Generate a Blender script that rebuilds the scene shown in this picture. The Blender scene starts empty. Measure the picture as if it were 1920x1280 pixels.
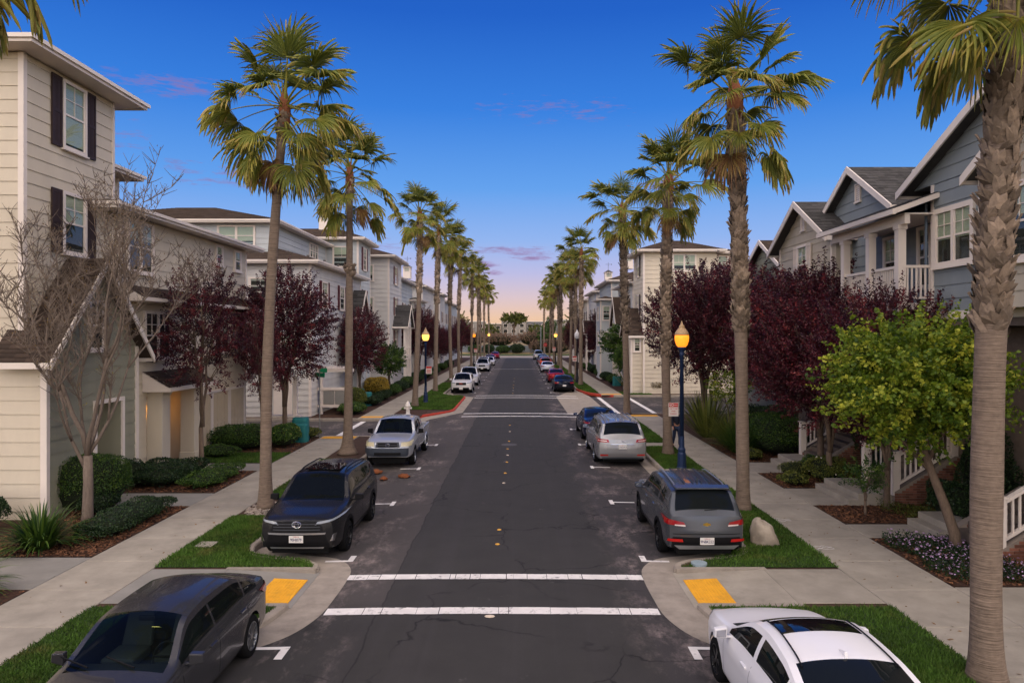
import bpy, math, random
import numpy as np
from mathutils import Vector, Matrix
R = math.radians
S = bpy.context.scene
COL = S.collection
# ------------------------------------------------------------------ camera
CAMX, CAMZ, F = 0.47, 5.1, 1331.0
cam = bpy.data.cameras.new('camera'); cam.sensor_width = 36; cam.lens = 36 * F / 1920
cam.shift_x = -12 / 1920; cam.shift_y = -14 / 1920
cam.clip_start = 0.1; cam.clip_end = 6000
co = bpy.data.objects.new('camera', cam); COL.objects.link(co)
co.location = (CAMX, 0, CAMZ); co.rotation_euler = (R(90), 0, 0); S.camera = co
# ------------------------------------------------------------------ sky, sun, exposure
SUN_EL, SUN_AZ = 33, 179          # after-glow: broad and soft, from behind the camera
w = bpy.data.worlds.new('World'); S.world = w; w.use_nodes = True
nt = w.node_tree; N = nt.nodes; L = nt.links; N.clear()
def s2l(c):
    return tuple(((v / 255) / 12.92 if v / 255 <= 0.04045 else ((v / 255 + 0.055) / 1.055) ** 2.4) for v in c)
def wn(t, **k):
    n = N.new(t)
    for a, b in k.items(): setattr(n, a, b)
    return n
out = wn('ShaderNodeOutputWorld')
tc = wn('ShaderNodeTexCoord')
nrm = wn('ShaderNodeVectorMath', operation='NORMALIZE'); L.new(tc.outputs['Generated'], nrm.inputs[0])
sep = wn('ShaderNodeSeparateXYZ'); L.new(nrm.outputs[0], sep.inputs[0])
ramp = wn('ShaderNodeValToRGB'); L.new(sep.outputs['Z'], ramp.inputs[0])
cr = ramp.color_ramp; cr.interpolation = 'EASE'
cr.interpolation = 'LINEAR'
stops = [(0.0, (232, 186, 150)), (0.022, (240, 200, 170)), (0.05, (220, 196, 204)), (0.085, (186, 186, 230)), (0.13, (142, 178, 240)),
         (0.2, (92, 158, 238)), (0.3, (42, 124, 224)), (0.41, (10, 92, 200)), (0.6, (4, 74, 178)), (1.0, (2, 62, 154))]
while len(cr.elements) < len(stops): cr.elements.new(0.5)
for e, (p, c) in zip(cr.elements, stops):
    e.position = p; e.color = (*s2l(c), 1)
sky = wn('ShaderNodeTexSky'); sky.sky_type = 'NISHITA'; sky.sun_disc = False
sky.sun_elevation = R(SUN_EL); sky.sun_rotation = R(SUN_AZ); sky.air_density = 1.5; sky.dust_density = 2.0
bgN = wn('ShaderNodeBackground'); bgN.inputs['Strength'].default_value = 0.05; L.new(sky.outputs[0], bgN.inputs[0])
# thin dusk clouds: patches of noise in the low sky, pink below and mauve above
dv = wn('ShaderNodeMath', operation='MAXIMUM'); dv.inputs[1].default_value = 0.03; L.new(sep.outputs['Z'], dv.inputs[0])
mapn = wn('ShaderNodeMapping'); mapn.inputs['Scale'].default_value = (9.0, 9.0, 52.0); mapn.inputs['Location'].default_value = (3.1, 0, 0.4)
L.new(nrm.outputs[0], mapn.inputs[0])
cn = wn('ShaderNodeTexNoise'); cn.inputs['Scale'].default_value = 3.2; cn.inputs['Detail'].default_value = 10; cn.inputs['Roughness'].default_value = 0.7
L.new(mapn.outputs[0], cn.inputs['Vector'])
def gauss_patch(x, z, sx, sz):
    a = wn('ShaderNodeMath', operation='SUBTRACT'); L.new(sep.outputs['X'], a.inputs[0]); a.inputs[1].default_value = x
    a2 = wn('ShaderNodeMath', operation='DIVIDE'); L.new(a.outputs[0], a2.inputs[0]); a2.inputs[1].default_value = sx
    b = wn('ShaderNodeMath', operation='SUBTRACT'); L.new(sep.outputs['Z'], b.inputs[0]); b.inputs[1].default_value = z
    b2 = wn('ShaderNodeMath', operation='DIVIDE'); L.new(b.outputs[0], b2.inputs[0]); b2.inputs[1].default_value = sz
    p = wn('ShaderNodeMath', operation='MULTIPLY'); L.new(a2.outputs[0], p.inputs[0]); L.new(a2.outputs[0], p.inputs[1])
    q = wn('ShaderNodeMath', operation='MULTIPLY_ADD'); L.new(b2.outputs[0], q.inputs[0]); L.new(b2.outputs[0], q.inputs[1]); L.new(p.outputs[0], q.inputs[2])
    e = wn('ShaderNodeMath', operation='MULTIPLY'); L.new(q.outputs[0], e.inputs[0]); e.inputs[1].default_value = -1
    x_ = wn('ShaderNodeMath', operation='EXPONENT'); L.new(e.outputs[0], x_.inputs[0])
    return x_
acc = None
for (x, z, sx, sz, amp) in [(0.0, 0.116, 0.075, 0.010, 1.0), (0.02, 0.106, 0.05, 0.006, 1.0), (-0.05, 0.098, 0.035, 0.007, 1.0), (-0.035, 0.086, 0.022, 0.005, 1.0),
                            (-0.42, 0.30, 0.09, 0.02, 0.85), (0.05, 0.30, 0.16, 0.03, 0.72), (-0.36, 0.20, 0.16, 0.03, 0.72),
                            (0.19, 0.20, 0.05, 0.015, 0.85), (-0.22, 0.12, 0.12, 0.025, 0.75), (0.06, 0.085, 0.025, 0.004, 0.7), (-0.5, 0.24, 0.1, 0.04, 0.7)]:
    g = gauss_patch(x, z, sx, sz)
    m = wn('ShaderNodeMath', operation='MULTIPLY'); L.new(g.outputs[0], m.inputs[0]); m.inputs[1].default_value = amp
    if acc is None: acc = m
    else:
        s_ = wn('ShaderNodeMath', operation='MAXIMUM'); L.new(acc.outputs[0], s_.inputs[0]); L.new(m.outputs[0], s_.inputs[1]); acc = s_
thr = wn('ShaderNodeMath', operation='MULTIPLY_ADD'); L.new(acc.outputs[0], thr.inputs[0]); thr.inputs[1].default_value = 0.47; L.new(cn.outputs['Fac'], thr.inputs[2])
cmask = wn('ShaderNodeMapRange'); L.new(thr.outputs[0], cmask.inputs['Value'])
cmask.inputs['From Min'].default_value = 0.80; cmask.inputs['From Max'].default_value = 1.02; cmask.inputs['To Max'].default_value = 0.85
ccol = wn('ShaderNodeMix', data_type='RGBA'); L.new(cn.outputs['Fac'], ccol.inputs['Factor'])
ccol.inputs[6].default_value = (*s2l((186, 124, 172)), 1); ccol.inputs[7].default_value = (*s2l((104, 100, 158)), 1)
mixc = wn('ShaderNodeMix', data_type='RGBA'); L.new(cmask.outputs[0], mixc.inputs['Factor']); L.new(ramp.outputs[0], mixc.inputs[6]); L.new(ccol.outputs[2], mixc.inputs[7])
bgR = wn('ShaderNodeBackground'); bgR.inputs['Strength'].default_value = 0.93; L.new(mixc.outputs[2], bgR.inputs[0])
mixb = wn('ShaderNodeMixShader'); mixb.inputs[0].default_value = 0.88; L.new(bgN.outputs[0], mixb.inputs[1]); L.new(bgR.outputs[0], mixb.inputs[2])
L.new(mixb.outputs[0], out.inputs[0])
sl = bpy.data.lights.new('sun', 'SUN'); sl.energy = 5.0; sl.angle = R(150); sl.color = (1.0, 0.85, 0.66)
sl.cycles.use_multiple_importance_sampling = False
so = bpy.data.objects.new('sun', sl); COL.objects.link(so)
d = Vector((math.sin(R(SUN_AZ)) * math.cos(R(SUN_EL)), math.cos(R(SUN_AZ)) * math.cos(R(SUN_EL)), math.sin(R(SUN_EL))))
so.rotation_euler = d.to_track_quat('Z', 'Y').to_euler(); so.location = d * 60
S.view_settings.view_transform = 'Standard'; S.view_settings.look = 'None'
S.view_settings.exposure = 0.22; S.view_settings.gamma = 1.0; S.view_settings.use_curve_mapping = False
S.cycles.use_denoising = True; S.cycles.max_bounces = 6; S.cycles.transparent_max_bounces = 12
S.cycles.diffuse_bounces = 3; S.cycles.glossy_bounces = 3; S.cycles.caustics_reflective = False; S.cycles.caustics_refractive = False
# ------------------------------------------------------------------ materials
MATS = {}
def M(name, rgb, rough=0.75, var=0.12, scale=3.0, bump=0.0, bscale=40.0, spec=0.3, metal=0.0, tint=0.0, obj_rand=0.0, coat=0.0,
      emit=None, estr=0.0, stretch=None, sub=0.0, rgb2=None, trans=0.0):
    if name in MATS: return MATS[name]
    m = bpy.data.materials.new(name); m.use_nodes = True; t = m.node_tree; n = t.nodes; l = t.links
    b = n['Principled BSDF']; c = s2l(rgb)
    b.inputs['Roughness'].default_value = rough; b.inputs['Metallic'].default_value = metal
    b.inputs['Specular IOR Level'].default_value = spec; b.inputs['Coat Weight'].default_value = coat; b.inputs['Coat Roughness'].default_value = 0.0
    geo = n.new('ShaderNodeNewGeometry'); vec = geo.outputs['Position']
    if stretch:
        mp = n.new('ShaderNodeMapping'); mp.inputs['Scale'].default_value = stretch; l.new(vec, mp.inputs[0]); vec = mp.outputs[0]
    cur = None
    base = n.new('ShaderNodeRGB'); base.outputs[0].default_value = (*c, 1); cur = base.outputs[0]
    def mul(fac_out, lo, hi):
        nonlocal cur
        mr = n.new('ShaderNodeMapRange'); mr.inputs['To Min'].default_value = lo; mr.inputs['To Max'].default_value = hi; l.new(fac_out, mr.inputs['Value'])
        vm = n.new('ShaderNodeVectorMath'); vm.operation = 'SCALE'; l.new(cur, vm.inputs[0]); l.new(mr.outputs[0], vm.inputs['Scale']); cur = vm.outputs[0]
    if rgb2 is not None:
        nz = n.new('ShaderNodeTexNoise'); nz.inputs['Scale'].default_value = scale * 0.7; nz.inputs['Detail'].default_value = 5; l.new(vec, nz.inputs['Vector'])
        mr = n.new('ShaderNodeMapRange'); mr.inputs['From Min'].default_value = 0.38; mr.inputs['From Max'].default_value = 0.62; l.new(nz.outputs['Fac'], mr.inputs['Value'])
        mx = n.new('ShaderNodeMix'); mx.data_type = 'RGBA'; l.new(mr.outputs[0], mx.inputs['Factor']); l.new(cur, mx.inputs[6]); mx.inputs[7].default_value = (*s2l(rgb2), 1); cur = mx.outputs[2]
    if var > 0:
        nz = n.new('ShaderNodeTexNoise'); nz.inputs['Scale'].default_value = scale; nz.inputs['Detail'].default_value = 6; nz.inputs['Roughness'].default_value = 0.65
        l.new(vec, nz.inputs['Vector']); mr0 = n.new('ShaderNodeMapRange'); mr0.inputs['From Min'].default_value = 0.28; mr0.inputs['From Max'].default_value = 0.72
        l.new(nz.outputs['Fac'], mr0.inputs['Value']); mul(mr0.outputs[0], 1 - var, 1 + var)
    if tint > 0:
        at = n.new('ShaderNodeAttribute'); at.attribute_name = 'tint'; mul(at.outputs['Fac'], 1 - tint, 1 + tint)
    if obj_rand > 0:
        oi = n.new('ShaderNodeObjectInfo'); mul(oi.outputs['Random'], 1 - obj_rand, 1 + obj_rand)
    l.new(cur, b.inputs['Base Color'])
    if bump > 0:
        nb = n.new('ShaderNodeTexNoise'); nb.inputs['Scale'].default_value = bscale; nb.inputs['Detail'].default_value = 5; l.new(vec, nb.inputs['Vector'])
        bp = n.new('ShaderNodeBump'); bp.inputs['Strength'].default_value = bump; bp.inputs['Distance'].default_value = 0.02; l.new(nb.outputs['Fac'], bp.inputs['Height'])
        l.new(bp.outputs[0], b.inputs['Normal'])
    if emit:
        b.inputs['Emission Color'].default_value = (*s2l(emit), 1); b.inputs['Emission Strength'].default_value = estr
    if trans > 0:   # thin leaves let some light through
        tr = n.new('ShaderNodeBsdfTranslucent'); l.new(cur, tr.inputs[0]); mx = n.new('ShaderNodeMixShader'); mx.inputs[0].default_value = trans
        l.new(b.outputs[0], mx.inputs[1]); l.new(tr.outputs[0], mx.inputs[2]); l.new(mx.outputs[0], n['Material Output'].inputs[0])
    MATS[name] = m; return m
def glass_mat(name, tint, alpha, rough=0.02, f0=.04):
    m = bpy.data.materials.new(name); m.use_nodes = True; t = m.node_tree; n = t.nodes; l = t.links; n.clear()
    o = n.new('ShaderNodeOutputMaterial'); tr = n.new('ShaderNodeBsdfTransparent'); tr.inputs[0].default_value = (*s2l(tint), 1)
    pb = n.new('ShaderNodeBsdfPrincipled'); pb.inputs['Base Color'].default_value = (0.012, 0.015, 0.016, 1); pb.inputs['Roughness'].default_value = rough
    pb.inputs['Specular IOR Level'].default_value = 0.0
    gl = n.new('ShaderNodeBsdfGlossy'); gl.inputs['Roughness'].default_value = rough
    lw = n.new('ShaderNodeLayerWeight'); lw.inputs['Blend'].default_value = .5; pw = n.new('ShaderNodeMath'); pw.operation = 'POWER'; pw.inputs[1].default_value = 4.5; l.new(lw.outputs['Facing'], pw.inputs[0]); fr = n.new('ShaderNodeMath'); fr.operation = 'MULTIPLY_ADD'; fr.inputs[1].default_value = .92; fr.inputs[2].default_value = f0; l.new(pw.outputs[0], fr.inputs[0])
    mx = n.new('ShaderNodeMixShader'); mx.inputs[0].default_value = alpha; l.new(tr.outputs[0], mx.inputs[1]); l.new(pb.outputs[0], mx.inputs[2])
    m2 = n.new('ShaderNodeMixShader'); l.new(fr.outputs[0], m2.inputs[0]); l.new(mx.outputs[0], m2.inputs[1]); l.new(gl.outputs[0], m2.inputs[2])
    l.new(m2.outputs[0], o.inputs[0]); MATS[name] = m; return m
# ------------------------------------------------------------------ mesh helpers
OFF = {}
def off_of(o):
    return OFF.get(o.name, Vector((0, 0, 0))) if o is not None else Vector((0, 0, 0))
def thing(name, label=None, cat=None, loc=(0, 0, 0), rz=0.0, group=None, local=False):
    o = bpy.data.objects.new(name, None); COL.objects.link(o); o.location = loc; o.rotation_euler = (0, 0, rz); o.empty_display_size = 0.3
    if not local: OFF[o.name] = Vector(loc)
    tag(o, label, cat, group); return o
def tag(o, label=None, cat=None, group=None, kind=None):
    if label: o['label'] = label
    if cat: o['category'] = cat
    if group: o['group'] = group
    if kind: o['kind'] = kind
    return o
def link(name, me, mat=None, parent=None):
    o = bpy.data.objects.new(name, me); COL.objects.link(o)
    if mat is not None and len(me.materials) == 0: me.materials.append(mat)
    if parent is not None:
        o.parent = parent; OFF[o.name] = off_of(parent)
    return o
def np_mesh(name, V, Fc, mat=None, tint=None, smooth=False):
    """V (n,3), Fc (m,k) all faces of k corners"""
    V = np.asarray(V, dtype=np.float32); Fc = np.asarray(Fc, dtype=np.int32); k = Fc.shape[1]; m = Fc.shape[0]
    me = bpy.data.meshes.new(name); me.vertices.add(len(V)); me.vertices.foreach_set('co', V.ravel())
    me.loops.add(m * k); me.loops.foreach_set('vertex_index', Fc.ravel()); me.polygons.add(m)
    me.polygons.foreach_set('loop_start', np.arange(0, m * k, k, dtype=np.int32)); me.polygons.foreach_set('loop_total', np.full(m, k, dtype=np.int32))
    if smooth: me.polygons.foreach_set('use_smooth', np.ones(m, dtype=bool))
    if tint is not None:
        a = me.attributes.new('tint', 'FLOAT', 'FACE'); a.data.foreach_set('value', np.asarray(tint, dtype=np.float32))
    me.update(calc_edges=True)
    if mat is not None: me.materials.append(mat)
    return me
class MB:
    def __init__(s): s.v = []; s.f = []; s.t = []
    def add(s, vs, fs, tint=0.5):
        b = len(s.v); s.v += [tuple(p) for p in vs]; s.f += [tuple(b + i for i in f) for f in fs]; s.t += [tint] * len(fs); return s
    def box(s, x0, x1, y0, y1, z0, z1, tint=0.5):
        return s.add([(x0, y0, z0), (x1, y0, z0), (x1, y1, z0), (x0, y1, z0), (x0, y0, z1), (x1, y0, z1), (x1, y1, z1), (x0, y1, z1)],
                     [(0, 3, 2, 1), (4, 5, 6, 7), (0, 1, 5, 4), (1, 2, 6, 5), (2, 3, 7, 6), (3, 0, 4, 7)], tint)
    def quad(s, a, b, c, d, tint=0.5): return s.add([a, b, c, d], [(0, 1, 2, 3)], tint)
    def prism(s, poly, z0, z1):
        """poly (x,y) counter-clockwise, extruded in z"""
        n = len(poly)
        return s.add([(p[0], p[1], z0) for p in poly] + [(p[0], p[1], z1) for p in poly],
                     [tuple(range(n - 1, -1, -1)), tuple(range(n, 2 * n))] + [(i, (i + 1) % n, n + (i + 1) % n, n + i) for i in range(n)])
    def extr(s, pts, vec):
        n = len(pts); v = Vector(vec); a = [Vector(p) for p in pts]
        return s.add([tuple(p) for p in a] + [tuple(p + v) for p in a],
                     [tuple(range(n - 1, -1, -1)), tuple(range(n, 2 * n))] + [(i, (i + 1) % n, n + (i + 1) % n, n + i) for i in range(n)])
    def tube(s, pts, rad, n=8, caps=True):
        pts = [Vector(p) for p in pts]; k = len(pts); vs = []; fs = []
        if not hasattr(rad, '__len__'): rad = [rad] * k
        up = Vector((0, 0, 1)); prev = None
        for i, p in enumerate(pts):
            t = (pts[min(i + 1, k - 1)] - pts[max(i - 1, 0)])
            t = t.normalized() if t.length > 1e-9 else Vector((0, 0, 1))
            if prev is None:
                a = t.cross(Vector((1, 0, 0)) if abs(t.x) < 0.9 else Vector((0, 1, 0))).normalized()
            else:
                a = (prev - t * prev.dot(t)); a = a.normalized() if a.length > 1e-6 else t.orthogonal().normalized()
            prev = a; b = t.cross(a)
            for j in range(n):
                an = 2 * math.pi * j / n; vs.append(tuple(p + (a * math.cos(an) + b * math.sin(an)) * rad[i]))
        for i in range(k - 1):
            for j in range(n): fs.append((i * n + j, i * n + (j + 1) % n, (i + 1) * n + (j + 1) % n, (i + 1) * n + j))
        if caps: fs.append(tuple(range(n - 1, -1, -1))); fs.append(tuple((k - 1) * n + j for j in range(n)))
        return s.add(vs, fs)
    def lathe(s, prof, n=16, c=(0, 0, 0)):
        vs = []; fs = []
        for (r, z) in prof:
            for j in range(n):
                a = 2 * math.pi * j / n; vs.append((c[0] + r * math.cos(a), c[1] + r * math.sin(a), c[2] + z))
        k = len(prof)
        for i in range(k - 1):
            for j in range(n): fs.append((i * n + j, i * n + (j + 1) % n, (i + 1) * n + (j + 1) % n, (i + 1) * n + j))
        fs.append(tuple(range(n - 1, -1, -1))); fs.append(tuple((k - 1) * n + j for j in range(n)))
        return s.add(vs, fs)
    def mesh(s, name, mat=None, off=(0, 0, 0), smooth=False):
        me = bpy.data.meshes.new(name); ox, oy, oz = off
        me.from_pydata([(x - ox, y - oy, z - oz) for (x, y, z) in s.v], [], s.f)
        if any(t != 0.5 for t in s.t):
            a = me.attributes.new('tint', 'FLOAT', 'FACE'); a.data.foreach_set('value', s.t)
        else:
            a = me.attributes.new('tint', 'FLOAT', 'FACE'); a.data.foreach_set('value', [0.5] * len(s.f))
        if smooth: me.polygons.foreach_set('use_smooth', [True] * len(me.polygons))
        me.update()
        if mat is not None: me.materials.append(mat)
        return me
    def build(s, name, mat, parent=None, smooth=False):
        return link(name, s.mesh(name, mat, off_of(parent), smooth), None, parent)
def struct(name, mb, mat, smooth=False):
    o = mb.build(name, mat, None, smooth) if isinstance(mb, MB) else link(name, mb, mat)
    o['kind'] = 'structure'; return o
def bevel(o, w=0.01, seg=2):
    m = o.modifiers.new('bevel', 'BEVEL'); m.width = w; m.segments = seg; m.limit_method = 'ANGLE'; m.angle_limit = R(40); return o
def text_mesh(name, body, size, mat, parent, mtx, depth=0.002, bold=0.0, sx=1.0):
    cu = bpy.data.curves.new(name, 'FONT'); cu.body = body; cu.size = size; cu.extrude = depth; cu.align_x = 'CENTER'; cu.align_y = 'CENTER'; cu.offset = bold
    cu.resolution_u = 2
    to = bpy.data.objects.new('tmp', cu); COL.objects.link(to)
    dg = bpy.context.evaluated_depsgraph_get(); me = bpy.data.meshes.new_from_object(to.evaluated_get(dg)); me.name = name
    bpy.data.objects.remove(to); bpy.data.curves.remove(cu)
    me.transform(Matrix.Diagonal((sx, 1, 1, 1))); me.transform(mtx); me.materials.clear(); me.materials.append(mat)
    return link(name, me, None, parent)
# common palette
concrete = M('concrete', (152, 144, 131), 0.9, 0.2, 1.3, 0.12, 60, obj_rand=0.05)
concrete_new = M('concrete_path', (132, 128, 121), 0.9, 0.12, 2.0, 0.1, 60, obj_rand=0.04)
kerb_m = M('kerb_concrete', (150, 140, 128), 0.9, 0.2, 2.5, 0.15, 50)
white_trim = M('white_trim', (224, 212, 200), 0.6, 0.04, 2, 0.02)
paint_white = M('road_paint', (222, 217, 212), 0.75, 0.12, 3, 0.1, 80)
def worn(m, rgb, scale, lo, hi, amt):
    n = m.node_tree.nodes; l = m.node_tree.links; b = n['Principled BSDF']; cur = b.inputs['Base Color'].links[0].from_socket; g = n.new('ShaderNodeNewGeometry'); q = n.new('ShaderNodeTexNoise'); q.inputs['Scale'].default_value = scale; q.inputs['Detail'].default_value = 8; q.inputs['Roughness'].default_value = .72; l.new(g.outputs['Position'], q.inputs['Vector'])
    r = n.new('ShaderNodeMapRange'); r.inputs['From Min'].default_value = lo; r.inputs['From Max'].default_value = hi; r.inputs['To Max'].default_value = amt; l.new(q.outputs['Fac'], r.inputs['Value']); x = n.new('ShaderNodeMix'); x.data_type = 'RGBA'; l.new(r.outputs[0], x.inputs['Factor']); l.new(cur, x.inputs[6]); x.inputs[7].default_value = (*s2l(rgb), 1); l.new(x.outputs[2], b.inputs['Base Color'])
worn(paint_white, (74, 70, 68), 5.0, .56, .68, .85)
worn(concrete, (104, 98, 88), 1.1, .54, .76, .45); worn(kerb_m, (92, 84, 74), 1.6, .5, .75, .5)
soil = M('soil', (70, 52, 40), 0.95, 0.3, 4, 0.4, 30)
mulch_m = M('mulch', (74, 50, 36), 0.95, 0.35, 12, 0.6, 35, rgb2=(56, 38, 28))
grass_base = M('turf', (44, 64, 24), 0.95, 0.25, 5, 0.3, 60)
grass_blade = M('grass_blade', (72, 102, 34), 0.7, 0.3, 1.6, tint=0.6, trans=0.3)
worn(grass_blade, (124, 116, 62), 1.3, .52, .72, .65)
win_glass = glass_mat('window_glass', (246, 250, 247), 0.05, 0.0)
blind_m = M('blind', (208, 210, 188), 0.8, 0.06, 2)
room_m = M('dim_room', (52, 52, 48), 0.9, 0.3, 1.2)
shutter_dark = M('dark_shutter', (56, 42, 38), 0.6, 0.2, 6, 0.1, 60)
rng = random.Random(7)
NR = np.random.RandomState(11)
# ================================================================== the ground
def zr(x): return 0.085 * (1 - min(1.0, (x / 5.7) ** 2))
def asphalt_mat():
    m = M('asphalt', (57, 55, 53), 0.85, 0.10, 1.2, 0.25, 160, spec=0.25)
    t = m.node_tree; n = t.nodes; l = t.links; b = n['Principled BSDF']; cur = b.inputs['Base Color'].links[0].from_socket
    geo = n.new('ShaderNodeNewGeometry'); sx = n.new('ShaderNodeSeparateXYZ'); l.new(geo.outputs['Position'], sx.inputs[0])
    def nz(scale, detail, st=(1, 1, 1), loc=(0, 0, 0)):
        mp = n.new('ShaderNodeMapping'); mp.inputs['Scale'].default_value = st; mp.inputs['Location'].default_value = loc; l.new(geo.outputs['Position'], mp.inputs[0])
        q = n.new('ShaderNodeTexNoise'); q.inputs['Scale'].default_value = scale; q.inputs['Detail'].default_value = detail; q.inputs['Roughness'].default_value = 0.7; l.new(mp.outputs[0], q.inputs['Vector']); return q.outputs['Fac']
    def mr(v, a, b_, lo=0, hi=1):
        q = n.new('ShaderNodeMapRange'); q.inputs['From Min'].default_value = a; q.inputs['From Max'].default_value = b_; q.inputs['To Min'].default_value = lo; q.inputs['To Max'].default_value = hi; l.new(v, q.inputs['Value']); return q.outputs[0]
    def ma(op, a, b_):
        q = n.new('ShaderNodeMath'); q.operation = op
        for i, v in enumerate((a, b_)):
            if isinstance(v, (int, float)): q.inputs[i].default_value = v
            else: l.new(v, q.inputs[i])
        return q.outputs[0]
    def blend(fac, rgb):
        nonlocal cur
        q = n.new('ShaderNodeMix'); q.data_type = 'RGBA'; l.new(fac, q.inputs['Factor']); l.new(cur, q.inputs[6]); q.inputs[7].default_value = (*s2l(rgb), 1); cur = q.outputs[2]
    # older, paler surface in the parking lanes (left of a resurfacing seam)
    wob = ma('MULTIPLY_ADD', nz(0.8, 3), 0.25); n_ = wob.node; n_.inputs[2].default_value = 0
    left = mr(ma('ADD', sx.outputs['X'], wob), -1.90, -1.96)
    yb = mr(sx.outputs['Y'], 12.5, 13.5)
    blend(ma('MULTIPLY', ma('MULTIPLY', left, yb), 0.6), (84, 78, 75))
    right = mr(sx.outputs['X'], 2.55, 2.75)
    blend(ma('MULTIPLY', right, 0.25), (76, 70, 72))
    lanes = ma('MAXIMUM', mr(sx.outputs['X'], -2.1, -2.6), mr(sx.outputs['X'], 2.2, 2.9))
    scuff = ma('MULTIPLY', mr(nz(0.9, 7, (1, 0.45, 1)), 0.49, 0.63), mr(nz(7, 5, (1, 0.6, 1)), 0.38, 0.62))
    blend(ma('MULTIPLY', ma('MULTIPLY', scuff, lanes), 0.8), (140, 126, 122))
    blend(ma('MULTIPLY', mr(nz(1.7, 8, (1, 0.7, 1), (4, 9, 0)), 0.66, 0.74), 0.35), (150, 142, 140))
    trk = mr(nz(0.5, 4, (3.0, 0.05, 1), (2, 0, 0)), 0.5, 0.75)
    blend(ma('MULTIPLY', trk, 0.35), (70, 66, 68))
    vr = n.new('ShaderNodeTexVoronoi'); vr.feature = 'DISTANCE_TO_EDGE'; vr.inputs['Scale'].default_value = .33; wv = n.new('ShaderNodeVectorMath'); wv.operation = 'ADD'; l.new(geo.outputs['Position'], wv.inputs[0]); nq = n.new('ShaderNodeTexNoise'); nq.inputs['Scale'].default_value = 1.1; nq.inputs['Detail'].default_value = 6; l.new(geo.outputs['Position'], nq.inputs['Vector']); l.new(nq.outputs['Color'], wv.inputs[1]); l.new(wv.outputs[0], vr.inputs['Vector'])
    crack = ma('MULTIPLY', mr(vr.outputs['Distance'], .010, .002), mr(nz(.35, 3, (1, 1, 1), (7, 3, 0)), .46, .56)); blend(ma('MULTIPLY', crack, .75), (24, 23, 23))
    oil = ma('MULTIPLY', mr(nz(1.3, 5, (1, .8, 1), (11, 5, 0)), .60, .72), lanes); blend(ma('MULTIPLY', oil, .6), (26, 25, 25))
    seam = mr(ma('ABSOLUTE', ma('ADD', ma('ADD', sx.outputs['X'], wob), 1.93), 0), .022, .008); blend(ma('MULTIPLY', seam, .6), (30, 29, 29))
    fine = nz(220, 2); q = n.new('ShaderNodeVectorMath'); q.operation = 'SCALE'; l.new(cur, q.inputs[0]); l.new(mr(fine, 0.3, 0.7, 0.82, 1.18), q.inputs['Scale']); cur = q.outputs[0]
    l.new(cur, b.inputs['Base Color'])
    return m
asphalt = asphalt_mat()
mb = MB(); mb.box(-2500, 2500, -600, 5000, -1.2, -0.35)
struct('ground', mb, M('far_ground', (96, 96, 66), 0.95, 0.2, 0.05))
xs = [-5.75 + i * 11.5 / 28 for i in range(29)]; ys = [-14 + 4 * i for i in range(42)]
mb = MB(); vs = [(x, y, zr(x)) for y in ys for x in xs]
mb.add(vs, [(j * 29 + i, j * 29 + i + 1, (j + 1) * 29 + i + 1, (j + 1) * 29 + i) for j in range(41) for i in range(28)])
road = struct('road', mb, asphalt)
mb = MB(); mb.quad((-90, 34.6, -0.004), (-5.6, 34.6, -0.004), (-5.6, 41.6, -0.004), (-90, 41.6, -0.004)); struct('side_alley_road', mb, asphalt)
mb = MB(); mb.quad((5.6, 44.4, -0.004), (90, 44.4, -0.004), (90, 57.5, -0.004), (5.6, 57.5, -0.004)); struct('side_street_road', mb, asphalt)
mb = MB(); mb.quad((-300, 149.9, -0.004), (300, 149.9, -0.004), (300, 163, -0.004), (-300, 163, -0.004)); struct('cross_road', mb, M('pale_road', (140, 132, 124), 0.9, 0.1, 0.6))
# ---- kerb paths (|x|, y)
def smooth_path(p, sub=5):
    out = []
    for i in range(len(p) - 1):
        p0, p1, p2, p3 = (np.array(p[max(i - 1, 0)]), np.array(p[i]), np.array(p[i + 1]), np.array(p[min(i + 2, len(p) - 1)]))
        if np.linalg.norm(p2 - p1) > 6: n = 1
        else: n = sub
        m1 = (p2 - p0) / 2; m2 = (p3 - p1) / 2; d = np.linalg.norm(p2 - p1)
        for m_ in (m1, m2):
            k = np.linalg.norm(m_)
            if k > d: m_ *= d / k
        for j in range(n):
            t = j / n
            out.append(tuple((2 * t ** 3 - 3 * t ** 2 + 1) * p1 + (t ** 3 - 2 * t ** 2 + t) * m1 + (-2 * t ** 3 + 3 * t ** 2) * p2 + (t ** 3 - t ** 2) * m2))
    out.append(tuple(p[-1])); return out
A0 = smooth_path([(5.7, -12), (5.7, 9.6), (5.62, 10.5), (5.2, 11.2), (4.45, 11.65), (3.95, 12.25), (3.76, 13.05)])
A1L = smooth_path([(3.76, 15.0), (3.86, 15.35), (4.25, 15.65), (5.0, 15.85), (5.5, 16.15), (5.7, 16.8), (5.7, 32.2), (5.75, 33.2), (6.15, 34.2), (7.1, 34.6), (9, 34.6), (90, 34.6)])
A1R = smooth_path([(3.76, 15.0), (3.86, 15.35), (4.25, 15.65), (5.0, 15.85), (5.5, 16.15), (5.7, 16.8), (5.7, 41.5), (5.8, 42.9), (6.4, 44.0), (7.4, 44.4), (10, 44.4), (90, 44.4)])
BL = smooth_path([(90, 41.6), (8.4, 41.6), (7.0, 41.7), (6.0, 42.3), (5.2, 43.6), (4.4, 45.0), (3.85, 46.1), (3.72, 47.2), (3.7, 55.6), (3.85, 56.6), (4.5, 57.4), (5.4, 58.0), (5.7, 59.0), (5.7, 147.5), (6.4, 149.3), (8, 149.9), (90, 149.9)])
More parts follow.
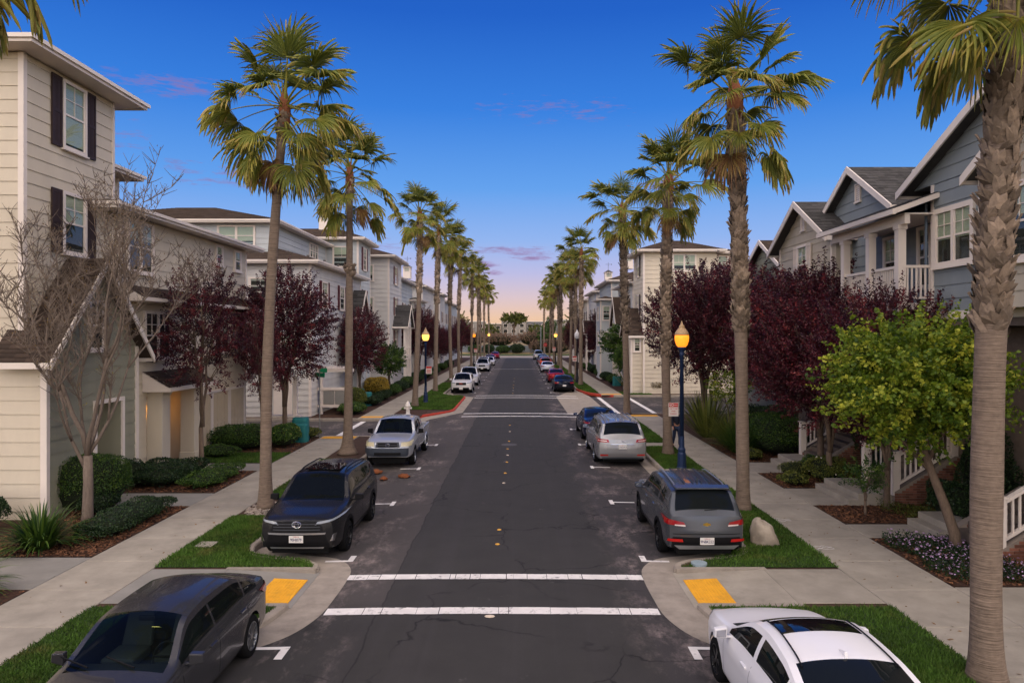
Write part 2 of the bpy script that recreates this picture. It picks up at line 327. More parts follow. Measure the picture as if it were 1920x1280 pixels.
BR = smooth_path([(90, 57.5), (9.5, 57.5), (8.2, 57.6), (7.2, 58.3), (6.3, 60.4), (5.8, 63.0), (5.7, 66.0), (5.7, 147.5), (6.4, 149.3), (8, 149.9), (90, 149.9)])
def offset_path(p, d):
    out = []
    for i in range(len(p)):
        a = np.array(p[max(i - 1, 0)]); b = np.array(p[min(i + 1, len(p) - 1)]); t = b - a; t = t / (np.linalg.norm(t) + 1e-9)
        n = np.array((t[1], -t[0])); out.append(tuple(np.array(p[i]) + n * d))
    return out
def kerb(side, path, name, mat, z1=0.155):
    q = offset_path(path, 0.15); mb = MB(); n = len(path)
    # rounded kerb profile: road edge, face, nosing, top, back
    rows = []
    for a, b in zip(path, q):
        a = np.array(a); b = np.array(b); e = a + (b - a) * 0.18
        rows.append([(a[0] - (b[0] - a[0]) * 0.12, a[1] - (b[1] - a[1]) * 0.12, -0.05), (a[0], a[1], z1 - 0.03), (e[0], e[1], z1), (b[0], b[1], z1), (b[0], b[1], 0.0)])
    vs = [(side * p[0], p[1], p[2]) for r in rows for p in r]
    fs = [(i * 5 + k, i * 5 + k + 1, (i + 1) * 5 + k + 1, (i + 1) * 5 + k) for i in range(n - 1) for k in range(4)]
    if side < 0: fs = [f[::-1] for f in fs]
    mb.add(vs, fs); mb.add([vs[k] for k in range(5)], [tuple(range(5))]); mb.add([vs[(n - 1) * 5 + k] for k in range(5)], [tuple(range(5))])
    return struct(name, mb, mat)
def base_block(side, paths, name, y_first=None):
    """raised block behind the kerb; several paths are joined across ramps at |x| = 5.6"""
    pts = []
    for i, p in enumerate(paths):
        q = offset_path(p, 0.08)
        if i > 0: pts += [(5.6, paths[i - 1][-1][1] - 0.02), (5.6, q[0][1] + 0.02)]
        pts += q
    pts = [p for p in pts if p[0] < 89.9]
    pts += [(90, pts[-1][1]), (90, pts[0][1])]
    poly = [(side * p[0], p[1]) for p in pts]
    if side < 0: poly = poly[::-1]
    mb = MB(); mb.prism(poly, -0.34, 0.13); return struct(name, mb, soil)
red_kerb = M('red_kerb_paint', (176, 62, 44), 0.7, 0.25, 4, 0.1, 50)
for s_ in (-1, 1):
    A1 = A1L if s_ < 0 else A1R; B = BL if s_ < 0 else BR
    base_block(s_, [A0, A1], 'verge_ground'); base_block(s_, [B], 'verge_ground')
    kerb(s_, A0, 'kerb', kerb_m); kerb(s_, A1, 'kerb', kerb_m)
    if s_ < 0: rr = [i for i, p in enumerate(B) if 41.65 < p[1] < 57.2 and p[0] < 8]
    else: rr = [i for i, p in enumerate(B) if 57.55 < p[1] < 65 and p[0] < 9]
    i0, i1 = rr[0], rr[-1]
    kerb(s_, B[:i0 + 1], 'kerb', kerb_m); kerb(s_, B[i0:i1 + 1], 'painted_kerb', red_kerb); kerb(s_, B[i1:], 'kerb', kerb_m)
# ---- gutters
def resample(p, n):
    p = np.array(p); d = np.r_[0, np.cumsum(np.linalg.norm(np.diff(p, axis=0), axis=1))]; t = np.linspace(0, d[-1], n)
    return np.c_[np.interp(t, d, p[:, 0]), np.interp(t, d, p[:, 1])]
def gutter(side, kp, lp, n=40, name='gutter'):
    a = resample(kp, n); b = resample(lp, n); mb = MB(); vs = []
    for i in range(n):
        for k in range(4):
            q = a[i] + (b[i] - a[i]) * k / 3; vs.append((side * q[0], q[1], zr(q[0]) + 0.006))
    fs = [(i * 4 + k, i * 4 + k + 1, (i + 1) * 4 + k + 1, (i + 1) * 4 + k) for i in range(n - 1) for k in range(3)]
    if side > 0: fs = [f[::-1] for f in fs]
    mb.add(vs, fs); return struct(name, mb, kerb_m)
K1 = [(5.7, 9.4)] + [p for p in A0 if p[1] > 9.45] + [(3.76, 14.0)] + [p for p in A1L if p[1] < 17.2]
L1 = smooth_path([(5.25, 9.4), (5.2, 10.0), (4.75, 10.7), (4.0, 11.2), (3.4, 11.8), (3.1, 12.6), (3.04, 13.4), (3.04, 14.6), (3.15, 15.3), (3.6, 15.95), (4.5, 16.3), (5.1, 16.7), (5.25, 17.5)])
for s_ in (-1, 1):
    gutter(s_, [(5.7, -12), (5.7, 9.4)], [(5.25, -12), (5.25, 9.4)], 8); gutter(s_, K1, L1, 60)
gutter(-1, [(5.7, 17.2), (5.7, 33)], [(5.25, 17.5), (5.25, 33)], 8); gutter(1, [(5.7, 17.2), (5.7, 42)], [(5.25, 17.5), (5.25, 42)], 8)
gutter(-1, [(5.75, 33), (5.75, 42.6), (3.75, 46.2), (3.72, 56), (5.6, 58.6), (5.7, 62)], [(5.25, 33), (4.9, 42), (3.1, 45.5), (3.08, 56.5), (5.0, 59.2), (5.25, 62)], 50)
gutter(-1, [(5.7, 62), (5.7, 149)], [(5.25, 62), (5.25, 149)], 4)
gutter(1, [(5.75, 42), (6.3, 43.9), (6.3, 58), (5.75, 64)], [(5.0, 42), (3.6, 45), (3.5, 57), (5.2, 64)], 40)
gutter(1, [(5.7, 64), (5.7, 149)], [(5.25, 64), (5.25, 149)], 4)
# ---- pavements of single slabs
def slab_mesh(w_, l_, h=0.1):
    mb = MB(); b = 0.012
    mb.add([(-w_ / 2, -l_ / 2, -h), (w_ / 2, -l_ / 2, -h), (w_ / 2, l_ / 2, -h), (-w_ / 2, l_ / 2, -h), (-w_ / 2, -l_ / 2, -b), (w_ / 2, -l_ / 2, -b), (w_ / 2, l_ / 2, -b), (-w_ / 2, l_ / 2, -b),
            (-w_ / 2 + b, -l_ / 2 + b, 0), (w_ / 2 - b, -l_ / 2 + b, 0), (w_ / 2 - b, l_ / 2 - b, 0), (-w_ / 2 + b, l_ / 2 - b, 0)],
           [(0, 1, 5, 4), (1, 2, 6, 5), (2, 3, 7, 6), (3, 0, 4, 7), (4, 5, 9, 8), (5, 6, 10, 9), (6, 7, 11, 10), (7, 4, 8, 11), (8, 9, 10, 11)])
    return mb.mesh('slab', None)
SL = slab_mesh(1.735, 1.735); SL.materials.append(concrete)
joint_m = M('joint_dirt', (64, 56, 50), 0.95, 0.2, 6)
def pavement(side, y0, y1, detail_to=62):
    mb = MB(); xa, xb = sorted((side * 7.26, side * 8.99)); mb.box(xa, xb, y0, y1, 0.06, 0.139); p = struct('sidewalk', mb, joint_m)
    y = y0; rest = MB()
    while y < y1 - 0.5:
        l_ = min(1.75, y1 - y)
        if y < detail_to and l_ > 1.7:
            o = link('slab', SL, None, p); o.location = (side * 8.125, y + 0.875, 0.153 + rng.uniform(-0.003, 0.003))
        else: rest.box(xa, xb, y + 0.008, y + l_ - 0.008, 0.1, 0.153)
        y += 1.75
    if rest.v:
        o = rest.build('far_slabs', concrete, p); o['kind'] = 'stuff'
pavement(-1, 3.25, 34.5); pavement(-1, 41.75, 149); pavement(1, 3.25, 43.6); pavement(1, 57.7, 149)
def path_slab(side, x0, x1, y0, y1, z=0.15, n=1, mat=concrete_new):
    xa, xb = sorted((side * x0, side * x1)); mb = MB(); mb.box(xa, xb, y0, y1, 0.05, z - 0.015); p = struct('path', mb, joint_m)
    for i in range(n):
        a = xa + (xb - xa) * i / n; b = xa + (xb - xa) * (i + 1) / n
        o = link('slab', slab_mesh(b - a - 0.015, y1 - y0), concrete_new if mat is None else mat, p); o.location = ((a + b) / 2, (y0 + y1) / 2, z)
path_slab(-1, 9.0, 16.0, 13.8, 15.75, 0.15, 3); path_slab(-1, 9.0, 12.3, 20.5, 22.1, 0.15, 2); path_slab(-1, 9.0, 13.2, 25.8, 27.2, 0.15, 2)
path_slab(1, 9.0, 10.0, 20.6, 22.8, 0.15, 1, concrete); path_slab(1, 9.0, 10.6, 17.3, 18.5, 0.15, 1, concrete); path_slab(1, 9.0, 12.5, 12.0, 13.9, 0.15, 2, concrete); path_slab(1, 9.0, 10.2, 25.4, 27.4, 0.15, 1, concrete)
for s_ in (-1, 1):
    path_slab(s_, 5.62, 7.25, 13.08, 14.97, 0.152, 1, concrete_new if s_ < 0 else concrete)
    mb = MB(); xa, xb = s_ * 3.72, s_ * 5.62; za, zb = zr(3.72) + 0.012, 0.152
    v = [(xa, 13.06, za), (xb, 13.06, zb), (xb, 14.99, zb), (xa, 14.99, za)]
    mb.extr(v, (0, 0, -0.12)); rp = struct('kerb_ramp', mb, concrete_new if s_ < 0 else concrete)
    t = MB(); 
    def P(u, v_, h): x = 3.84 + 0.68 * u; return (s_ * x, 13.16 + 1.36 * v_, za + (zb - za) * (x - 3.72) / 1.9 + h)
    t.extr([P(0, 0, 0.012), P(1, 0, 0.012), P(1, 1, 0.012), P(0, 1, 0.012)], (0, 0, -0.02))
    for i in range(11):
        for j in range(22):
            u, v_ = (i + 0.5) / 11, (j + 0.5) / 22; a = 0.018; h = 0.02
            t.add([P(u - a / .68, v_ - a / 1.36, 0.012), P(u + a / .68, v_ - a / 1.36, 0.012), P(u + a / .68, v_ + a / 1.36, 0.012), P(u - a / .68, v_ + a / 1.36, 0.012),
                   P(u - a / 1.4, v_ - a / 2.8, h), P(u + a / 1.4, v_ - a / 2.8, h), P(u + a / 1.4, v_ + a / 2.8, h), P(u - a / 1.4, v_ + a / 2.8, h)],
                  [(0, 1, 5, 4), (1, 2, 6, 5), (2, 3, 7, 6), (3, 0, 4, 7), (4, 5, 6, 7)])
    t.build('tactile_panel', M('tactile_yellow', (222, 160, 40), 0.7, 0.1, 4), rp)
    # ramp flank kerbs
    for y in (12.98, 15.0):
        mb = MB(); xx = sorted((s_ * 3.8, s_ * 5.7)); mb.box(xx[0], xx[1], y - 0.06, y + 0.08, 0.0, 0.157); struct('ramp_flank_kerb', mb, kerb_m)
ty = M('tactile_yellow', (222, 160, 40)); worn(ty, (150, 112, 50), 3.0, .5, .75, .6)
for (x0, x1, y0, y1) in [(-8.9, -7.3, 33.6, 34.3), (-8.9, -7.3, 42.0, 42.7), (7.3, 8.9, 42.7, 43.4), (7.3, 8.9, 58.0, 58.7)]:
    mb = MB(); mb.box(x0, x1, y0, y1, 0.1, 0.162); struct('tactile_strip', mb, ty)
# ---- road markings
def mark(poly, name='parking_mark', z=0.006):
    mb = MB(); mb.add([(x, y, zr(x) + z) for x, y in poly], [tuple(range(len(poly)))]); return mb
def bar(y, x0, x1, wd, seg=0.42, name='crosswalk_line'):
    mb = MB(); x = x0; r = random.Random(int(y * 100))
    while x < x1 - 0.02:
        l_ = min(r.uniform(0.25, 1.9) * seg, x1 - x); e = x + l_ - r.uniform(0.003, 0.016); j = [r.uniform(-0.012, 0.012) for _ in range(4)]; n = 3
        for k in range(n):
            a = x + (e - x) * k / n; b = x + (e - x) * (k + 1) / n
            mb.add([(a, y - wd / 2 + j[0], zr(a) + .007), (b, y - wd / 2 + j[1], zr(b) + .007), (b, y + wd / 2 + j[2], zr(b) + .007), (a, y + wd / 2 + j[3], zr(a) + .007)], [(0, 1, 2, 3)])
        x += l_
    return mb.build(name, paint_white, road)
bar(12.88, -3.03, 3.03, 0.30); bar(14.69, -3.05, 3.05, 0.30)
for y in (43.3, 44.9): bar(y, -3.0, 4.6, 0.28, 0.9)
for y in (56.0, 57.9): bar(y, -3.0, 5.2, 0.28, 0.9)
for y in (101.5,): bar(y, -5.0, 5.0, 0.25, 1.2)
def tick(s_, y, kind):
    x = 3.2; mb = MB()
    if kind == 'L+':  r_ = [(x - 0.0, x + 0.62, y, y + 0.1), (x, x + 0.13, y + 0.1, y + 0.42)]
    elif kind == 'L-': r_ = [(x, x + 0.62, y - 0.1, y), (x, x + 0.13, y - 0.45, y - 0.1)]
    else: r_ = [(x + 0.12, x + 0.75, y - 0.05, y + 0.05), (x, x + 0.12, y - 0.26, y + 0.26)]
    for (a, b, c, d_) in r_:
        q = [(s_ * a, c), (s_ * b, c), (s_ * b, d_), (s_ * a, d_)]
        if s_ < 0: q = q[::-1]
        mb.add([(px, py, zr(px) + 0.007) for px, py in q], [(0, 1, 2, 3)])
    return mb.build('parking_mark', paint_white, road)
for s_ in (-1, 1):
    tick(s_, 11.45, 'L-'); tick(s_, 15.72, 'L+')
    for y in ((21.1, 26.6, 32.3) if s_ < 0 else (21.3, 26.9, 32.4, 37.6)): tick(s_, y, 'T')
    y = 61.0
    while y < 140:
        tick(s_, y, 'T'); y += 5.55
yel = M('yellow_reflector', (214, 160, 60), 0.5, 0.1, 5); wht = M('pale_reflector', (206, 190, 170), 0.5, 0.1, 5)
dot = MB(); dot.lathe([(0.055, 0), (0.05, 0.014), (0.03, 0.02)], 8)
for i, (x, y) in enumerate([(-0.04, 12.62), (-0.03, 16.95), (-0.02, 18.2), (-0.02, 23.9), (0.0, 25.6), (0.02, 27.8), (0.02, 29.4), (0, 31.0), (0.03, 33.2), (0.03, 36.5), (0, 39), (0, 60), (0, 63), (0, 66), (0, 70), (0, 75), (0, 80)]):
    o = link('lane_reflector', dot.mesh('lane_reflector', yel if i % 3 else wht), None, road); o.location = (x, y, zr(x)); 
    if i == 0: o.scale = (1.7, 1, 1)
mb = MB(); mb.lathe([(0.36, 0), (0.36, 0.008), (0.3, 0.01), (0.29, 0.006), (0.02, 0.008)], 24); o = mb.build('manhole_cover', M('cast_iron', (82, 78, 76), 0.7, 0.3, 14, 0.4, 50), road); o.location = (0.05, 32.2, 0.084)
# crosswalk lines across the side streets
def flat_bar(x0, x1, y0, y1):
    mb = MB(); n = 14
    for i in range(n):
        a = y0 + (y1 - y0) * i / n; b = y0 + (y1 - y0) * (i + 1) / n - 0.015; mb.quad((x0, a, 0.004), (x1, a, 0.004), (x1, b, 0.004), (x0, b, 0.004))
    o = mb.build('side_crossing_line', paint_white, road)
flat_bar(6.75, 7.05, 45.0, 57.2); flat_bar(9.1, 9.4, 45.0, 57.2); flat_bar(-8.7, -8.4, 34.9, 41.4); flat_bar(-6.9, -6.6, 34.9, 41.4)
# ---- lawns in the verge
def kx(path, y):
    p = [q for q in path if q[0] < 7.2]; p.sort(key=lambda q: q[1]); return float(np.interp(y, [q[1] for q in p], [q[0] for q in p]))
BLADES = []
def lawn(side, path, y0, y1, xin=7.27, n=24, dens=1500, h=0.05, holes=()):
    mb = MB(); ys_ = np.linspace(y0, y1, n); vs = []
    for y in ys_:
        a = kx(path, y) + 0.155
        vs += [(side * min(a, xin - 0.02), y, 0.15), (side * xin, y, 0.15)]
    fs = [(2 * i, 2 * i + 1, 2 * i + 3, 2 * i + 2) for i in range(n - 1)]
    if side < 0: fs = [f[::-1] for f in fs]
    mb.add(vs, fs); struct('lawn', mb, grass_base)
    area = sum((xin - kx(path, y) - 0.155) for y in ys_) / n * (y1 - y0); k = int(area * dens)
    y = NR.uniform(y0, y1, k); kk = np.interp(y, ys_, [kx(path, q) + 0.155 for q in ys_]); x = kk - .03 + (xin - kk + .05) * NR.rand(k)
    ok = np.ones(k, bool)
    for (hx, hy, hr) in holes: ok &= (x - hx) ** 2 + (y - hy) ** 2 > hr * hr
    x, y = x[ok] * side, y[ok]; k = len(x); an = NR.uniform(0, 6.283, k); hh = h * NR.uniform(0.6, 1.5, k); wd = 0.006 + 0.0004 * y
    # patches of longer and yellower grass
    pt = np.sin(x * 2.1 + y * 0.7) * np.sin(y * 1.3 - x * 1.7); hh *= 1 + 0.3 * pt
    ln = NR.uniform(0.2, 1.1, k) * hh; la = NR.uniform(0, 6.283, k); c, s = np.cos(an) * wd, np.sin(an) * wd; z = np.full(k, 0.148)
    V = np.stack([np.c_[x - c, y - s, z], np.c_[x + c, y + s, z], np.c_[x + np.cos(la) * ln, y + np.sin(la) * ln, z + hh]], 1).reshape(-1, 3)
    BLADES.append((V, np.clip(0.5 + 0.22 * pt + NR.normal(0, 0.22, k), 0, 1)))
lawn(-1, A0, 4, 12.9, dens=2600); lawn(-1, A1L, 15.08, 19.3, dens=2600); lawn(-1, A1L, 21.3, 28.0, dens=1200)
lawn(1, A0, 4, 12.9, dens=2600); lawn(1, A1R, 15.08, 31.2, dens=1900, holes=[(6.35, 16.9, 0.35)]); lawn(1, A1R, 32.4, 42.5, dens=900, h=0.06)
lawn(-1, BL, 46.5, 57, 7.2, dens=500, h=0.07); lawn(-1, BL, 57.4, 72, 7.2, dens=350, h=0.07); lawn(1, BR, 60, 76, 7.2, dens=350, h=0.07); lawn(1, BR, 78, 120, 7.2, dens=120, h=0.08); lawn(-1, BL, 76, 120, 7.2, dens=120, h=0.08)
def grass_patch(x0, x1, y0, y1, z, dens, h):
    mb = MB(); mb.quad((x0, y0, z), (x1, y0, z), (x1, y1, z), (x0, y1, z)); struct('lawn', mb, grass_base)
    k = int((x1 - x0) * (y1 - y0) * dens); x = NR.uniform(x0, x1, k); y = NR.uniform(y0, y1, k); an = NR.uniform(0, 6.28, k); hh = h * NR.uniform(.6, 1.5, k); c, s = np.cos(an) * .012, np.sin(an) * .012; zz = np.full(k, z)
    V = np.stack([np.c_[x - c, y - s, zz], np.c_[x + c, y + s, zz], np.c_[x + NR.normal(0, .03, k), y + NR.normal(0, .03, k), zz + hh]], 1).reshape(-1, 3); BLADES.append((V, np.clip(NR.normal(.5, .2, k), 0, 1)))
grass_patch(-13.0, -9.02, 27.3, 29.6, 0.148, 900, 0.06); grass_patch(9.02, 11.5, 58, 61, 0.148, 300, 0.07)
grass_patch(-60, 60, 163.5, 176, 0.12, 4, 0.2)
V = np.concatenate([b[0] for b in BLADES]); T = np.concatenate([b[1] for b in BLADES])
o = link('grass', np_mesh('grass', V, np.arange(len(V)).reshape(-1, 3), grass_blade, T)); tag(o, 'short green grass blades covering the verge lawns', 'grass', kind='stuff')
# ---- planting beds
for (x0, x1, y0, y1) in [(-13.5, -9.02, 3, 13.75), (-16, -9.02, 15.8, 20.45), (-13.0, -9.02, 22.15, 25.75), (-13.0, -9.02, 29.65, 34.2), (-13.0, -9.02, 42.2, 149),
                         (9.02, 12.5, 3, 11.95), (9.02, 12.6, 13.95, 17.25), (9.02, 12.6, 18.55, 20.55), (9.02, 12.6, 22.85, 25.35), (9.02, 12.6, 27.45, 43.8), (9.02, 11.5, 61.1, 149)]:
    mb = MB(); mb.quad((x0, y0, 0.147), (x1, y0, 0.147), (x1, y1, 0.147), (x0, y1, 0.147)); struct('planting_bed', mb, mulch_m)
def chips(x0, x1, y0, y1, k):
    c = np.c_[NR.uniform(x0, x1, k), NR.uniform(y0, y1, k), 0.15 + NR.rand(k) * 0.02]; a = NR.uniform(0, 6.28, k); l_ = NR.uniform(.02, .05, k); w_ = NR.uniform(.008, .02, k); ti = NR.normal(0, .012, (k, 4))
    u = np.c_[np.cos(a), np.sin(a), np.zeros(k)]; v = np.c_[-np.sin(a), np.cos(a), np.zeros(k)]
    Q = np.stack([c - u * l_[:, None] - v * w_[:, None], c + u * l_[:, None] - v * w_[:, None], c + u * l_[:, None] + v * w_[:, None], c - u * l_[:, None] + v * w_[:, None]], 1); Q[:, :, 2] += ti
    return Q.reshape(-1, 3)
Q = np.concatenate([chips(-12.2, -9.03, 15.8, 20.4, 6500), chips(-13, -9.03, 6, 13.7, 1500), chips(9.03, 12, 10, 11.9, 800), chips(9.03, 12.3, 14, 17.2, 3500), chips(9.03, 12.3, 18.6, 20.5, 3000), chips(9.03, 12.3, 22.9, 25.3, 2500), chips(9.03, 11.5, 27.5, 32, 2500), chips(-13, -9.03, 22.2, 25.7, 2500), chips(-13, -9.03, 29.7, 34, 2000)])
o = link('mulch_chips', np_mesh('mulch_chips', Q, np.arange(len(Q)).reshape(-1, 4), M('bark_chip', (104, 70, 48), 0.9, 0.2, 4, tint=0.6), NR.rand(len(Q) // 4))); tag(o, 'brown bark mulch chips spread over the planting beds', 'mulch', kind='stuff')
# river stones under the left palm
def stone_cloud(cx, cy, rx, ry, k, name, label):
    vs = []; fs = []; base = []
    ico = [(0, 0, 1), (.9, 0, .1), (.3, .85, .1), (-.7, .5, .1), (-.7, -.5, .1), (.3, -.85, .1)]; fi = [(0, 1, 2), (0, 2, 3), (0, 3, 4), (0, 4, 5), (0, 5, 1)]; t = []
    for i in range(k):
        a = rng.uniform(0, 6.28); r = math.sqrt(rng.random()); x = cx + math.cos(a) * r * rx; y = cy + math.sin(a) * r * ry; s = rng.uniform(.03, .075); q = rng.uniform(0, 6.28); b = len(vs)
        for (px, py, pz) in ico: vs.append((x + s * (px * math.cos(q) - py * math.sin(q)), y + s * (px * math.sin(q) + py * math.cos(q)), 0.145 + s * pz * .7))
        tt = rng.random()
        for f in fi: fs.append([b + j for j in f]); t.append(tt)
    o = link(name, np_mesh(name, vs, fs, M('river_stone', (142, 130, 118), 0.8, 0.1, 3, tint=0.4), t, True)); tag(o, label, 'stones', kind='stuff')
stone_cloud(-6.5, 20.2, 0.72, 1.0, 420, 'river_stones', 'grey and tan river stones around the foot of the near left palm')
# scattered fallen leaves on pavement and road
k = 260; x = np.where(NR.rand(k) < .7, NR.uniform(7.3, 9, k), NR.uniform(-9, -7.3, k)); y = 8 + 26 * NR.rand(k) ** 1.4; c = np.c_[x, y, np.full(k, .16)]; a = NR.uniform(0, 6.28, k); l_ = NR.uniform(.015, .045, k)[:, None]
u = np.c_[np.cos(a), np.sin(a), NR.normal(0, .3, k)]; v = np.c_[-np.sin(a), np.cos(a), NR.normal(0, .3, k)]
Q = np.stack([c - u * l_, c - v * l_ * .5, c + u * l_, c + v * l_ * .5], 1).reshape(-1, 3)
o = link('fallen_leaves', np_mesh('fallen_leaves', Q, np.arange(4 * k).reshape(-1, 4), M('dry_leaf', (116, 84, 48), 0.9, 0.2, 4, tint=0.5), NR.rand(k))); tag(o, 'dry brown leaves scattered on the sidewalks', 'leaves', kind='stuff')
# ================================================================== plant makers
def ramp_mat(name, stops, rough=0.6, trans=0.3, spec=0.3, var=0.15, obj_rand=0.0):
    m = M(name, (128, 128, 128), rough, 0, spec=spec, trans=trans); t = m.node_tree; n = t.nodes; l = t.links
    at = n.new('ShaderNodeAttribute'); at.attribute_name = 'tint'; r = n.new('ShaderNodeValToRGB'); l.new(at.outputs['Fac'], r.inputs[0])
    while len(r.color_ramp.elements) < len(stops): r.color_ramp.elements.new(.5)
    for e, (p, c) in zip(r.color_ramp.elements, stops): e.position = p; e.color = (*s2l(c), 1)
    cur = r.outputs[0]
    oi = n.new('ShaderNodeObjectInfo'); mr = n.new('ShaderNodeMapRange'); mr.inputs['To Min'].default_value = 1 - var; mr.inputs['To Max'].default_value = 1 + var; l.new(oi.outputs['Random'], mr.inputs['Value'])
    sc = n.new('ShaderNodeVectorMath'); sc.operation = 'SCALE'; l.new(cur, sc.inputs[0]); l.new(mr.outputs[0], sc.inputs['Scale'])
    for q in n:
        if q.type == 'BSDF_PRINCIPLED': l.new(sc.outputs[0], q.inputs['Base Color'])
        if q.type == 'BSDF_TRANSLUCENT': l.new(sc.outputs[0], q.inputs[0])
    return m
palm_leaf = ramp_mat('palm_leaf', [(0, (62, 80, 30)), (.35, (122, 130, 52)), (.6, (164, 154, 68)), (.8, (176, 148, 88)), (1, (140, 104, 70))], .5, .32, .35)
trunk_m = M('palm_trunk', (122, 106, 92), 0.92, 0.28, 5, 0.0, 18, stretch=(1.2, 1.2, 9))
def trunk_rings(m):
    n = m.node_tree.nodes; l = m.node_tree.links; b = n['Principled BSDF']; g = n.new('ShaderNodeNewGeometry')
    def nz(st, sc, d=4):
        mp = n.new('ShaderNodeMapping'); mp.inputs['Scale'].default_value = st; l.new(g.outputs['Position'], mp.inputs[0]); q = n.new('ShaderNodeTexNoise'); q.inputs['Scale'].default_value = sc; q.inputs['Detail'].default_value = d; l.new(mp.outputs[0], q.inputs['Vector']); return q.outputs['Fac']
    a = nz((.5, .5, 14), 3.0); c = nz((9, 9, 5), 1.6, 6); ad = n.new('ShaderNodeMath'); ad.operation = 'MULTIPLY_ADD'; l.new(c, ad.inputs[0]); ad.inputs[1].default_value = .5; l.new(a, ad.inputs[2])
    mr = n.new('ShaderNodeMapRange'); mr.inputs['From Min'].default_value = .55; mr.inputs['From Max'].default_value = .95; mr.inputs['To Min'].default_value = .74; mr.inputs['To Max'].default_value = 1.12; l.new(ad.outputs[0], mr.inputs['Value'])
    cur = b.inputs['Base Color'].links[0].from_socket; v = n.new('ShaderNodeVectorMath'); v.operation = 'SCALE'; l.new(cur, v.inputs[0]); l.new(mr.outputs[0], v.inputs['Scale']); l.new(v.outputs[0], b.inputs['Base Color'])
    bp = n.new('ShaderNodeBump'); bp.inputs['Strength'].default_value = .8; bp.inputs['Distance'].default_value = .03; l.new(ad.outputs[0], bp.inputs['Height']); l.new(bp.outputs[0], b.inputs['Normal'])
trunk_rings(trunk_m)
boot_m = M('palm_boot', (124, 108, 92), 0.88, 0.35, 9, 0.5, 30, obj_rand=0.45, tint=0.5)
bark_m = M('tree_bark', (104, 88, 74), 0.9, 0.3, 14, 0.5, 30, stretch=(2, 2, .5))
def make_frond(elev, seed, dead=False):
    r = random.Random(seed); mb_v = []; fc = []; ti = []
    e = R(elev); lp = r.uniform(0.95, 1.4); nst = 6; p = np.zeros(3); d = np.array([0, math.cos(e), math.sin(e)]); pts = [p.copy()]
    for i in range(nst):
        d = d + np.array([0, 0, -0.045 - (0.02 if elev < 20 else 0)]); d /= np.linalg.norm(d); p = p + d * lp / nst; pts.append(p.copy())
    # petiole: flat tapered strip with thickness
    side = np.array([1.0, 0, 0])
    for i in range(nst):
        a, b = pts[i], pts[i + 1]; wa, wb = 0.035 - 0.018 * i / nst, 0.035 - 0.018 * (i + 1) / nst; up = np.cross(side, b - a); up /= np.linalg.norm(up); k = len(mb_v)
        for (q, w_) in ((a, wa), (b, wb)): mb_v += [q - side * w_, q + up * w_ * .7, q + side * w_, q - up * w_ * .5]
        for j in range(4): fc.append((k + j, k + (j + 1) % 4, k + 4 + (j + 1) % 4, k + 4 + j)); ti.append(0.78 if dead else 0.5)
    f = d; s = side; n_ = np.cross(s, f); n_ /= np.linalg.norm(n_); Rr = r.uniform(0.85, 1.1); NS = 42; span = r.uniform(1.5, 1.95); dth = 2 * span / NS
    fr = [0.05, 0.2, 0.36, 0.5, 0.64, 0.78, 0.9, 1.0]; twist = r.uniform(-.35, .35); fold = r.uniform(0.25, 0.6)
    for i in range(NS):
        th = -span + (i + .5) * dth + r.uniform(-.02, .02); ln = Rr * (1 - .22 * (abs(th) / span) ** 2) * r.uniform(.72, 1.12)
        dr = f * math.cos(th) + s * math.sin(th) + n_ * (fold * abs(math.sin(th)) * .5 + twist * math.sin(th)); dr /= np.linalg.norm(dr)
        sd = -f * math.sin(th) + s * math.cos(th); q = pts[-1].copy(); prev = 0; k0 = len(mb_v); lift = n_ * 0.02 * (1 if i % 2 else -1)
        drp = r.uniform(0.35, 1.7) * (.55 if elev > 45 else (.8 if elev > 15 else 1.15)) * (1.6 if dead else 1.0); wind = np.array([r.uniform(-.25, .35), 0, 0]); tip_t = r.uniform(.05, .3)
        for j, u in enumerate(fr):
            st = (u - prev) * ln; prev = u
            if u > .45: dr = dr + np.array([0, 0, -1]) * drp * st * 2.4 + wind * st; dr /= np.linalg.norm(dr)
            elif u > .2: dr = dr + np.array([0, 0, -1]) * 0.12 * st; dr /= np.linalg.norm(dr)
            q = q + dr * st
            w_ = (u * ln * math.tan(dth / 2) * 1.05) if u <= .5 else .5 * ln * math.tan(dth / 2) * 1.0 * max(.06, (1 - (u - .5) / .5) ** .9)
            mb_v += [q - sd * w_ - lift * (u < .95), q + lift * (u < .95), q + sd * w_ - lift * (u < .95)]
        base = (0.9 if dead else (0.22 if elev > 10 else 0.36)) + r.uniform(-.12, .12)
        for j in range(len(fr) - 1):
            a = k0 + 3 * j
            for c in (0, 1): fc.append((a + c, a + c + 1, a + 4 + c, a + 3 + c)); ti.append(min(1, max(0, base + (tip_t * 1.3 if fr[j] > .6 else 0) + (0.12 if j == 0 else 0))))
    return np_mesh('frond', np.array(mb_v), fc, palm_leaf, ti)
FR = {}
for el in (80, 66, 52, 38, 24, 10, -6, -22, -38, -55):
    FR[el] = [make_frond(el, el * 31 + k + 1000) for k in range(2 if el > -30 else 2)]
FR['dead'] = [make_frond(-72, 77 + k, True) for k in range(2)]
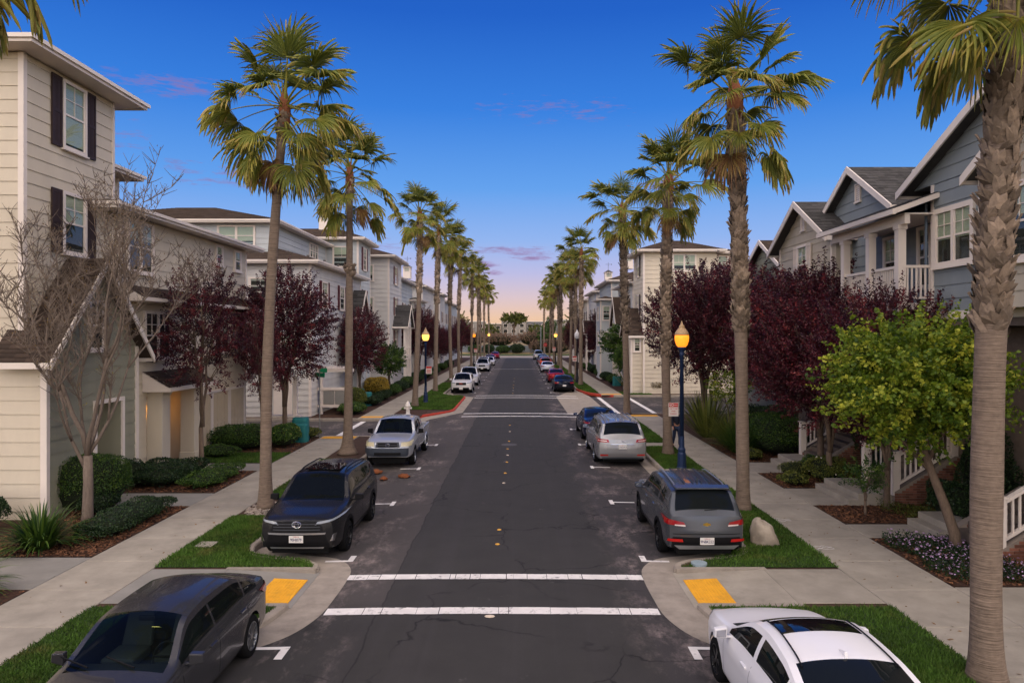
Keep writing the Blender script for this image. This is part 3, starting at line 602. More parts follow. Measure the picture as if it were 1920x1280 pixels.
def boot_mesh(seed):
    r = random.Random(seed); j = lambda a: a + r.uniform(-.015, .015); mb = MB()
    # a broken leaf base: broad at the trunk, split into two lips, curling outwards (local: z up, y out)
    mb.add([(-.10, 0, -.10), (.10, 0, -.10), (j(.125), .03, .02), (j(.075), .065, .11), (0, .04, .075), (j(-.08), .06, .12), (j(-.125), .03, .02),
            (0, .035, -.08), (j(.06), .03, .10), (j(-.06), .03, .11), (0, .06, 0)],
           [(0, 7, 10), (7, 1, 10), (1, 2, 10), (2, 3, 10), (3, 4, 10), (4, 5, 10), (5, 6, 10), (6, 0, 10), (3, 8, 4), (4, 9, 5), (2, 8, 3), (5, 9, 6)])
    return mb.mesh('leaf_base', boot_m)
BOOT = [boot_mesh(k) for k in range(5)]
BV = [np.array([v.co[:] for v in b.vertices]) for b in BOOT]; BF = [np.array([p.vertices[:] for p in b.polygons]) for b in BOOT]
def palm(x, y, zc, label, r0=0.24, r1=0.19, lean=(0, 0), nf=34, boots=(1.0, 1.0), bscale=1.0, seed=0, single=False, fr_scale=1.0, z0=0.14, flare=1.5, ring=None, group='street palms'):
    r = random.Random(seed); t = thing('palm_tree', label, 'palm tree', (x, y, z0), 0, group)
    H = zc - z0; n = 26; bx, by = r.uniform(-.15, .15), r.uniform(-.15, .15)
    def ax(u): return Vector((lean[0] * u ** 1.4 + bx * math.sin(u * math.pi), lean[1] * u + by * math.sin(u * math.pi * 1.3), H * u))
    def rad(u):
        b = r0 + (r1 - r0) * min(1, u * 1.2); return b * (1 + (flare - 1) * math.exp(-u * H / .35)) * (1 + .03 * math.sin(u * 19 + seed))
    us = [0, .008, .018, .03, .05, .08] + [.08 + .92 * i / n for i in range(1, n + 1)]
    mb = MB(); mb.tube([ax(u) for u in us], [rad(u) for u in us], 18); tr = link('trunk', mb.mesh('trunk', trunk_m, smooth=True), None, t)
    # leaf bases left on the upper trunk
    if boots[0] < boots[1]:
        z = boots[0] * H; k = 0; VV = []; FF = []; TT = []; nb = 0
        while z < boots[1] * H:
            u = z / H; c = ax(u); rr = rad(u); a = k * 2.39996 + r.uniform(-.2, .2); s_ = bscale * r.uniform(.8, 1.25); i = r.randrange(5); tilt = r.uniform(-.1, .6)
            mtx = Matrix.Translation(c + Vector((math.cos(a) * rr * .94, math.sin(a) * rr * .94, 0))) @ Matrix.Rotation(a - math.pi / 2, 4, 'Z') @ Matrix.Rotation(-tilt, 4, 'X') @ Matrix.Rotation(r.uniform(-.6, .6), 4, 'Y') @ Matrix.Diagonal((s_ * r.uniform(.65, .95), s_, s_ * r.uniform(1.1, 1.75), 1))
            if single and k < 295:
                o = link('leaf_base', BOOT[i], None, tr); o.matrix_local = mtx
            else:
                A = np.array(mtx); q = BV[i] @ A[:3, :3].T + A[:3, 3]; FF.append(BF[i] + nb); VV.append(q); nb += len(q); TT += [r.random()] * len(BF[i])
            k += 1; z += 0.062 * bscale / max(1.0, rr / .22) * (.5 if not single else .34)
        if VV:
            o = link('leaf_bases', np_mesh('leaf_bases', np.concatenate(VV), np.concatenate(FF), boot_m, TT), None, tr); o['kind'] = 'stuff'
    for rg in (ring or []):     # a shaggy collar half way up
        VV = []; FF = []; nb = 0; TT = []
        for k in range(26):
            u = (rg + r.uniform(-.22, .22)) / H; c = ax(u); rr = rad(u); a = r.uniform(0, 6.28); i = r.randrange(5)
            mtx = Matrix.Translation(c + Vector((math.cos(a) * rr * .95, math.sin(a) * rr * .95, 0))) @ Matrix.Rotation(a - math.pi / 2, 4, 'Z') @ Matrix.Rotation(-r.uniform(.1, .8), 4, 'X') @ Matrix.Scale(r.uniform(.8, 1.5), 4)
            A = np.array(mtx); VV.append(BV[i] @ A[:3, :3].T + A[:3, 3]); FF.append(BF[i] + nb); nb += len(BV[i]); TT += [r.random()] * len(BF[i])
        o = link('bark_collar', np_mesh('bark_collar', np.concatenate(VV), np.concatenate(FF), boot_m, TT), None, tr); o['kind'] = 'stuff'
    top = ax(1.0); mb = MB(); mb.lathe([(r1 * 1.0, -.7), (r1 * 1.25, -.35), (r1 * 1.35, 0), (r1 * 1.0, .3), (.05, .6)], 12, tuple(top))
    cw = link('crown', mb.mesh('crown', M('palm_heart', (120, 74, 48), .9, .3, 9, .5, 20), smooth=True), None, t)
    els = [80, 80, 66, 66, 66, 52, 52, 52, 52, 38, 38, 38, 24, 24, 24, 10, 10, 10, 10, -6, -6, -6, -6, -22, -22, -22, -22, -38, -38, -38, -38, -55, -55, -55, -55, 'dead', 'dead']
    if nf < len(els): els = [els[int(i * len(els) / nf)] for i in range(nf)]
    for k, el in enumerate(els):
        me = FR[el][r.randrange(2)]; o = link('frond', me, None, cw); a = k * 2.39996 + r.uniform(-.4, .4); s_ = fr_scale * r.uniform(.72, 1.15)
        hz = (.25 if el != 'dead' and el > 40 else (.0 if el != 'dead' and el > -10 else -.25)); rr = r1 * .8
        o.location = top + Vector((-math.sin(a) * rr * .6, math.cos(a) * rr * .6, hz + r.uniform(-.12, .12))); o.rotation_euler = (r.uniform(-.15, .15), r.uniform(-.15, .15), a); o.scale = (s_, s_, s_)
    return t
# ---- leaf clouds
def leaves_np(C, size, aspect=.6, up=.3, rs=None):
    rs = rs or NR; k = len(C); n = rs.normal(0, 1, (k, 3)); n[:, 2] += up * 2; n /= np.linalg.norm(n, axis=1)[:, None]; a = rs.normal(0, 1, (k, 3)); u = np.cross(n, a); u /= np.linalg.norm(u, axis=1)[:, None] + 1e-9; v = np.cross(n, u)
    s = (size * rs.uniform(.6, 1.25, k))[:, None] / 2
    return np.stack([C - u * s, C - v * s * aspect + n * s * .12, C + u * s, C + v * s * aspect + n * s * .12], 1).reshape(-1, 3)
def shoot_cloud(shoots, per, rad, rs):
    """shoots: (base, tip) pairs; leaves set along each"""
    B = np.array([s[0] for s in shoots]); T_ = np.array([s[1] for s in shoots]); k = len(B); idx = np.repeat(np.arange(k), per); t = rs.rand(k * per)
    C = B[idx] + (T_[idx] - B[idx]) * t[:, None] + rs.normal(0, 1, (k * per, 3)) * (rad * (1.15 - .8 * t))[:, None]
    tint = np.clip(.5 + rs.normal(0, .2, k)[idx] + rs.normal(0, .15, k * per), 0, 1); return C, tint
def grow(r, p, d, L_, rad, lev, maxlev, mb, tips, cfg):
    n = 5; pts = [p]; q = p.copy(); dd = d.copy()
    for i in range(n):
        dd = (dd + Vector((r.gauss(0, cfg['wig']), r.gauss(0, cfg['wig']), r.gauss(0, cfg['wig']) + cfg['up'] * (.6 if lev else .2)))).normalized(); q = q + dd * (L_ / n); pts.append(q.copy())
    mb.tube(pts, [rad * (1 - .5 * i / n) for i in range(n + 1)], 7 if lev < 2 else (5 if lev < 3 else 3), caps=lev < 2)
    if cfg.get('twigs') and lev >= 1:
        for q_ in pts[1:]:
            for _ in range(cfg['twigs']):
                a = r.uniform(0, 6.28); tw = Vector((math.cos(a), math.sin(a), r.uniform(.2, 1.6))).normalized() * r.uniform(.12, .42); mb.tube([q_, q_ + tw * .55 + Vector((0, 0, .02)), q_ + tw + Vector((r.gauss(0, .03), r.gauss(0, .03), .06))], [.011, .008, .005], 3, caps=False)
                if r.random() < .3: tips.append((q_, q_ + tw))
    if lev >= maxlev: tips.append((pts[-3], pts[-1])); return
    k = cfg['k'][min(lev, len(cfg['k']) - 1)]
    for i in range(k):
        a = 2 * math.pi * i / k + r.uniform(-.5, .5); sp = cfg['spread'][min(lev, len(cfg['spread']) - 1)] * r.uniform(.7, 1.3); o1 = dd.orthogonal().normalized(); o2 = dd.cross(o1)
        nd = (dd * math.cos(sp) + (o1 * math.cos(a) + o2 * math.sin(a)) * math.sin(sp)).normalized()
        st = pts[-1] if i < max(1, k - cfg.get('side', 1)) else pts[r.randrange(2, n)]
        grow(r, st, nd, L_ * cfg['ratio'] * r.uniform(.75, 1.2), rad * .58, lev + 1, maxlev, mb, tips, cfg)
plum_leaf = ramp_mat('plum_leaf', [(0, (36, 16, 22)), (.5, (72, 27, 36)), (.85, (108, 38, 48)), (1, (140, 60, 58))], .45, .25, .4, .12)
lime_leaf = ramp_mat('lime_leaf', [(0, (54, 78, 22)), (.5, (108, 132, 36)), (1, (190, 190, 66))], .5, .35, .35, .06)
green_leaf = ramp_mat('green_leaf', [(0, (28, 46, 18)), (.5, (54, 84, 30)), (1, (104, 128, 44))], .5, .25, .35, .12)
olive_leaf = ramp_mat('olive_leaf', [(0, (52, 60, 26)), (.5, (92, 102, 40)), (1, (140, 138, 62))], .55, .25, .3, .1)
dark_leaf = ramp_mat('dark_leaf', [(0, (18, 32, 18)), (.5, (34, 56, 28)), (1, (62, 86, 38))], .5, .2, .35, .1)
brown_twig = M('dry_shrub', (112, 92, 78), .9, .2, 3)
def make_tree_mesh(seed, H0, rx, ry, rz, nshoot, per, leaf, mat, stems=4, srad=.06, slen=(.35, .75), size=.075, shape=2.2, upb=.5, fill=.35, aspect=.6):
    """multi-stem tree: stems rise from the ground to a crown ellipsoid centred at height H0"""
    r = random.Random(seed); rs = np.random.RandomState(seed); mb = MB(); sh = []
    fork = H0 - rz * .95
    fork = max(.35, fork * .6)
    mb.tube([(0, 0, -.1), (0, 0, .1), (r.uniform(-.04, .04), r.uniform(-.04, .04), fork)], [srad * 2.0, srad * 1.6, srad * 1.35], 9)
    for i in range(stems):
        a = 6.283 * i / stems + r.uniform(-.4, .4); rr = r.uniform(.25, .75); e = Vector((math.cos(a) * rx * rr, math.sin(a) * ry * rr, H0 + r.uniform(.0, .6) * rz)); b = Vector((0, 0, fork)); pts = []
        for j in range(7):
            u = j / 6; q = b.lerp(e, u); q.x = e.x * u ** 1.5; q.y = e.y * u ** 1.5; pts.append(q + Vector((r.gauss(0, .03), r.gauss(0, .03), 0)))
        mb.tube(pts, [srad * (1.0 - .75 * j / 6) for j in range(7)], 7)
        for j in range(7):
            q = pts[r.randrange(2, 6)]; a2 = r.uniform(0, 6.28); e2 = q + Vector((math.cos(a2) * rx * .45, math.sin(a2) * ry * .45, rz * r.uniform(.2, .6))); mb.tube([q, q.lerp(e2, .5) + Vector((0, 0, .05)), e2], [srad * .4, srad * .28, srad * .1], 5)
    for i in range(nshoot):
        v = rs.normal(0, 1, 3); v /= np.linalg.norm(v); u = rs.rand() ** (1 / shape); u = max(u, fill * rs.rand()); b = v * np.array([rx, ry, rz]) * u * .88; b[2] += H0; out_ = v * np.array([1, 1, .8]); out_[2] += upb + .3 * rs.randn(); out_ /= np.linalg.norm(out_); l_ = rs.uniform(*slen); e = b + out_ * l_ + rs.normal(0, .05, 3)
        sh.append((b, e))
    C, T_ = shoot_cloud(sh, per, .075, rs); V = leaves_np(C, size, aspect, .2, rs)
    for (b, e) in sh[::3]: mb.tube([tuple(b), tuple(e)], [.008, .003], 3, caps=False)
    return mb.mesh('trunk', bark_m, smooth=True), np_mesh('crown', V, np.arange(len(V)).reshape(-1, 4), mat, T_)
def tree(meshes, x, y, name, label, cat='tree', rz=0, sc=(1, 1, 1), z=.14, group=None):
    t = thing(name, label, cat, (x, y, z), rz, group, local=True); t.scale = sc; link('trunk', meshes[0], None, t); link('crown', meshes[1], None, t); return t
def bush(name, label, x0, x1, y0, y1, h, mat, p=4.0, dens=700, size=.05, z=.14, cat='shrub', group=None, seed=1, rough=.05, core=(26, 34, 18), flowers=None, aspect=.6):
    rs = np.random.RandomState(seed); cx, cy = (x0 + x1) / 2, (y0 + y1) / 2; hx, hy = (x1 - x0) / 2, (y1 - y0) / 2
    t = thing(name, label, cat, (cx, cy, z), 0, group, local=True)
    area = 2 * (hx * 2 + hy * 2) * h * .5 + 4 * hx * hy; k = int(area * dens * 1.4); v = rs.normal(0, 1, (k, 3)); v[:, 2] = np.abs(v[:, 2]) * 1.0 - .25; v /= np.linalg.norm(v, axis=1)[:, None]
    nv = (np.abs(v) ** p).sum(1) ** (1 / p); q = v / nv[:, None]; lump = 1 + rough * (np.sin(q[:, 0] * 5 * max(1, hx) + seed) + np.sin(q[:, 1] * 5 * max(1, hy) + q[:, 2] * 4)); rr = (1 - np.abs(rs.normal(0, .05, k))) * lump
    C = q * rr[:, None] * np.array([hx, hy, h * .5]); C[:, 2] += h * .5; C += rs.normal(0, .012, C.shape); C = C[C[:, 2] > 0.01]; V = leaves_np(C, size, aspect, .25, rs)
    link('foliage', np_mesh('foliage', V, np.arange(len(V)).reshape(-1, 4), mat, np.clip(rs.normal(.5, .22, len(C)), 0, 1)), None, t)
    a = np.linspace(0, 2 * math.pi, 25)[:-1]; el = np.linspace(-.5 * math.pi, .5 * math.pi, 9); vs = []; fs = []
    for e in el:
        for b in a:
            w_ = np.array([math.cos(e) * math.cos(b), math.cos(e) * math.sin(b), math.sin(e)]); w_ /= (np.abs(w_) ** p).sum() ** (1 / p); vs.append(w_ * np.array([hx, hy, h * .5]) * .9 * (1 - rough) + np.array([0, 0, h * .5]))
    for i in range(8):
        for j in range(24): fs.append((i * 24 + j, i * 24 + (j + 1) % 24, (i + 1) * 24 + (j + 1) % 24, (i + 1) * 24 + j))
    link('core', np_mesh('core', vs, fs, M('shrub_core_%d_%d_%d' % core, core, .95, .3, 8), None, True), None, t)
    if flowers:
        col, n, fsz = flowers; idx = rs.choice(len(C), n); V = leaves_np(C[idx] * 1.01 + np.array([0, 0, .02]), fsz, 1.0, .8, rs); link('blossoms', np_mesh('blossoms', V, np.arange(len(V)).reshape(-1, 4), M('blossom_%d_%d_%d' % col, col, .7, .1, 4, tint=.3), rs.rand(n)), None, t)
    return t
def strap_clump(name, label, x, y, rad, h, k, mat, seed=1, width=.02, z=.14, cat='plant', group=None, stiff=.5):
    r = random.Random(seed); t = thing(name, label, cat, (x, y, z), 0, group, local=True); V = []; Fq = []; T_ = []
    for i in range(k):
        a = r.uniform(0, 6.283); b = Vector((math.cos(a), math.sin(a), 0)) * rad * .25 * math.sqrt(r.random()); e = r.uniform(.55, 1.45); d = Vector((math.cos(a) * math.cos(e), math.sin(a) * math.cos(e), math.sin(e))); l_ = h * r.uniform(.8, 1.35); q = b.copy(); sd = Vector((-math.sin(a), math.cos(a), 0)); k0 = len(V); tt = min(1, max(0, r.gauss(.5, .2))); n = 6
        for j in range(n + 1):
            w_ = width * (1 - (j / n) ** 2.2) + .001; V += [tuple(q - sd * w_), tuple(q + sd * w_)]; d = (d + Vector((0, 0, -1)) * (.34 - .2 * stiff) * (j / n + .2)).normalized(); q = q + d * l_ / n
            if q.z < .01: q.z = .01
        for j in range(n): Fq.append((k0 + 2 * j, k0 + 2 * j + 1, k0 + 2 * j + 3, k0 + 2 * j + 2)); T_.append(tt)
    link('leaves', np_mesh('leaves', V, Fq, mat, T_), None, t); return t
# ================================================================== buildings
cream = M('cream_siding', (204, 192, 171), .75, .09, .9, .03, 90, stretch=(1, 1, .3), obj_rand=.03); sage = M('sage_siding', (142, 140, 120), .75, .09, .9, .03, 90, stretch=(1, 1, .3), obj_rand=.03); blue_grey = M('blue_grey_siding', (130, 137, 140), .75, .09, .9, .03, 90, stretch=(1, 1, .3), obj_rand=.04)
pale_blue = M('pale_blue_siding', (184, 188, 188), .75, .09, .9, .02, 90, stretch=(1, 1, .3), obj_rand=.02); pale_grey = M('pale_grey_siding', (200, 196, 190), .75, .09, .9, .02, 90); beige = M('beige_siding', (184, 173, 154), .75, .09, .9, .03, 90, stretch=(1, 1, .3), obj_rand=.03); grey_green = M('grey_green_siding', (138, 138, 122), .75, .09, .9, .02, 90)
brown_shingle = M('brown_shingle', (68, 56, 48), .95, .2, 6, .3, 60, tint=.32); grey_shingle = M('grey_shingle', (74, 72, 71), .95, .2, 6, .3, 60, tint=.32); red_shutter = M('maroon_shutter', (92, 42, 44), .6, .1, 6); white_shutter = M('white_shutter', (214, 200, 184), .6, .05, 6); door_m = M('panel_door', (198, 180, 152), .6, .05, 3)
def fp(face, plane, a, d, z):
    return (plane + d, a, z) if face == 'px' else ((plane - d, a, z) if face == 'nx' else (a, plane - d, z))
def fbox(mb, face, plane, a0, a1, d0, d1, z0, z1):
    if face == 'px': mb.box(plane + d0, plane + d1, a0, a1, z0, z1)
    elif face == 'nx': mb.box(plane - d1, plane - d0, a0, a1, z0, z1)
    else: mb.box(a0, a1, plane - d1, plane - d0, z0, z1)
    return mb
def siding(wall, face, plane, a0, a1, z0, z1, mat, exp=.36, single=False, gable=None):
    """lapped boards; gable = (a_mid, half, z_eave, z_apex) narrows them above the eave"""
    z = z0; joined = MB(); lap = .03 if single else .04
    while z < z1 - .03:
        zt = min(z + exp, z1)
        def rng_(zz):
            if gable is None or zz <= gable[2]: return a0, a1
            h = gable[1] * (gable[3] - zz) / (gable[3] - gable[2]); return max(a0, gable[0] - h), min(a1, gable[0] + h)
        b0, b1 = rng_(z); t0, t1 = rng_(zt)
        if b1 - b0 > .03:
            vs = [fp(face, plane, b0, 0, z), fp(face, plane, b1, 0, z), fp(face, plane, b1, lap, z), fp(face, plane, b0, lap, z), fp(face, plane, t0, 0, zt), fp(face, plane, t1, 0, zt), fp(face, plane, t1, .006, zt), fp(face, plane, t0, .006, zt)]
            fs = [(0, 1, 2, 3), (3, 2, 6, 7), (0, 3, 7, 4), (2, 1, 5, 6), (7, 6, 5, 4)]
            if single:
                mb = MB(); mb.add(vs, fs); mb.build('plank', mat, wall)
            else: joined.add(vs, fs)
        z = zt
    if joined.v:
        o = joined.build('siding_boards', mat, wall); o['kind'] = 'stuff'
def block(root, x0, x1, y0, y1, z0, z1, mat, faces, single=False, exp=.36, corners=True, gable=None):
    mb = MB(); mb.box(x0, x1, y0, y1, z0, z1); wall = mb.build('wall', mat, root)
    for f in faces:
        if f == 'px': siding(wall, 'px', x1, y0, y1, z0, z1, mat, exp, single)
        elif f == 'nx': siding(wall, 'nx', x0, y0, y1, z0, z1, mat, exp, single)
        else: siding(wall, 'ny', y0, x0, x1, z0, z1, mat, exp, single)
    if corners:
        cx = x1 if 'px' in faces else x0; s = 1 if 'px' in faces else -1
        for yy in (y0, y1):
            m = MB(); xa, xb = sorted((cx - s * .11, cx + s * .045)); ya, yb = (yy - .045, yy + .10) if yy == y0 else (yy - .10, yy + .02); m.box(xa, xb, ya, yb, z0, z1); m.build('corner_board', white_trim, root)
    return wall
def gable_wall(root, face, plane, a0, a1, ze, za, mat, depth=.3, single=False, z0=None):
    am = (a0 + a1) / 2; h = (a1 - a0) / 2; m = MB(); pts = [fp(face, plane, a0, 0, ze), fp(face, plane, a1, 0, ze), fp(face, plane, am, 0, za)]; v = Vector(fp(face, plane, 0, -depth, 0)) - Vector(fp(face, plane, 0, 0, 0)); m.extr(pts, v); wall = m.build('gable_wall', mat, root)
    siding(wall, face, plane, a0, a1, ze, za, mat, .36, single, (am, h, ze, za)); return wall
def shingles(root_part, eL, eR, rR, rL, mat, exp=.16, tab=.32, seed=1, name='shingles', lift=.022):
    eL, eR, rR, rL = [np.array(p, float) for p in (eL, eR, rR, rL)]; r = random.Random(seed); H = np.linalg.norm((rL + rR) / 2 - (eL + eR) / 2); n = max(2, int(H / exp)); nv = np.cross(eR - eL, (rL + rR) / 2 - (eL + eR) / 2); nv /= np.linalg.norm(nv); nv = nv if nv[2] > 0 else -nv; V = []; Fq = []; T_ = []
    for i in range(n):
        v0, v1 = i / n, min(1, (i + 1.02) / n); a0, b0 = eL + (rL - eL) * v0, eR + (rR - eR) * v0; a1, b1 = eL + (rL - eL) * v1, eR + (rR - eR) * v1; W_ = np.linalg.norm(b0 - a0)
        if W_ < .02: continue
        m = max(1, int(W_ / tab)); us = sorted([0.0] + [min(.999, max(.001, (k + r.uniform(-.3, .3)) / m)) for k in range(1, m)] + [1.0])
        for k in range(len(us) - 1):
            l1 = lift * r.uniform(.7, 1.2); q = len(V); p = [a0 + (b0 - a0) * us[k], a0 + (b0 - a0) * us[k + 1], a1 + (b1 - a1) * us[k + 1], a1 + (b1 - a1) * us[k]]
            V += [p[0] + nv * l1, p[1] + nv * l1, p[2] + nv * .004, p[3] + nv * .004, p[0], p[1]]; Fq += [(q, q + 1, q + 2, q + 3), (q + 4, q + 5, q + 1, q)]; t = r.random(); T_ += [t, t * .5]
    off = off_of(root_part); V = np.array(V) - np.array(off); o = link(name, np_mesh(name, V, Fq, mat, T_), None, root_part); o['kind'] = 'stuff'; return o
def hip_roof(root, x0, x1, y0, y1, z, pitch, ov, mat, fine=.18, tab=.35, trim=white_trim):
    a0, a1, b0, b1 = x0 - ov, x1 + ov, y0 - ov, y1 + ov; h = min(a1 - a0, b1 - b0) / 2; zt = z + h * pitch
    if (a1 - a0) > (b1 - b0): r0, r1 = (a0 + h, (b0 + b1) / 2, zt), (a1 - h, (b0 + b1) / 2, zt)
    else: r0, r1 = ((a0 + a1) / 2, b0 + h, zt), ((a0 + a1) / 2, b1 - h, zt)
    A, B, C_, D_ = (a0, b0, z), (a1, b0, z), (a1, b1, z), (a0, b1, z); m = MB()
    sl = [(A, B, r1, r0), (B, C_, r1, r1), (C_, D_, r0, r1), (D_, A, r0, r0)] if (a1 - a0) > (b1 - b0) else [(A, B, r0, r0), (B, C_, r1, r0), (C_, D_, r1, r1), (D_, A, r0, r1)]
    for q in sl: m.add([q[0], q[1], q[2], q[3]] if q[2] != q[3] else [q[0], q[1], q[2]], [tuple(range(4 if q[2] != q[3] else 3))])
    m.add([A, B, C_, D_], [(3, 2, 1, 0)]); rf = m.build('roof', mat, root)
    for i, q in enumerate(sl): shingles(rf, *q, mat, fine, tab, i)
    m = MB(); m.box(a0 + .05, a1 - .05, b0 + .05, b1 - .05, z - .17, z - .015); m.build('soffit', trim, root)
    m = MB(); w_ = .055
    m.box(a0 - .03, a1 + .03, b0 - .03, b0 + w_, z - .2, z + .012); m.box(a0 - .03, a1 + .03, b1 - w_, b1 + .03, z - .2, z + .012); m.box(a0 - .03, a0 + w_, b0 + w_, b1 - w_, z - .2, z + .012); m.box(a1 - w_, a1 + .03, b0 + w_, b1 - w_, z - .2, z + .012); m.build('fascia', trim, root)
    m = MB(); g = .1     # rain gutter
    m.box(a0 - g, a1 + g, b0 - g, b0 - .032, z - .11, z + .0); 
    xe = a1 if abs(a1) < abs(a0) else a0; s = 1 if xe == a1 else -1; xa, xb = sorted((xe + s * .032, xe + s * g)); m.box(xa, xb, b0 - .032, b1 + g, z - .11, z + .0); m.build('rain_gutter', trim, root)
    return rf, zt
def gable_roof(root, face, plane, back, y0, y1, ze, za, ov, rake, mat, fine=.16, tab=.3, board=.2):
    """ridge along x from the gable front to back; eaves run out by ov and fall on"""
    s = 1 if face == 'px' else -1; xf = plane + s * rake; ym = (y0 + y1) / 2; k = (za - ze) / ((y1 - y0) / 2); t = .1; zE = ze - ov * k + t; zA = za + t
    n0, n1 = y0 - ov, y1 + ov; m = MB(); pts = [(xf, n0, zE - t), (xf, ym, zA - t), (xf, n1, zE - t), (xf, n1, zE), (xf, ym, zA), (xf, n0, zE)]; m.extr(pts, (back - xf, 0, 0)); rf = m.build('roof', mat, root)
    near = [(xf, n0, zE), (back, n0, zE), (back, ym, zA), (xf, ym, zA)]; far = [(xf, n1, zE), (back, n1, zE), (back, ym, zA), (xf, ym, zA)]
    shingles(rf, *near, mat, fine, tab, 3); shingles(rf, *far, mat, fine * 1.5, tab * 1.5, 4)
    for (ya, yb) in ((n0, ym), (n1, ym)):
        m = MB(); m.extr([(xf + s * .002, ya, zE + .02), (xf + s * .002, yb, zA + .02), (xf + s * .002, yb, zA - board - .04), (xf + s * .002, ya, zE - board)], (s * .05, 0, 0)); m.build('barge_board', white_trim, root)
    for yy in (n0, n1):
        m = MB(); xa, xb = sorted((xf, back)); m.box(xa, xb, yy - .035, yy + .035, zE - .17, zE - .005); m.build('fascia', white_trim, root)
    return rf
def window(root, face, plane, a, zc, w, h, n=1, shutters=None, muntin=False, blind=.5, trim=.10, sw=.42, fine=True, sill=True):
    m = MB(); p = .042; u = w / n
    fbox(m, face, plane, a - w / 2 - trim, a + w / 2 + trim, p * .2, p + .06, zc + h / 2, zc + h / 2 + trim); fbox(m, face, plane, a - w / 2 - trim, a + w / 2 + trim, p * .2, p + .06, zc - h / 2 - trim, zc - h / 2)
    for i in range(n + 1):
        c_ = a - w / 2 + u * i; t_ = trim if i in (0, n) else trim * .8
        b0, b1 = (c_ - trim, c_) if i == 0 else ((c_, c_ + trim) if i == n else (c_ - t_ / 2, c_ + t_ / 2)); fbox(m, face, plane, b0, b1, p * .2, p + .058, zc - h / 2, zc + h / 2)
    fr = m.build('window', white_trim, root)
    for i in range(n):
        c0 = a - w / 2 + u * i + (0 if i == 0 else trim * .4); c1 = a - w / 2 + u * (i + 1) - (0 if i == n - 1 else trim * .4)
        m = MB(); fbox(m, face, plane, c0, c1, p + .004, p + .04, zc - .028, zc + .028)
        for (e0, e1) in ((c0, c0 + .04), (c1 - .04, c1)): fbox(m, face, plane, e0, e1, p + .004, p + .036, zc - h / 2, zc + h / 2)
        if muntin:
            fbox(m, face, plane, (c0 + c1) / 2 - .012, (c0 + c1) / 2 + .012, p + .006, p + .03, zc + .028, zc + h / 2 - .002)
            if fine: fbox(m, face, plane, c0 + .041, c1 - .041, p + .007, p + .029, zc + h * .25 - .012, zc + h * .25 + .012)
        m.build('sash', white_trim, fr)
        m = MB(); fbox(m, face, plane, c0 + .01, c1 - .01, -.002, p - .012, zc - h / 2, zc + h / 2); m.build('dim_room', room_m, fr)
        if blind > 0:
            m = MB(); nb = 10 if fine else 1; zz0 = zc + h / 2 - h * blind
            for k in range(nb):
                q0 = zz0 + h * blind * k / nb; q1 = zz0 + h * blind * (k + 1) / nb; fbox(m, face, plane, c0 + .03, c1 - .03, p - .008, p - .002 - .003 * (k % 2), q0, q1 - .002)
            m.build('blind', blind_m, fr)
        m = MB(); fbox(m, face, plane, c0 + .041, c1 - .041, p + .010, p + .014, zc - h / 2 + .001, zc + h / 2 - .001); m.build('pane', win_glass, fr)
    if sill:
        m = MB(); fbox(m, face, plane, a - w / 2 - trim - .05, a + w / 2 + trim + .05, p * .2, p + .10, zc - h / 2 - trim - .05, zc - h / 2 - trim - .002); m.build('sill', white_trim, fr)
    if shutters:
        for sd in (-1, 1):
            c_ = a + sd * (w / 2 + trim + .02 + sw / 2); m = MB(); fbox(m, face, plane, c_ - sw / 2, c_ + sw / 2, p, p + .03, zc - h / 2 - .1, zc + h / 2 + .1)
            fbox(m, face, plane, c_ - sw / 2, c_ - sw / 2 + .07, p + .03, p + .045, zc - h / 2 - .1, zc + h / 2 + .1); fbox(m, face, plane, c_ + sw / 2 - .07, c_ + sw / 2, p + .03, p + .045, zc - h / 2 - .1, zc + h / 2 + .1)
            for zz in (zc - h / 2 - .1, zc - .05, zc + h / 2 + .0): fbox(m, face, plane, c_ - sw / 2 + .07, c_ + sw / 2 - .07, p + .03, p + .044, zz, zz + .1)
            if fine:
                for k in range(2): fbox(m, face, plane, c_ - .055 + k * .075, c_ - .04 + k * .075, p + .03, p + .036, zc - h / 2 + .02, zc + h / 2 - .02)
            m.build('shutter', shutters, fr)
    return fr
def vent_cap(root, x, y, z, h=.3, mat=None):
    m = MB(); m.lathe([(.09, 0), (.07, h * .6), (.07, h * .75), (.11, h * .78), (.10, h)], 10, (x, y, z)); m.build('roof_vent', mat or M('vent_metal', (96, 90, 86), .6, .1, 9), root)
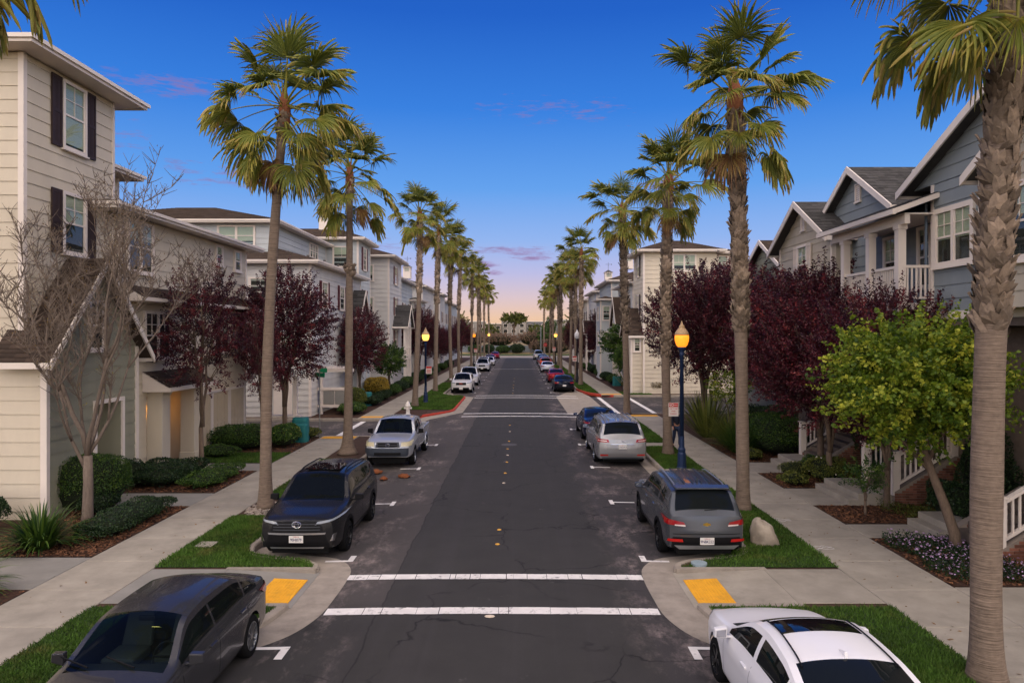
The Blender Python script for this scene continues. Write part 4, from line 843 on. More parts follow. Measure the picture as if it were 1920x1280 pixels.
def cupola(root, x, y, z, s=1.0, vane=True):
    m = MB(); m.box(x - .5 * s, x + .5 * s, y - .5 * s, y + .5 * s, z - .3, z + .55 * s); 
    for sx in (-1, 1):
        for sy in (-1, 1): m.box(x + sx * .42 * s - .07, x + sx * .42 * s + .07, y + sy * .42 * s - .07, y + sy * .42 * s + .07, z + .55 * s, z + 1.15 * s)
    m.box(x - .36 * s, x + .36 * s, y - .36 * s, y + .36 * s, z + .55 * s, z + 1.15 * s); m.box(x - .56 * s, x + .56 * s, y - .56 * s, y + .56 * s, z + 1.15 * s, z + 1.25 * s)
    cp = m.build('cupola', white_trim, root); m = MB(); a = .62 * s; m.add([(x - a, y - a, z + 1.25 * s), (x + a, y - a, z + 1.25 * s), (x + a, y + a, z + 1.25 * s), (x - a, y + a, z + 1.25 * s), (x, y, z + 1.65 * s)], [(0, 1, 4), (1, 2, 4), (2, 3, 4), (3, 0, 4), (3, 2, 1, 0)]); m.build('cupola_roof', grey_shingle, cp)
    m = MB(); fbox(m, 'ny', y - .36 * s, x - .28 * s, x + .28 * s, .005, .02, z + .62 * s, z + 1.08 * s); m.build('pane', win_glass, cp)
    if vane:
        m = MB(); zz = z + 1.6 * s; m.tube([(x, y, zz), (x, y, zz + 1.1 * s)], .02, 5); m.tube([(x - .4 * s, y, zz + .8 * s), (x + .4 * s, y, zz + .8 * s)], .02, 5); m.tube([(x, y - .4 * s, zz + .6 * s), (x, y + .4 * s, zz + .6 * s)], .018, 5); m.extr([(x + .4 * s, y, zz + .72 * s), (x + .55 * s, y, zz + .8 * s), (x + .4 * s, y, zz + .88 * s)], (0, .02, 0)); m.build('weather_vane', M('vane_metal', (70, 66, 64), .6, .1, 5), cp)
# ---------------------------------------------------------------- left: cream townhouse
t = thing('townhouse', 'cream four-storey townhouse with dark shutters filling the left edge', 'house', (-16, 24, 0))
block(t, -24, -13.0, 19.3, 23.6, 0, 12.75, cream, ['px', 'ny'], True, .37); hip_roof(t, -24, -13.0, 19.3, 23.6, 12.95, .35, .72, brown_shingle)
window(t, 'px', -13.0, 21.45, 11.6, .95, 1.85, 1, shutter_dark, True, .95, sw=.46); window(t, 'px', -13.0, 21.45, 8.4, .95, 1.65, 1, shutter_dark, True, .5, sw=.46)
block(t, -24, -14.2, 23.6, 26.0, 8.5, 10.8, cream, ['px'], False); hip_roof(t, -24, -14.2, 22.4, 26.0, 11.0, .3, .6, brown_shingle)
block(t, -24, -12.75, 23.62, 34.4, 3.35, 9.1, cream, ['px', 'ny'], True, .37); hip_roof(t, -24, -12.75, 23.0, 34.4, 9.3, .25, .6, brown_shingle)
block(t, -24, -12.75, 23.62, 25.2, 0, 3.34, cream, ['px'], True, .37, False); block(t, -24, -12.75, 28.4, 34.4, 0, 3.34, cream, ['px'], True, .37, False); block(t, -24, -14.0, 25.2, 28.4, 0, 3.34, cream, [], False, .37, False)
window(t, 'px', -12.75, 24.75, 8.1, 1.5, 1.6, 2, None, True, .35); window(t, 'px', -12.75, 31.25, 8.55, .55, .7, 1, None, False, .4); window(t, 'px', -12.75, 33.3, 8.5, .6, .8, 1, None, False, .4); window(t, 'px', -12.75, 25.95, 5.05, 1.75, 1.55, 2, None, True, .0); window(t, 'px', -12.75, 28.8, 4.6, .45, .6, 1, None, False, .0); window(t, 'px', -12.75, 31.5, 5.1, 1.5, 1.5, 2, None, True, .5)
# skirt roof and porch roof
for (ya, yb, zw, ze, run, nm) in [(23.7, 34.3, 6.75, 6.35, .65, 1), (24.9, 28.7, 3.75, 3.2, .95, 2)]:
    m = MB(); m.extr([(-12.72, ya, zw), (-12.75 + run, ya, ze), (-12.75 + run, ya, ze - .14), (-12.72, ya, ze - .14)], (0, yb - ya, 0)); rf = m.build('skirt_roof', white_trim, t); shingles(rf, (-12.75 + run, ya, ze + .01), (-12.75 + run, yb, ze + .01), (-12.72, yb, zw + .01), (-12.72, ya, zw + .01), brown_shingle, .15, .3, 7)
    m = MB(); m.box(-12.75 + run, -12.75 + run + .09, ya - .03, yb + .03, ze - .13, ze - .01); m.build('rain_gutter', white_trim, t)
for yy in (25.55, 28.05):
    m = MB(); m.box(-12.75, -12.2, yy - .3, yy + .3, .14, 3.06); m.box(-12.78, -12.16, yy - .34, yy + .34, .14, .5); m.box(-12.78, -12.16, yy - .34, yy + .34, 2.9, 3.05); o = m.build('porch_column', cream, t); bevel(o, .015)
m = MB(); fbox(m, 'px', -14.0, 26.3, 27.3, 0, .06, .15, 2.3); m.build('door', M('entry_door', (120, 104, 84), .5, .1, 4), t)
m = MB(); m.box(-13.9, -13.78, 27.55, 27.67, 1.9, 2.25); m.build('wall_lamp', M('warm_lamp', (255, 190, 90), .5, 0, emit=(255, 176, 84), estr=9), t)
for i, yy in enumerate((29.55, 31.35, 33.2)):
    m = MB(); fbox(m, 'px', -12.75, yy - .78, yy + .78, .02, .07, .15, 2.55)
    for k in range(4): fbox(m, 'px', -12.75, yy - .74 + k * .38, yy - .74 + k * .38 + .33, .07, .09, .25, 1.2); fbox(m, 'px', -12.75, yy - .74 + k * .38, yy - .74 + k * .38 + .33, .07, .09, 1.3, 2.45)
    d_ = m.build('garage_door', door_m, t); m = MB()
    for (b0, b1, z0, z1) in [(yy - .9, yy - .79, .15, 2.66), (yy + .79, yy + .9, .15, 2.66), (yy - .79, yy + .79, 2.56, 2.66)]: fbox(m, 'px', -12.75, b0, b1, .02, .1, z0, z1)
    m.build('door_trim', white_trim, d_)
for (x, y, z) in [(-14.5, 25, 9.7), (-15, 27.5, 9.8), (-15, 30, 9.8)]: vent_cap(t, x, y, z, .5)
# entry gable
block(t, -14.5, -12.15, 18.95, 19.1, 0, 4.72, cream, ['ny'], True, .37, False)
for (a0, a1, z0, z1) in [(19.1, 21.15, 0, 4.72), (22.5, 23.4, 0, 4.72), (21.15, 22.5, 3.0, 4.72)]:
    m = MB(); m.box(-13.6, -12.15, a0, a1, z0, z1); wl = m.build('entry_wall', sage, t); siding(wl, 'px', -12.15, a0, a1, z0, z1, sage, .37, True)
gable_wall(t, 'px', -12.15, 18.97, 23.38, 4.73, 7.2, sage, 1.0, True); gable_roof(t, 'px', -12.15, -13.4, 18.95, 23.4, 4.73, 7.25, .42, .38, brown_shingle, .15, .28)
m = MB(); m.box(-12.25, -12.08, 18.88, 19.02, 0, 4.7); m.build('corner_board', white_trim, t); m = MB(); m.box(-12.25, -12.08, 23.33, 23.47, 0, 4.7); m.build('corner_board', white_trim, t)
for (b0, b1, z0, z1) in [(21.02, 21.15, .14, 3.12), (22.5, 22.63, .14, 3.12), (21.15, 22.5, 3.0, 3.12)]:
    m = MB(); fbox(m, 'px', -12.15, b0, b1, .02, .08, z0, z1); m.build('opening_trim', white_trim, t)
m = MB(); fbox(m, 'px', -13.58, 21.16, 22.49, 0, .03, .1, 2.98); m.build('recess_wall', sage, t); window(t, 'px', -12.15, 21.15, 5.35, .62, 1.3, 1, None, True, .0)
# ---------------------------------------------------------------- left: pale townhouses beyond the alley
t = thing('townhouse', 'pale blue-grey townhouse with brown hip roofs and cupola beyond the alley', 'house', (-16, 50, 0))
block(t, -28, -12.0, 42.6, 56.0, 0, 9.35, pale_grey, ['px', 'ny'], False); hip_roof(t, -28, -12.0, 42.6, 56.0, 9.5, .3, .6, brown_shingle, .22, .45)
window(t, 'ny', 42.6, -15.0, 7.6, 1.2, 1.6, 1, None, True, .0); window(t, 'ny', 42.6, -13.2, 4.4, .9, 1.3, 1, None, True, .6); window(t, 'px', -12.0, 45.5, 7.6, 1.2, 1.5, 1, red_shutter, True, .4); window(t, 'px', -12.0, 50.0, 7.6, 1.2, 1.5, 1, red_shutter, True, .4)
block(t, -30, -15.0, 44.5, 57, 9.3, 12.05, pale_blue, ['px', 'ny'], False); hip_roof(t, -30, -15.0, 44.5, 57.0, 12.2, .28, .6, brown_shingle, .22, .45)
window(t, 'ny', 44.5, -17.2, 11.25, 2.2, 1.1, 2, None, False, .8, fine=False); window(t, 'px', -15.0, 53.5, 11.3, 1.9, .95, 3, None, True, .0, fine=False)
block(t, -28, -12.4, 57.0, 61.5, 0, 12.65, pale_blue, ['px', 'ny'], False); hip_roof(t, -24, -12.4, 57.0, 61.5, 12.8, .38, .6, brown_shingle, .22, .45); cupola(t, -15.6, 59.3, 13.9, .95, False)
window(t, 'ny', 57.0, -13.7, 11.3, 1.3, 1.5, 1, None, True, .4, fine=False); window(t, 'px', -12.4, 59.2, 11.3, 1.1, 1.7, 1, red_shutter, True, .3, fine=False); window(t, 'px', -12.4, 59.2, 7.8, 1.1, 1.7, 1, red_shutter, True, .3, fine=False)
gable_wall(t, 'px', -11.3, 52.2, 55.0, 6.6, 8.2, pale_grey, .4); gable_roof(t, 'px', -11.3, -12.4, 52.2, 55.0, 6.6, 8.3, .3, .25, grey_shingle, .2, .4); block(t, -12.2, -11.3, 52.2, 55.0, 0, 6.6, pale_blue, ['px', 'ny'], False); window(t, 'px', -11.3, 53.6, 5.2, .8, 1.3, 1, None, True, .0)
for (x, y) in [(-14, 44.5), (-13.4, 46.8), (-13.2, 50), (-13, 53)]: vent_cap(t, x, y, 9.85, .45)
m = MB(); fbox(m, 'ny', 42.6, -14.2, -13.1, .02, .08, .15, 2.4); m.build('door', white_trim, t); m = MB(); m.lathe([(.1, 0), (.1, .06), (.02, .08)], 12); o = m.build('wall_meter', plastic if 'plastic' in globals() else shutter_dark, t); o.location = (-12.6 + 16, 42.55 - 50, 1.6); o.rotation_euler = (R(90), 0, 0)
def far_house(side, xf, y0, y1, z, mat, roofm, label, tower=None, cup=None, porch=True, low=None, shut=red_shutter, back=14, wm=1.0):
    s = side; f = 'px' if s < 0 else 'nx'; xb = xf + s * back; t = thing('townhouse', label, 'house', (s * (xf + 3) if False else (xf + xb) / 2 * 1.0 if False else s * abs(xf + s * 3) * 1.0, (y0 + y1) / 2, 0)); xa, xc = sorted((s * abs(xf), s * (abs(xf) + back))); plane = xc if s < 0 else xa
    block(t, xa, xc, y0, y1, 0, z, mat, [f, 'ny'], False, .4); hip_roof(t, xa, xc, y0, y1, z + .18, .34, .6, roofm, .28, .6)
    sx = lambda d: s * (abs(xf) + d)
    for zz in [q for q in (4.6, 7.7, 10.6) if q < z - 1.0]:
        n = max(1, int((y1 - y0) / 3.6))
        for k in range(n): window(t, f, plane, y0 + (y1 - y0) * (k + .5) / n, zz, 1.1, 1.5, 1, shut, True, .4, fine=False)
        window(t, 'ny', y0, sx(2.2), zz, 1.5, 1.3, 2, None, True, .6, fine=False)
    if cup: cupola(t, sx(cup[0]), cup[1], cup[2], 1.0)
    if low:
        (d, ya, yb, zl, lm) = low; qa, qc = sorted((sx(-d), sx(.0))); block(t, qa, qc, ya, yb, 0, zl, lm, [f, 'ny'], False, .4); hip_roof(t, qa, qc, ya, yb, zl + .16, .3, .45, roofm, .28, .6); pl = qc if s < 0 else qa
        for zz in [q for q in (4.6, 7.4) if q < zl - .8]: window(t, f, pl, (ya + yb) / 2, zz, 1.2, 1.4, 1, None, True, .5, fine=False); window(t, 'ny', ya, (qa + qc) / 2, zz, .7, 1.4, 1, None, True, .3, fine=False)
    if porch:
        (ya, yb, d, ze, za) = porch; pl = sx(-d)
        gable_wall(t, f, pl, ya, yb, ze, za, mat, .3); gable_roof(t, f, pl, plane, ya, yb, ze, za + .05, .3, .25, grey_shingle if roofm is grey_shingle or s < 0 else brown_shingle, .25, .5)
        for yy in (ya + .12, (ya + yb) / 2, yb - .12):
            m = MB(); xx = sorted((pl, pl - (s * -.22) * -1)); m.box(min(pl, pl + s * .22), max(pl, pl + s * .22), yy - .11, yy + .11, .14, ze); m.build('porch_post', white_trim, t)
        m = MB(); m.box(*sorted((pl, plane)), ya, yb, ze - .25, ze - .02); m.build('porch_ceiling', white_trim, t); m = MB(); m.box(*sorted((pl + s * .03, pl + s * .09)), ya + .2, yb - .2, 3.0, 3.12); m.box(*sorted((pl + s * .03, pl + s * .09)), ya + .2, yb - .2, 3.75, 3.85); m.build('balcony_rail', white_trim, t)
        m = MB(); m.box(*sorted((pl, plane)), ya, yb, 2.7, 2.95); m.build('balcony_floor', white_trim, t)
    return t
far_house(-1, 11.2, 64, 70.5, 12.0, pale_grey, brown_shingle, 'tall pale grey townhouse with maroon shutters, second beyond the alley', porch=(66.0, 69.4, 1.2, 6.0, 7.7))
far_house(-1, 12.4, 73, 86, 10.9, pale_blue, grey_shingle, 'grey-green roofed townhouse with white cupola, third beyond the alley', cup=(3.2, 77.5, 12.6), porch=(79, 82.4, 1.4, 5.6, 7.0), low=(1.1, 84.0, 88.5, 9.0, pale_grey))
far_house(-1, 12.0, 92, 104, 11.2, pale_grey, grey_shingle, 'pale townhouse with weathervane cupola, fourth beyond the alley', cup=(2.4, 95, 12.8), porch=(96, 99.4, 1.3, 5.6, 7.0))
far_house(-1, 11.4, 107, 114, 11.0, pale_grey, brown_shingle, 'pale brown-roofed townhouse, fifth on the left beyond the alley', porch=False); far_house(-1, 12.0, 118, 144, 10.5, pale_blue, brown_shingle, 'last pale townhouse at the far left end of the street', porch=False)
# ---------------------------------------------------------------- right: blue-grey house
t = thing('house', 'blue-grey gabled house with a white-railed upper porch at the right edge', 'house', (15, 20, 0)); brick_core = M('brick_core', (118, 104, 94), .9, .2, 6)
mb = MB(); mb.box(13.1, 22, 9.5, 26.4, 0, 5.69); mb.box(12.2, 13.1, 9.9, 20.1, 5.3, 5.69); mb.build('lower_wall', brick_core, t)
block(t, 12.2, 22, 10.0, 20.1, 5.7, 9.3, blue_grey, ['nx'], True, .37); gable_wall(t, 'nx', 12.2, 10.0, 21.0, 9.31, 11.85, blue_grey, .6, True); gable_roof(t, 'nx', 12.2, 20, 10.0, 21.0, 9.31, 11.87, .25, .4, grey_shingle, .16, .3)
m = MB(); m.box(12.13, 12.2, 10, 20.1, 5.5, 5.72); m.build('belt_trim', white_trim, t); window(t, 'nx', 12.2, 19.05, 7.75, 1.5, 1.35, 2, None, True, .55, trim=.14)
block(t, 11.6, 12.2, 13.2, 17.1, 5.7, 8.95, beige, ['nx'], True, .37); gable_wall(t, 'nx', 11.6, 13.2, 17.1, 8.96, 10.1, beige, .4, True); gable_roof(t, 'nx', 11.6, 12.4, 13.2, 17.1, 8.96, 10.12, .25, .3, grey_shingle, .16, .3); window(t, 'nx', 11.6, 15.2, 7.6, 1.8, 1.5, 2, None, True, .4, trim=.14)
block(t, 12.95, 22, 20.1, 29.0, 5.7, 9.3, blue_grey, ['nx'], True, .37, False); gable_wall(t, 'nx', 12.95, 23.2, 29.0, 9.31, 11.1, blue_grey, .5, True); gable_roof(t, 'nx', 12.95, 20, 23.2, 29.0, 9.31, 11.13, .2, .38, grey_shingle, .16, .3)
window(t, 'nx', 12.95, 21.4, 7.45, 1.2, 1.7, 2, None, True, .1); window(t, 'nx', 12.95, 23.7, 7.5, .7, 1.5, 1, None, True, .5)
def louvre(root, face, plane, a, z, w, h):
    m = MB(); fbox(m, face, plane, a - w / 2 - .05, a - w / 2, .02, .08, z - h / 2, z + h / 2); fbox(m, face, plane, a + w / 2, a + w / 2 + .05, .02, .08, z - h / 2, z + h / 2); fbox(m, face, plane, a - w / 2 - .05, a + w / 2 + .05, .02, .08, z + h / 2, z + h / 2 + .05); fbox(m, face, plane, a - w / 2 - .08, a + w / 2 + .08, .02, .1, z - h / 2 - .06, z - h / 2); v = m.build('louvre_vent', white_trim, root)
    for k in range(8):
        zz = z - h / 2 + h * k / 8; m = MB(); m.add([fp(face, plane, a - w / 2, .06, zz), fp(face, plane, a + w / 2, .06, zz), fp(face, plane, a + w / 2, .03, zz + h / 8), fp(face, plane, a - w / 2, .03, zz + h / 8)], [(0, 1, 2, 3)]); m.build('slat', white_trim, v)
louvre(t, 'nx', 12.95, 26.0, 10.25, .3, .6)
# upper porch
m = MB(); m.box(11.25, 12.95, 20.12, 24.4, 5.75, 5.98); m.box(11.22, 11.25, 20.1, 24.42, 5.6, 6.0); m.build('porch_deck', white_trim, t)
m = MB(); m.extr([(10.95, 19.75, 8.45), (10.95, 19.75, 8.6), (13.0, 19.75, 9.35), (13.0, 19.75, 9.2)], (0, 4.95, 0)); rf = m.build('porch_roof', white_trim, t); shingles(rf, (10.95, 19.75, 8.61), (10.95, 24.7, 8.61), (13.0, 24.7, 9.36), (13.0, 19.75, 9.36), grey_shingle, .16, .3, 5)
m = MB(); m.box(10.85, 10.95, 19.7, 24.75, 8.43, 8.57); m.build('rain_gutter', white_trim, t); m = MB(); m.box(11.3, 11.45, 19.9, 24.5, 8.2, 8.45); m.build('porch_beam', white_trim, t); m = MB(); m.box(11.3, 12.95, 19.9, 24.5, 8.46, 8.5); m.build('porch_ceiling', white_trim, t)
for yy in (20.3, 22.0, 23.7):
    m = MB(); m.box(11.28, 11.5, yy - .11, yy + .11, 5.98, 8.2); m.box(11.24, 11.54, yy - .15, yy + .15, 5.98, 6.35); m.box(11.25, 11.53, yy - .14, yy + .14, 8.08, 8.2); m.build('porch_post', white_trim, t)
m = MB(); m.box(11.33, 11.43, 20.3, 23.7, 6.98, 7.06); rl = m.build('railing', white_trim, t); m = MB(); m.box(11.35, 11.41, 20.3, 23.7, 6.1, 6.16); m.build('bottom_rail', white_trim, rl); m = MB(); m.box(11.4, 12.9, 20.18, 20.26, 6.98, 7.06); r2 = m.build('railing', white_trim, t); m = MB(); m.box(11.4, 12.9, 20.19, 20.25, 6.1, 6.16); m.build('bottom_rail', white_trim, r2)
bm = MB(); bm.box(-.02, .02, -.02, .02, 0, .82); BMESH = bm.mesh('baluster', white_trim)
for k in range(26):
    o = link('baluster', BMESH, None, rl); o.location = Vector((11.38, 20.45 + k * .127, 6.16)) - off_of(rl)
for k in range(11):
    o = link('baluster', BMESH, None, r2); o.location = Vector((11.55 + k * .127, 20.22, 6.16)) - off_of(r2)
for (x, y, z) in [(14.2, 24.6, 10.3), (15.6, 25.2, 10.7)]:
    m = MB(); m.lathe([(.16, 0), (.13, .1), (.1, .42), (.06, .5)], 12, (x, y, z)); m.build('roof_vent', M('pale_vent', (188, 184, 180), .5, .05, 5, metal=.3), t)
m = MB(); m.tube([(12.1, 20.25, 8.8), (12.1, 20.25, 5.8)], .04, 8); m.build('downspout', M('downspout', (96, 108, 120), .6, .05, 4), t)
# beige gabled house
t = thing('house', 'beige gabled house with white shutters behind the purple plum trees on the right', 'house', (15, 30, 0))
mb = MB(); mb.box(13.1, 22, 26.42, 32.0, 0, 5.69); mb.build('lower_wall', brick_core, t); block(t, 12.2, 22, 26.5, 31.8, 5.7, 8.85, beige, ['nx', 'ny'], True, .37); gable_wall(t, 'nx', 12.2, 26.5, 31.8, 8.86, 10.4, beige, .5, True); gable_roof(t, 'nx', 12.2, 18, 26.5, 31.8, 8.86, 10.42, .4, .42, grey_shingle, .16, .3)
window(t, 'nx', 12.2, 29.2, 7.95, .85, 1.4, 1, white_shutter, True, .5, sw=.36); louvre(t, 'nx', 12.2, 29.15, 9.6, .3, .5); m = MB(); m.tube([(12.1, 26.45, 8.4), (12.15, 26.45, 8.2), (12.15, 26.45, 5.8)], .04, 8); m.build('downspout', white_trim, t)
# grey-green house behind
t = thing('house', 'grey-green house with brown roof and maroon shutters behind the second right palm', 'house', (18, 40, 0)); block(t, 14.3, 25, 36, 43.2, 0, 8.3, grey_green, ['nx', 'ny'], False); gable_wall(t, 'nx', 14.3, 36, 43.2, 8.31, 10.2, grey_green, .4); gable_roof(t, 'nx', 14.3, 25, 36, 43.2, 8.31, 10.22, .4, .4, brown_shingle, .2, .4); window(t, 'nx', 14.3, 39.5, 7.3, .9, 1.4, 1, red_shutter, True, .6); window(t, 'ny', 36, 16.2, 7.3, 1.0, 1.4, 1, red_shutter, True, .6)
m = MB(); m.extr([(14.25, 36.5, 6.4), (13.4, 36.5, 5.95), (13.4, 36.5, 5.85), (14.25, 36.5, 5.85)], (0, 6, 0)); m.build('skirt_roof', brown_shingle, t); window(t, 'nx', 14.3, 38.5, 4.9, 1.0, 1.4, 1, None, True, .3)
# cream townhouse across the side street and the ones behind it
t = thing('townhouse', 'cream townhouse with brown hip roof at the far corner of the side street', 'house', (14, 63, 0)); block(t, 10.9, 17, 59.2, 64, 0, 11.95, cream, ['nx', 'ny'], False); hip_roof(t, 10.9, 17, 59.2, 64, 12.1, .36, .6, brown_shingle, .22, .45); block(t, 16.9, 18.8, 60.2, 64, 0, 11.9, cream, ['ny'], False, corners=False); hip_roof(t, 16.0, 18.8, 60.2, 66, 12.05, .3, .5, brown_shingle, .22, .45)
window(t, 'ny', 59.2, 14.3, 11.05, 1.8, 1.25, 2, None, True, .7, fine=False); window(t, 'ny', 60.2, 17.8, 11.1, .8, 1.1, 1, None, True, .7, fine=False); window(t, 'ny', 59.2, 14.3, 7.8, 1.6, 1.3, 2, None, True, .5, fine=False)
for zz in (10.9, 7.6): window(t, 'nx', 10.9, 61.5, zz, 1.0, 1.6, 1, shutter_dark, True, .3, fine=False)
gable_wall(t, 'nx', 9.9, 59.4, 63.6, 5.2, 7.2, cream, .5); gable_roof(t, 'nx', 9.9, 11.0, 59.4, 63.6, 5.2, 7.25, .35, .3, brown_shingle, .2, .4); block(t, 9.9, 10.9, 59.4, 63.6, 0, 5.2, cream, ['nx', 'ny'], False); window(t, 'nx', 9.9, 61.5, 4.4, .8, 1.2, 1, None, True, .3, fine=False); window(t, 'ny', 59.4, 10.4, 4.2, .45, 1.0, 1, None, True, .3, fine=False)
t = thing('townhouse', 'cream wing with flat eaves joining the corner townhouse on the right', 'house', (20, 66, 0)); block(t, 18.9, 32, 62, 70, 0, 10.0, cream, ['ny'], False); hip_roof(t, 18.9, 32, 62, 70, 10.2, .3, .6, brown_shingle, .25, .5); window(t, 'ny', 62, 20.5, 8.9, 1.4, .9, 2, None, True, .4, fine=False)
far_house(1, 11.2, 66.5, 76, 9.8, pale_grey, brown_shingle, 'pale house with brown gable behind the corner townhouse on the right', porch=(68.0, 72.0, 1.2, 6.2, 8.6), shut=shutter_dark)
far_house(1, 10.8, 79, 90, 10.9, pale_blue, brown_shingle, 'pale blue townhouse with weathervane cupola on the right', cup=(2.6, 83.5, 13.0), low=(1.3, 78.2, 82, 8.8, pale_blue), porch=False, shut=shutter_dark)
far_house(1, 10.8, 94, 104, 10.6, pale_grey, brown_shingle, 'pale grey townhouse, second beyond the pale blue one on the right', cup=(2.2, 99, 12.4), porch=(96, 99, 1.2, 5.4, 6.8), shut=shutter_dark); far_house(1, 11.0, 108, 144, 10.2, cream, brown_shingle, 'last cream townhouse at the far right end of the street', porch=False, shut=shutter_dark)
# ================================================================== vehicles
car_glass = glass_mat('car_glass', (150, 166, 160), 0.3, 0.0, .02)
car_glass_dark = glass_mat('car_privacy_glass', (40, 46, 48), 0.7, 0.0, .02)
tyre_m = M('tyre', (22, 22, 23), .85, .1, 20, spec=.1); rim_m = M('alloy_rim', (150, 152, 156), .3, .05, 8, metal=.9); rim_dark = M('dark_rim', (44, 45, 48), .35, .05, 8, metal=.7)
plastic = M('black_plastic', (20, 20, 22), .55, .1, 12, spec=.12); plastic_grey = M('grey_plastic', (60, 63, 68), .55, .1, 12); chrome = M('chrome', (190, 190, 192), .18, .02, 4, metal=1.0); silver_trim = M('silver_trim', (150, 150, 152), .4, .03, 4, metal=.6)
head_m = M('headlight', (150, 156, 162), .08, .05, 20, spec=.8, coat=1.0); head_old = M('hazy_headlight', (196, 186, 150), .3, .1, 20, spec=.6); tail_m = M('tail_light', (140, 16, 20), .12, .05, 20, spec=.8, coat=1.0); tail_white = M('reverse_light', (206, 190, 186), .15, .02, 10, coat=1.0); amber = M('amber_light', (200, 96, 30), .2, .02, 10)
plate_m = M('plate_white', (214, 210, 204), .5, .03, 6); plate_ink = M('plate_ink', (34, 40, 82), .6, 0); inter_m = M('car_interior', (30, 31, 33), .85, .1, 8); seat_m = M('car_seat', (58, 60, 61), .85, .1, 8); under_m = M('car_underside', (14, 14, 15), .9, 0); red_ink = M('red_ink', (176, 50, 46), .6, 0)
gold_m = M('gold_badge', (196, 158, 62), .3, .02, 5, metal=.7)
def paint(name, rgb, metal=.55, rough=.26, coat=.45): return M('paint_' + name, rgb, rough, .02, 1.5, metal=metal, coat=coat, spec=.25)
def pchip(xs, ys, x):
    xs = np.asarray(xs, float); ys = np.asarray(ys, float); h = np.diff(xs); dl = np.diff(ys) / h; m = np.zeros(len(xs)); m[0] = dl[0]; m[-1] = dl[-1]
    for i in range(1, len(xs) - 1): m[i] = 0 if dl[i - 1] * dl[i] <= 0 else (h[i - 1] + h[i]) * 1.0 / ((h[i - 1]) / dl[i - 1] + h[i] / dl[i]) if False else (2 * dl[i - 1] * dl[i] / (dl[i - 1] + dl[i]) if dl[i - 1] * dl[i] > 0 else 0)
    i = np.clip(np.searchsorted(xs, x) - 1, 0, len(xs) - 2); t = (x - xs[i]) / h[i]
    return (2 * t ** 3 - 3 * t ** 2 + 1) * ys[i] + (t ** 3 - 2 * t ** 2 + t) * h[i] * m[i] + (-2 * t ** 3 + 3 * t ** 2) * ys[i + 1] + (t ** 3 - t ** 2) * h[i] * m[i + 1]
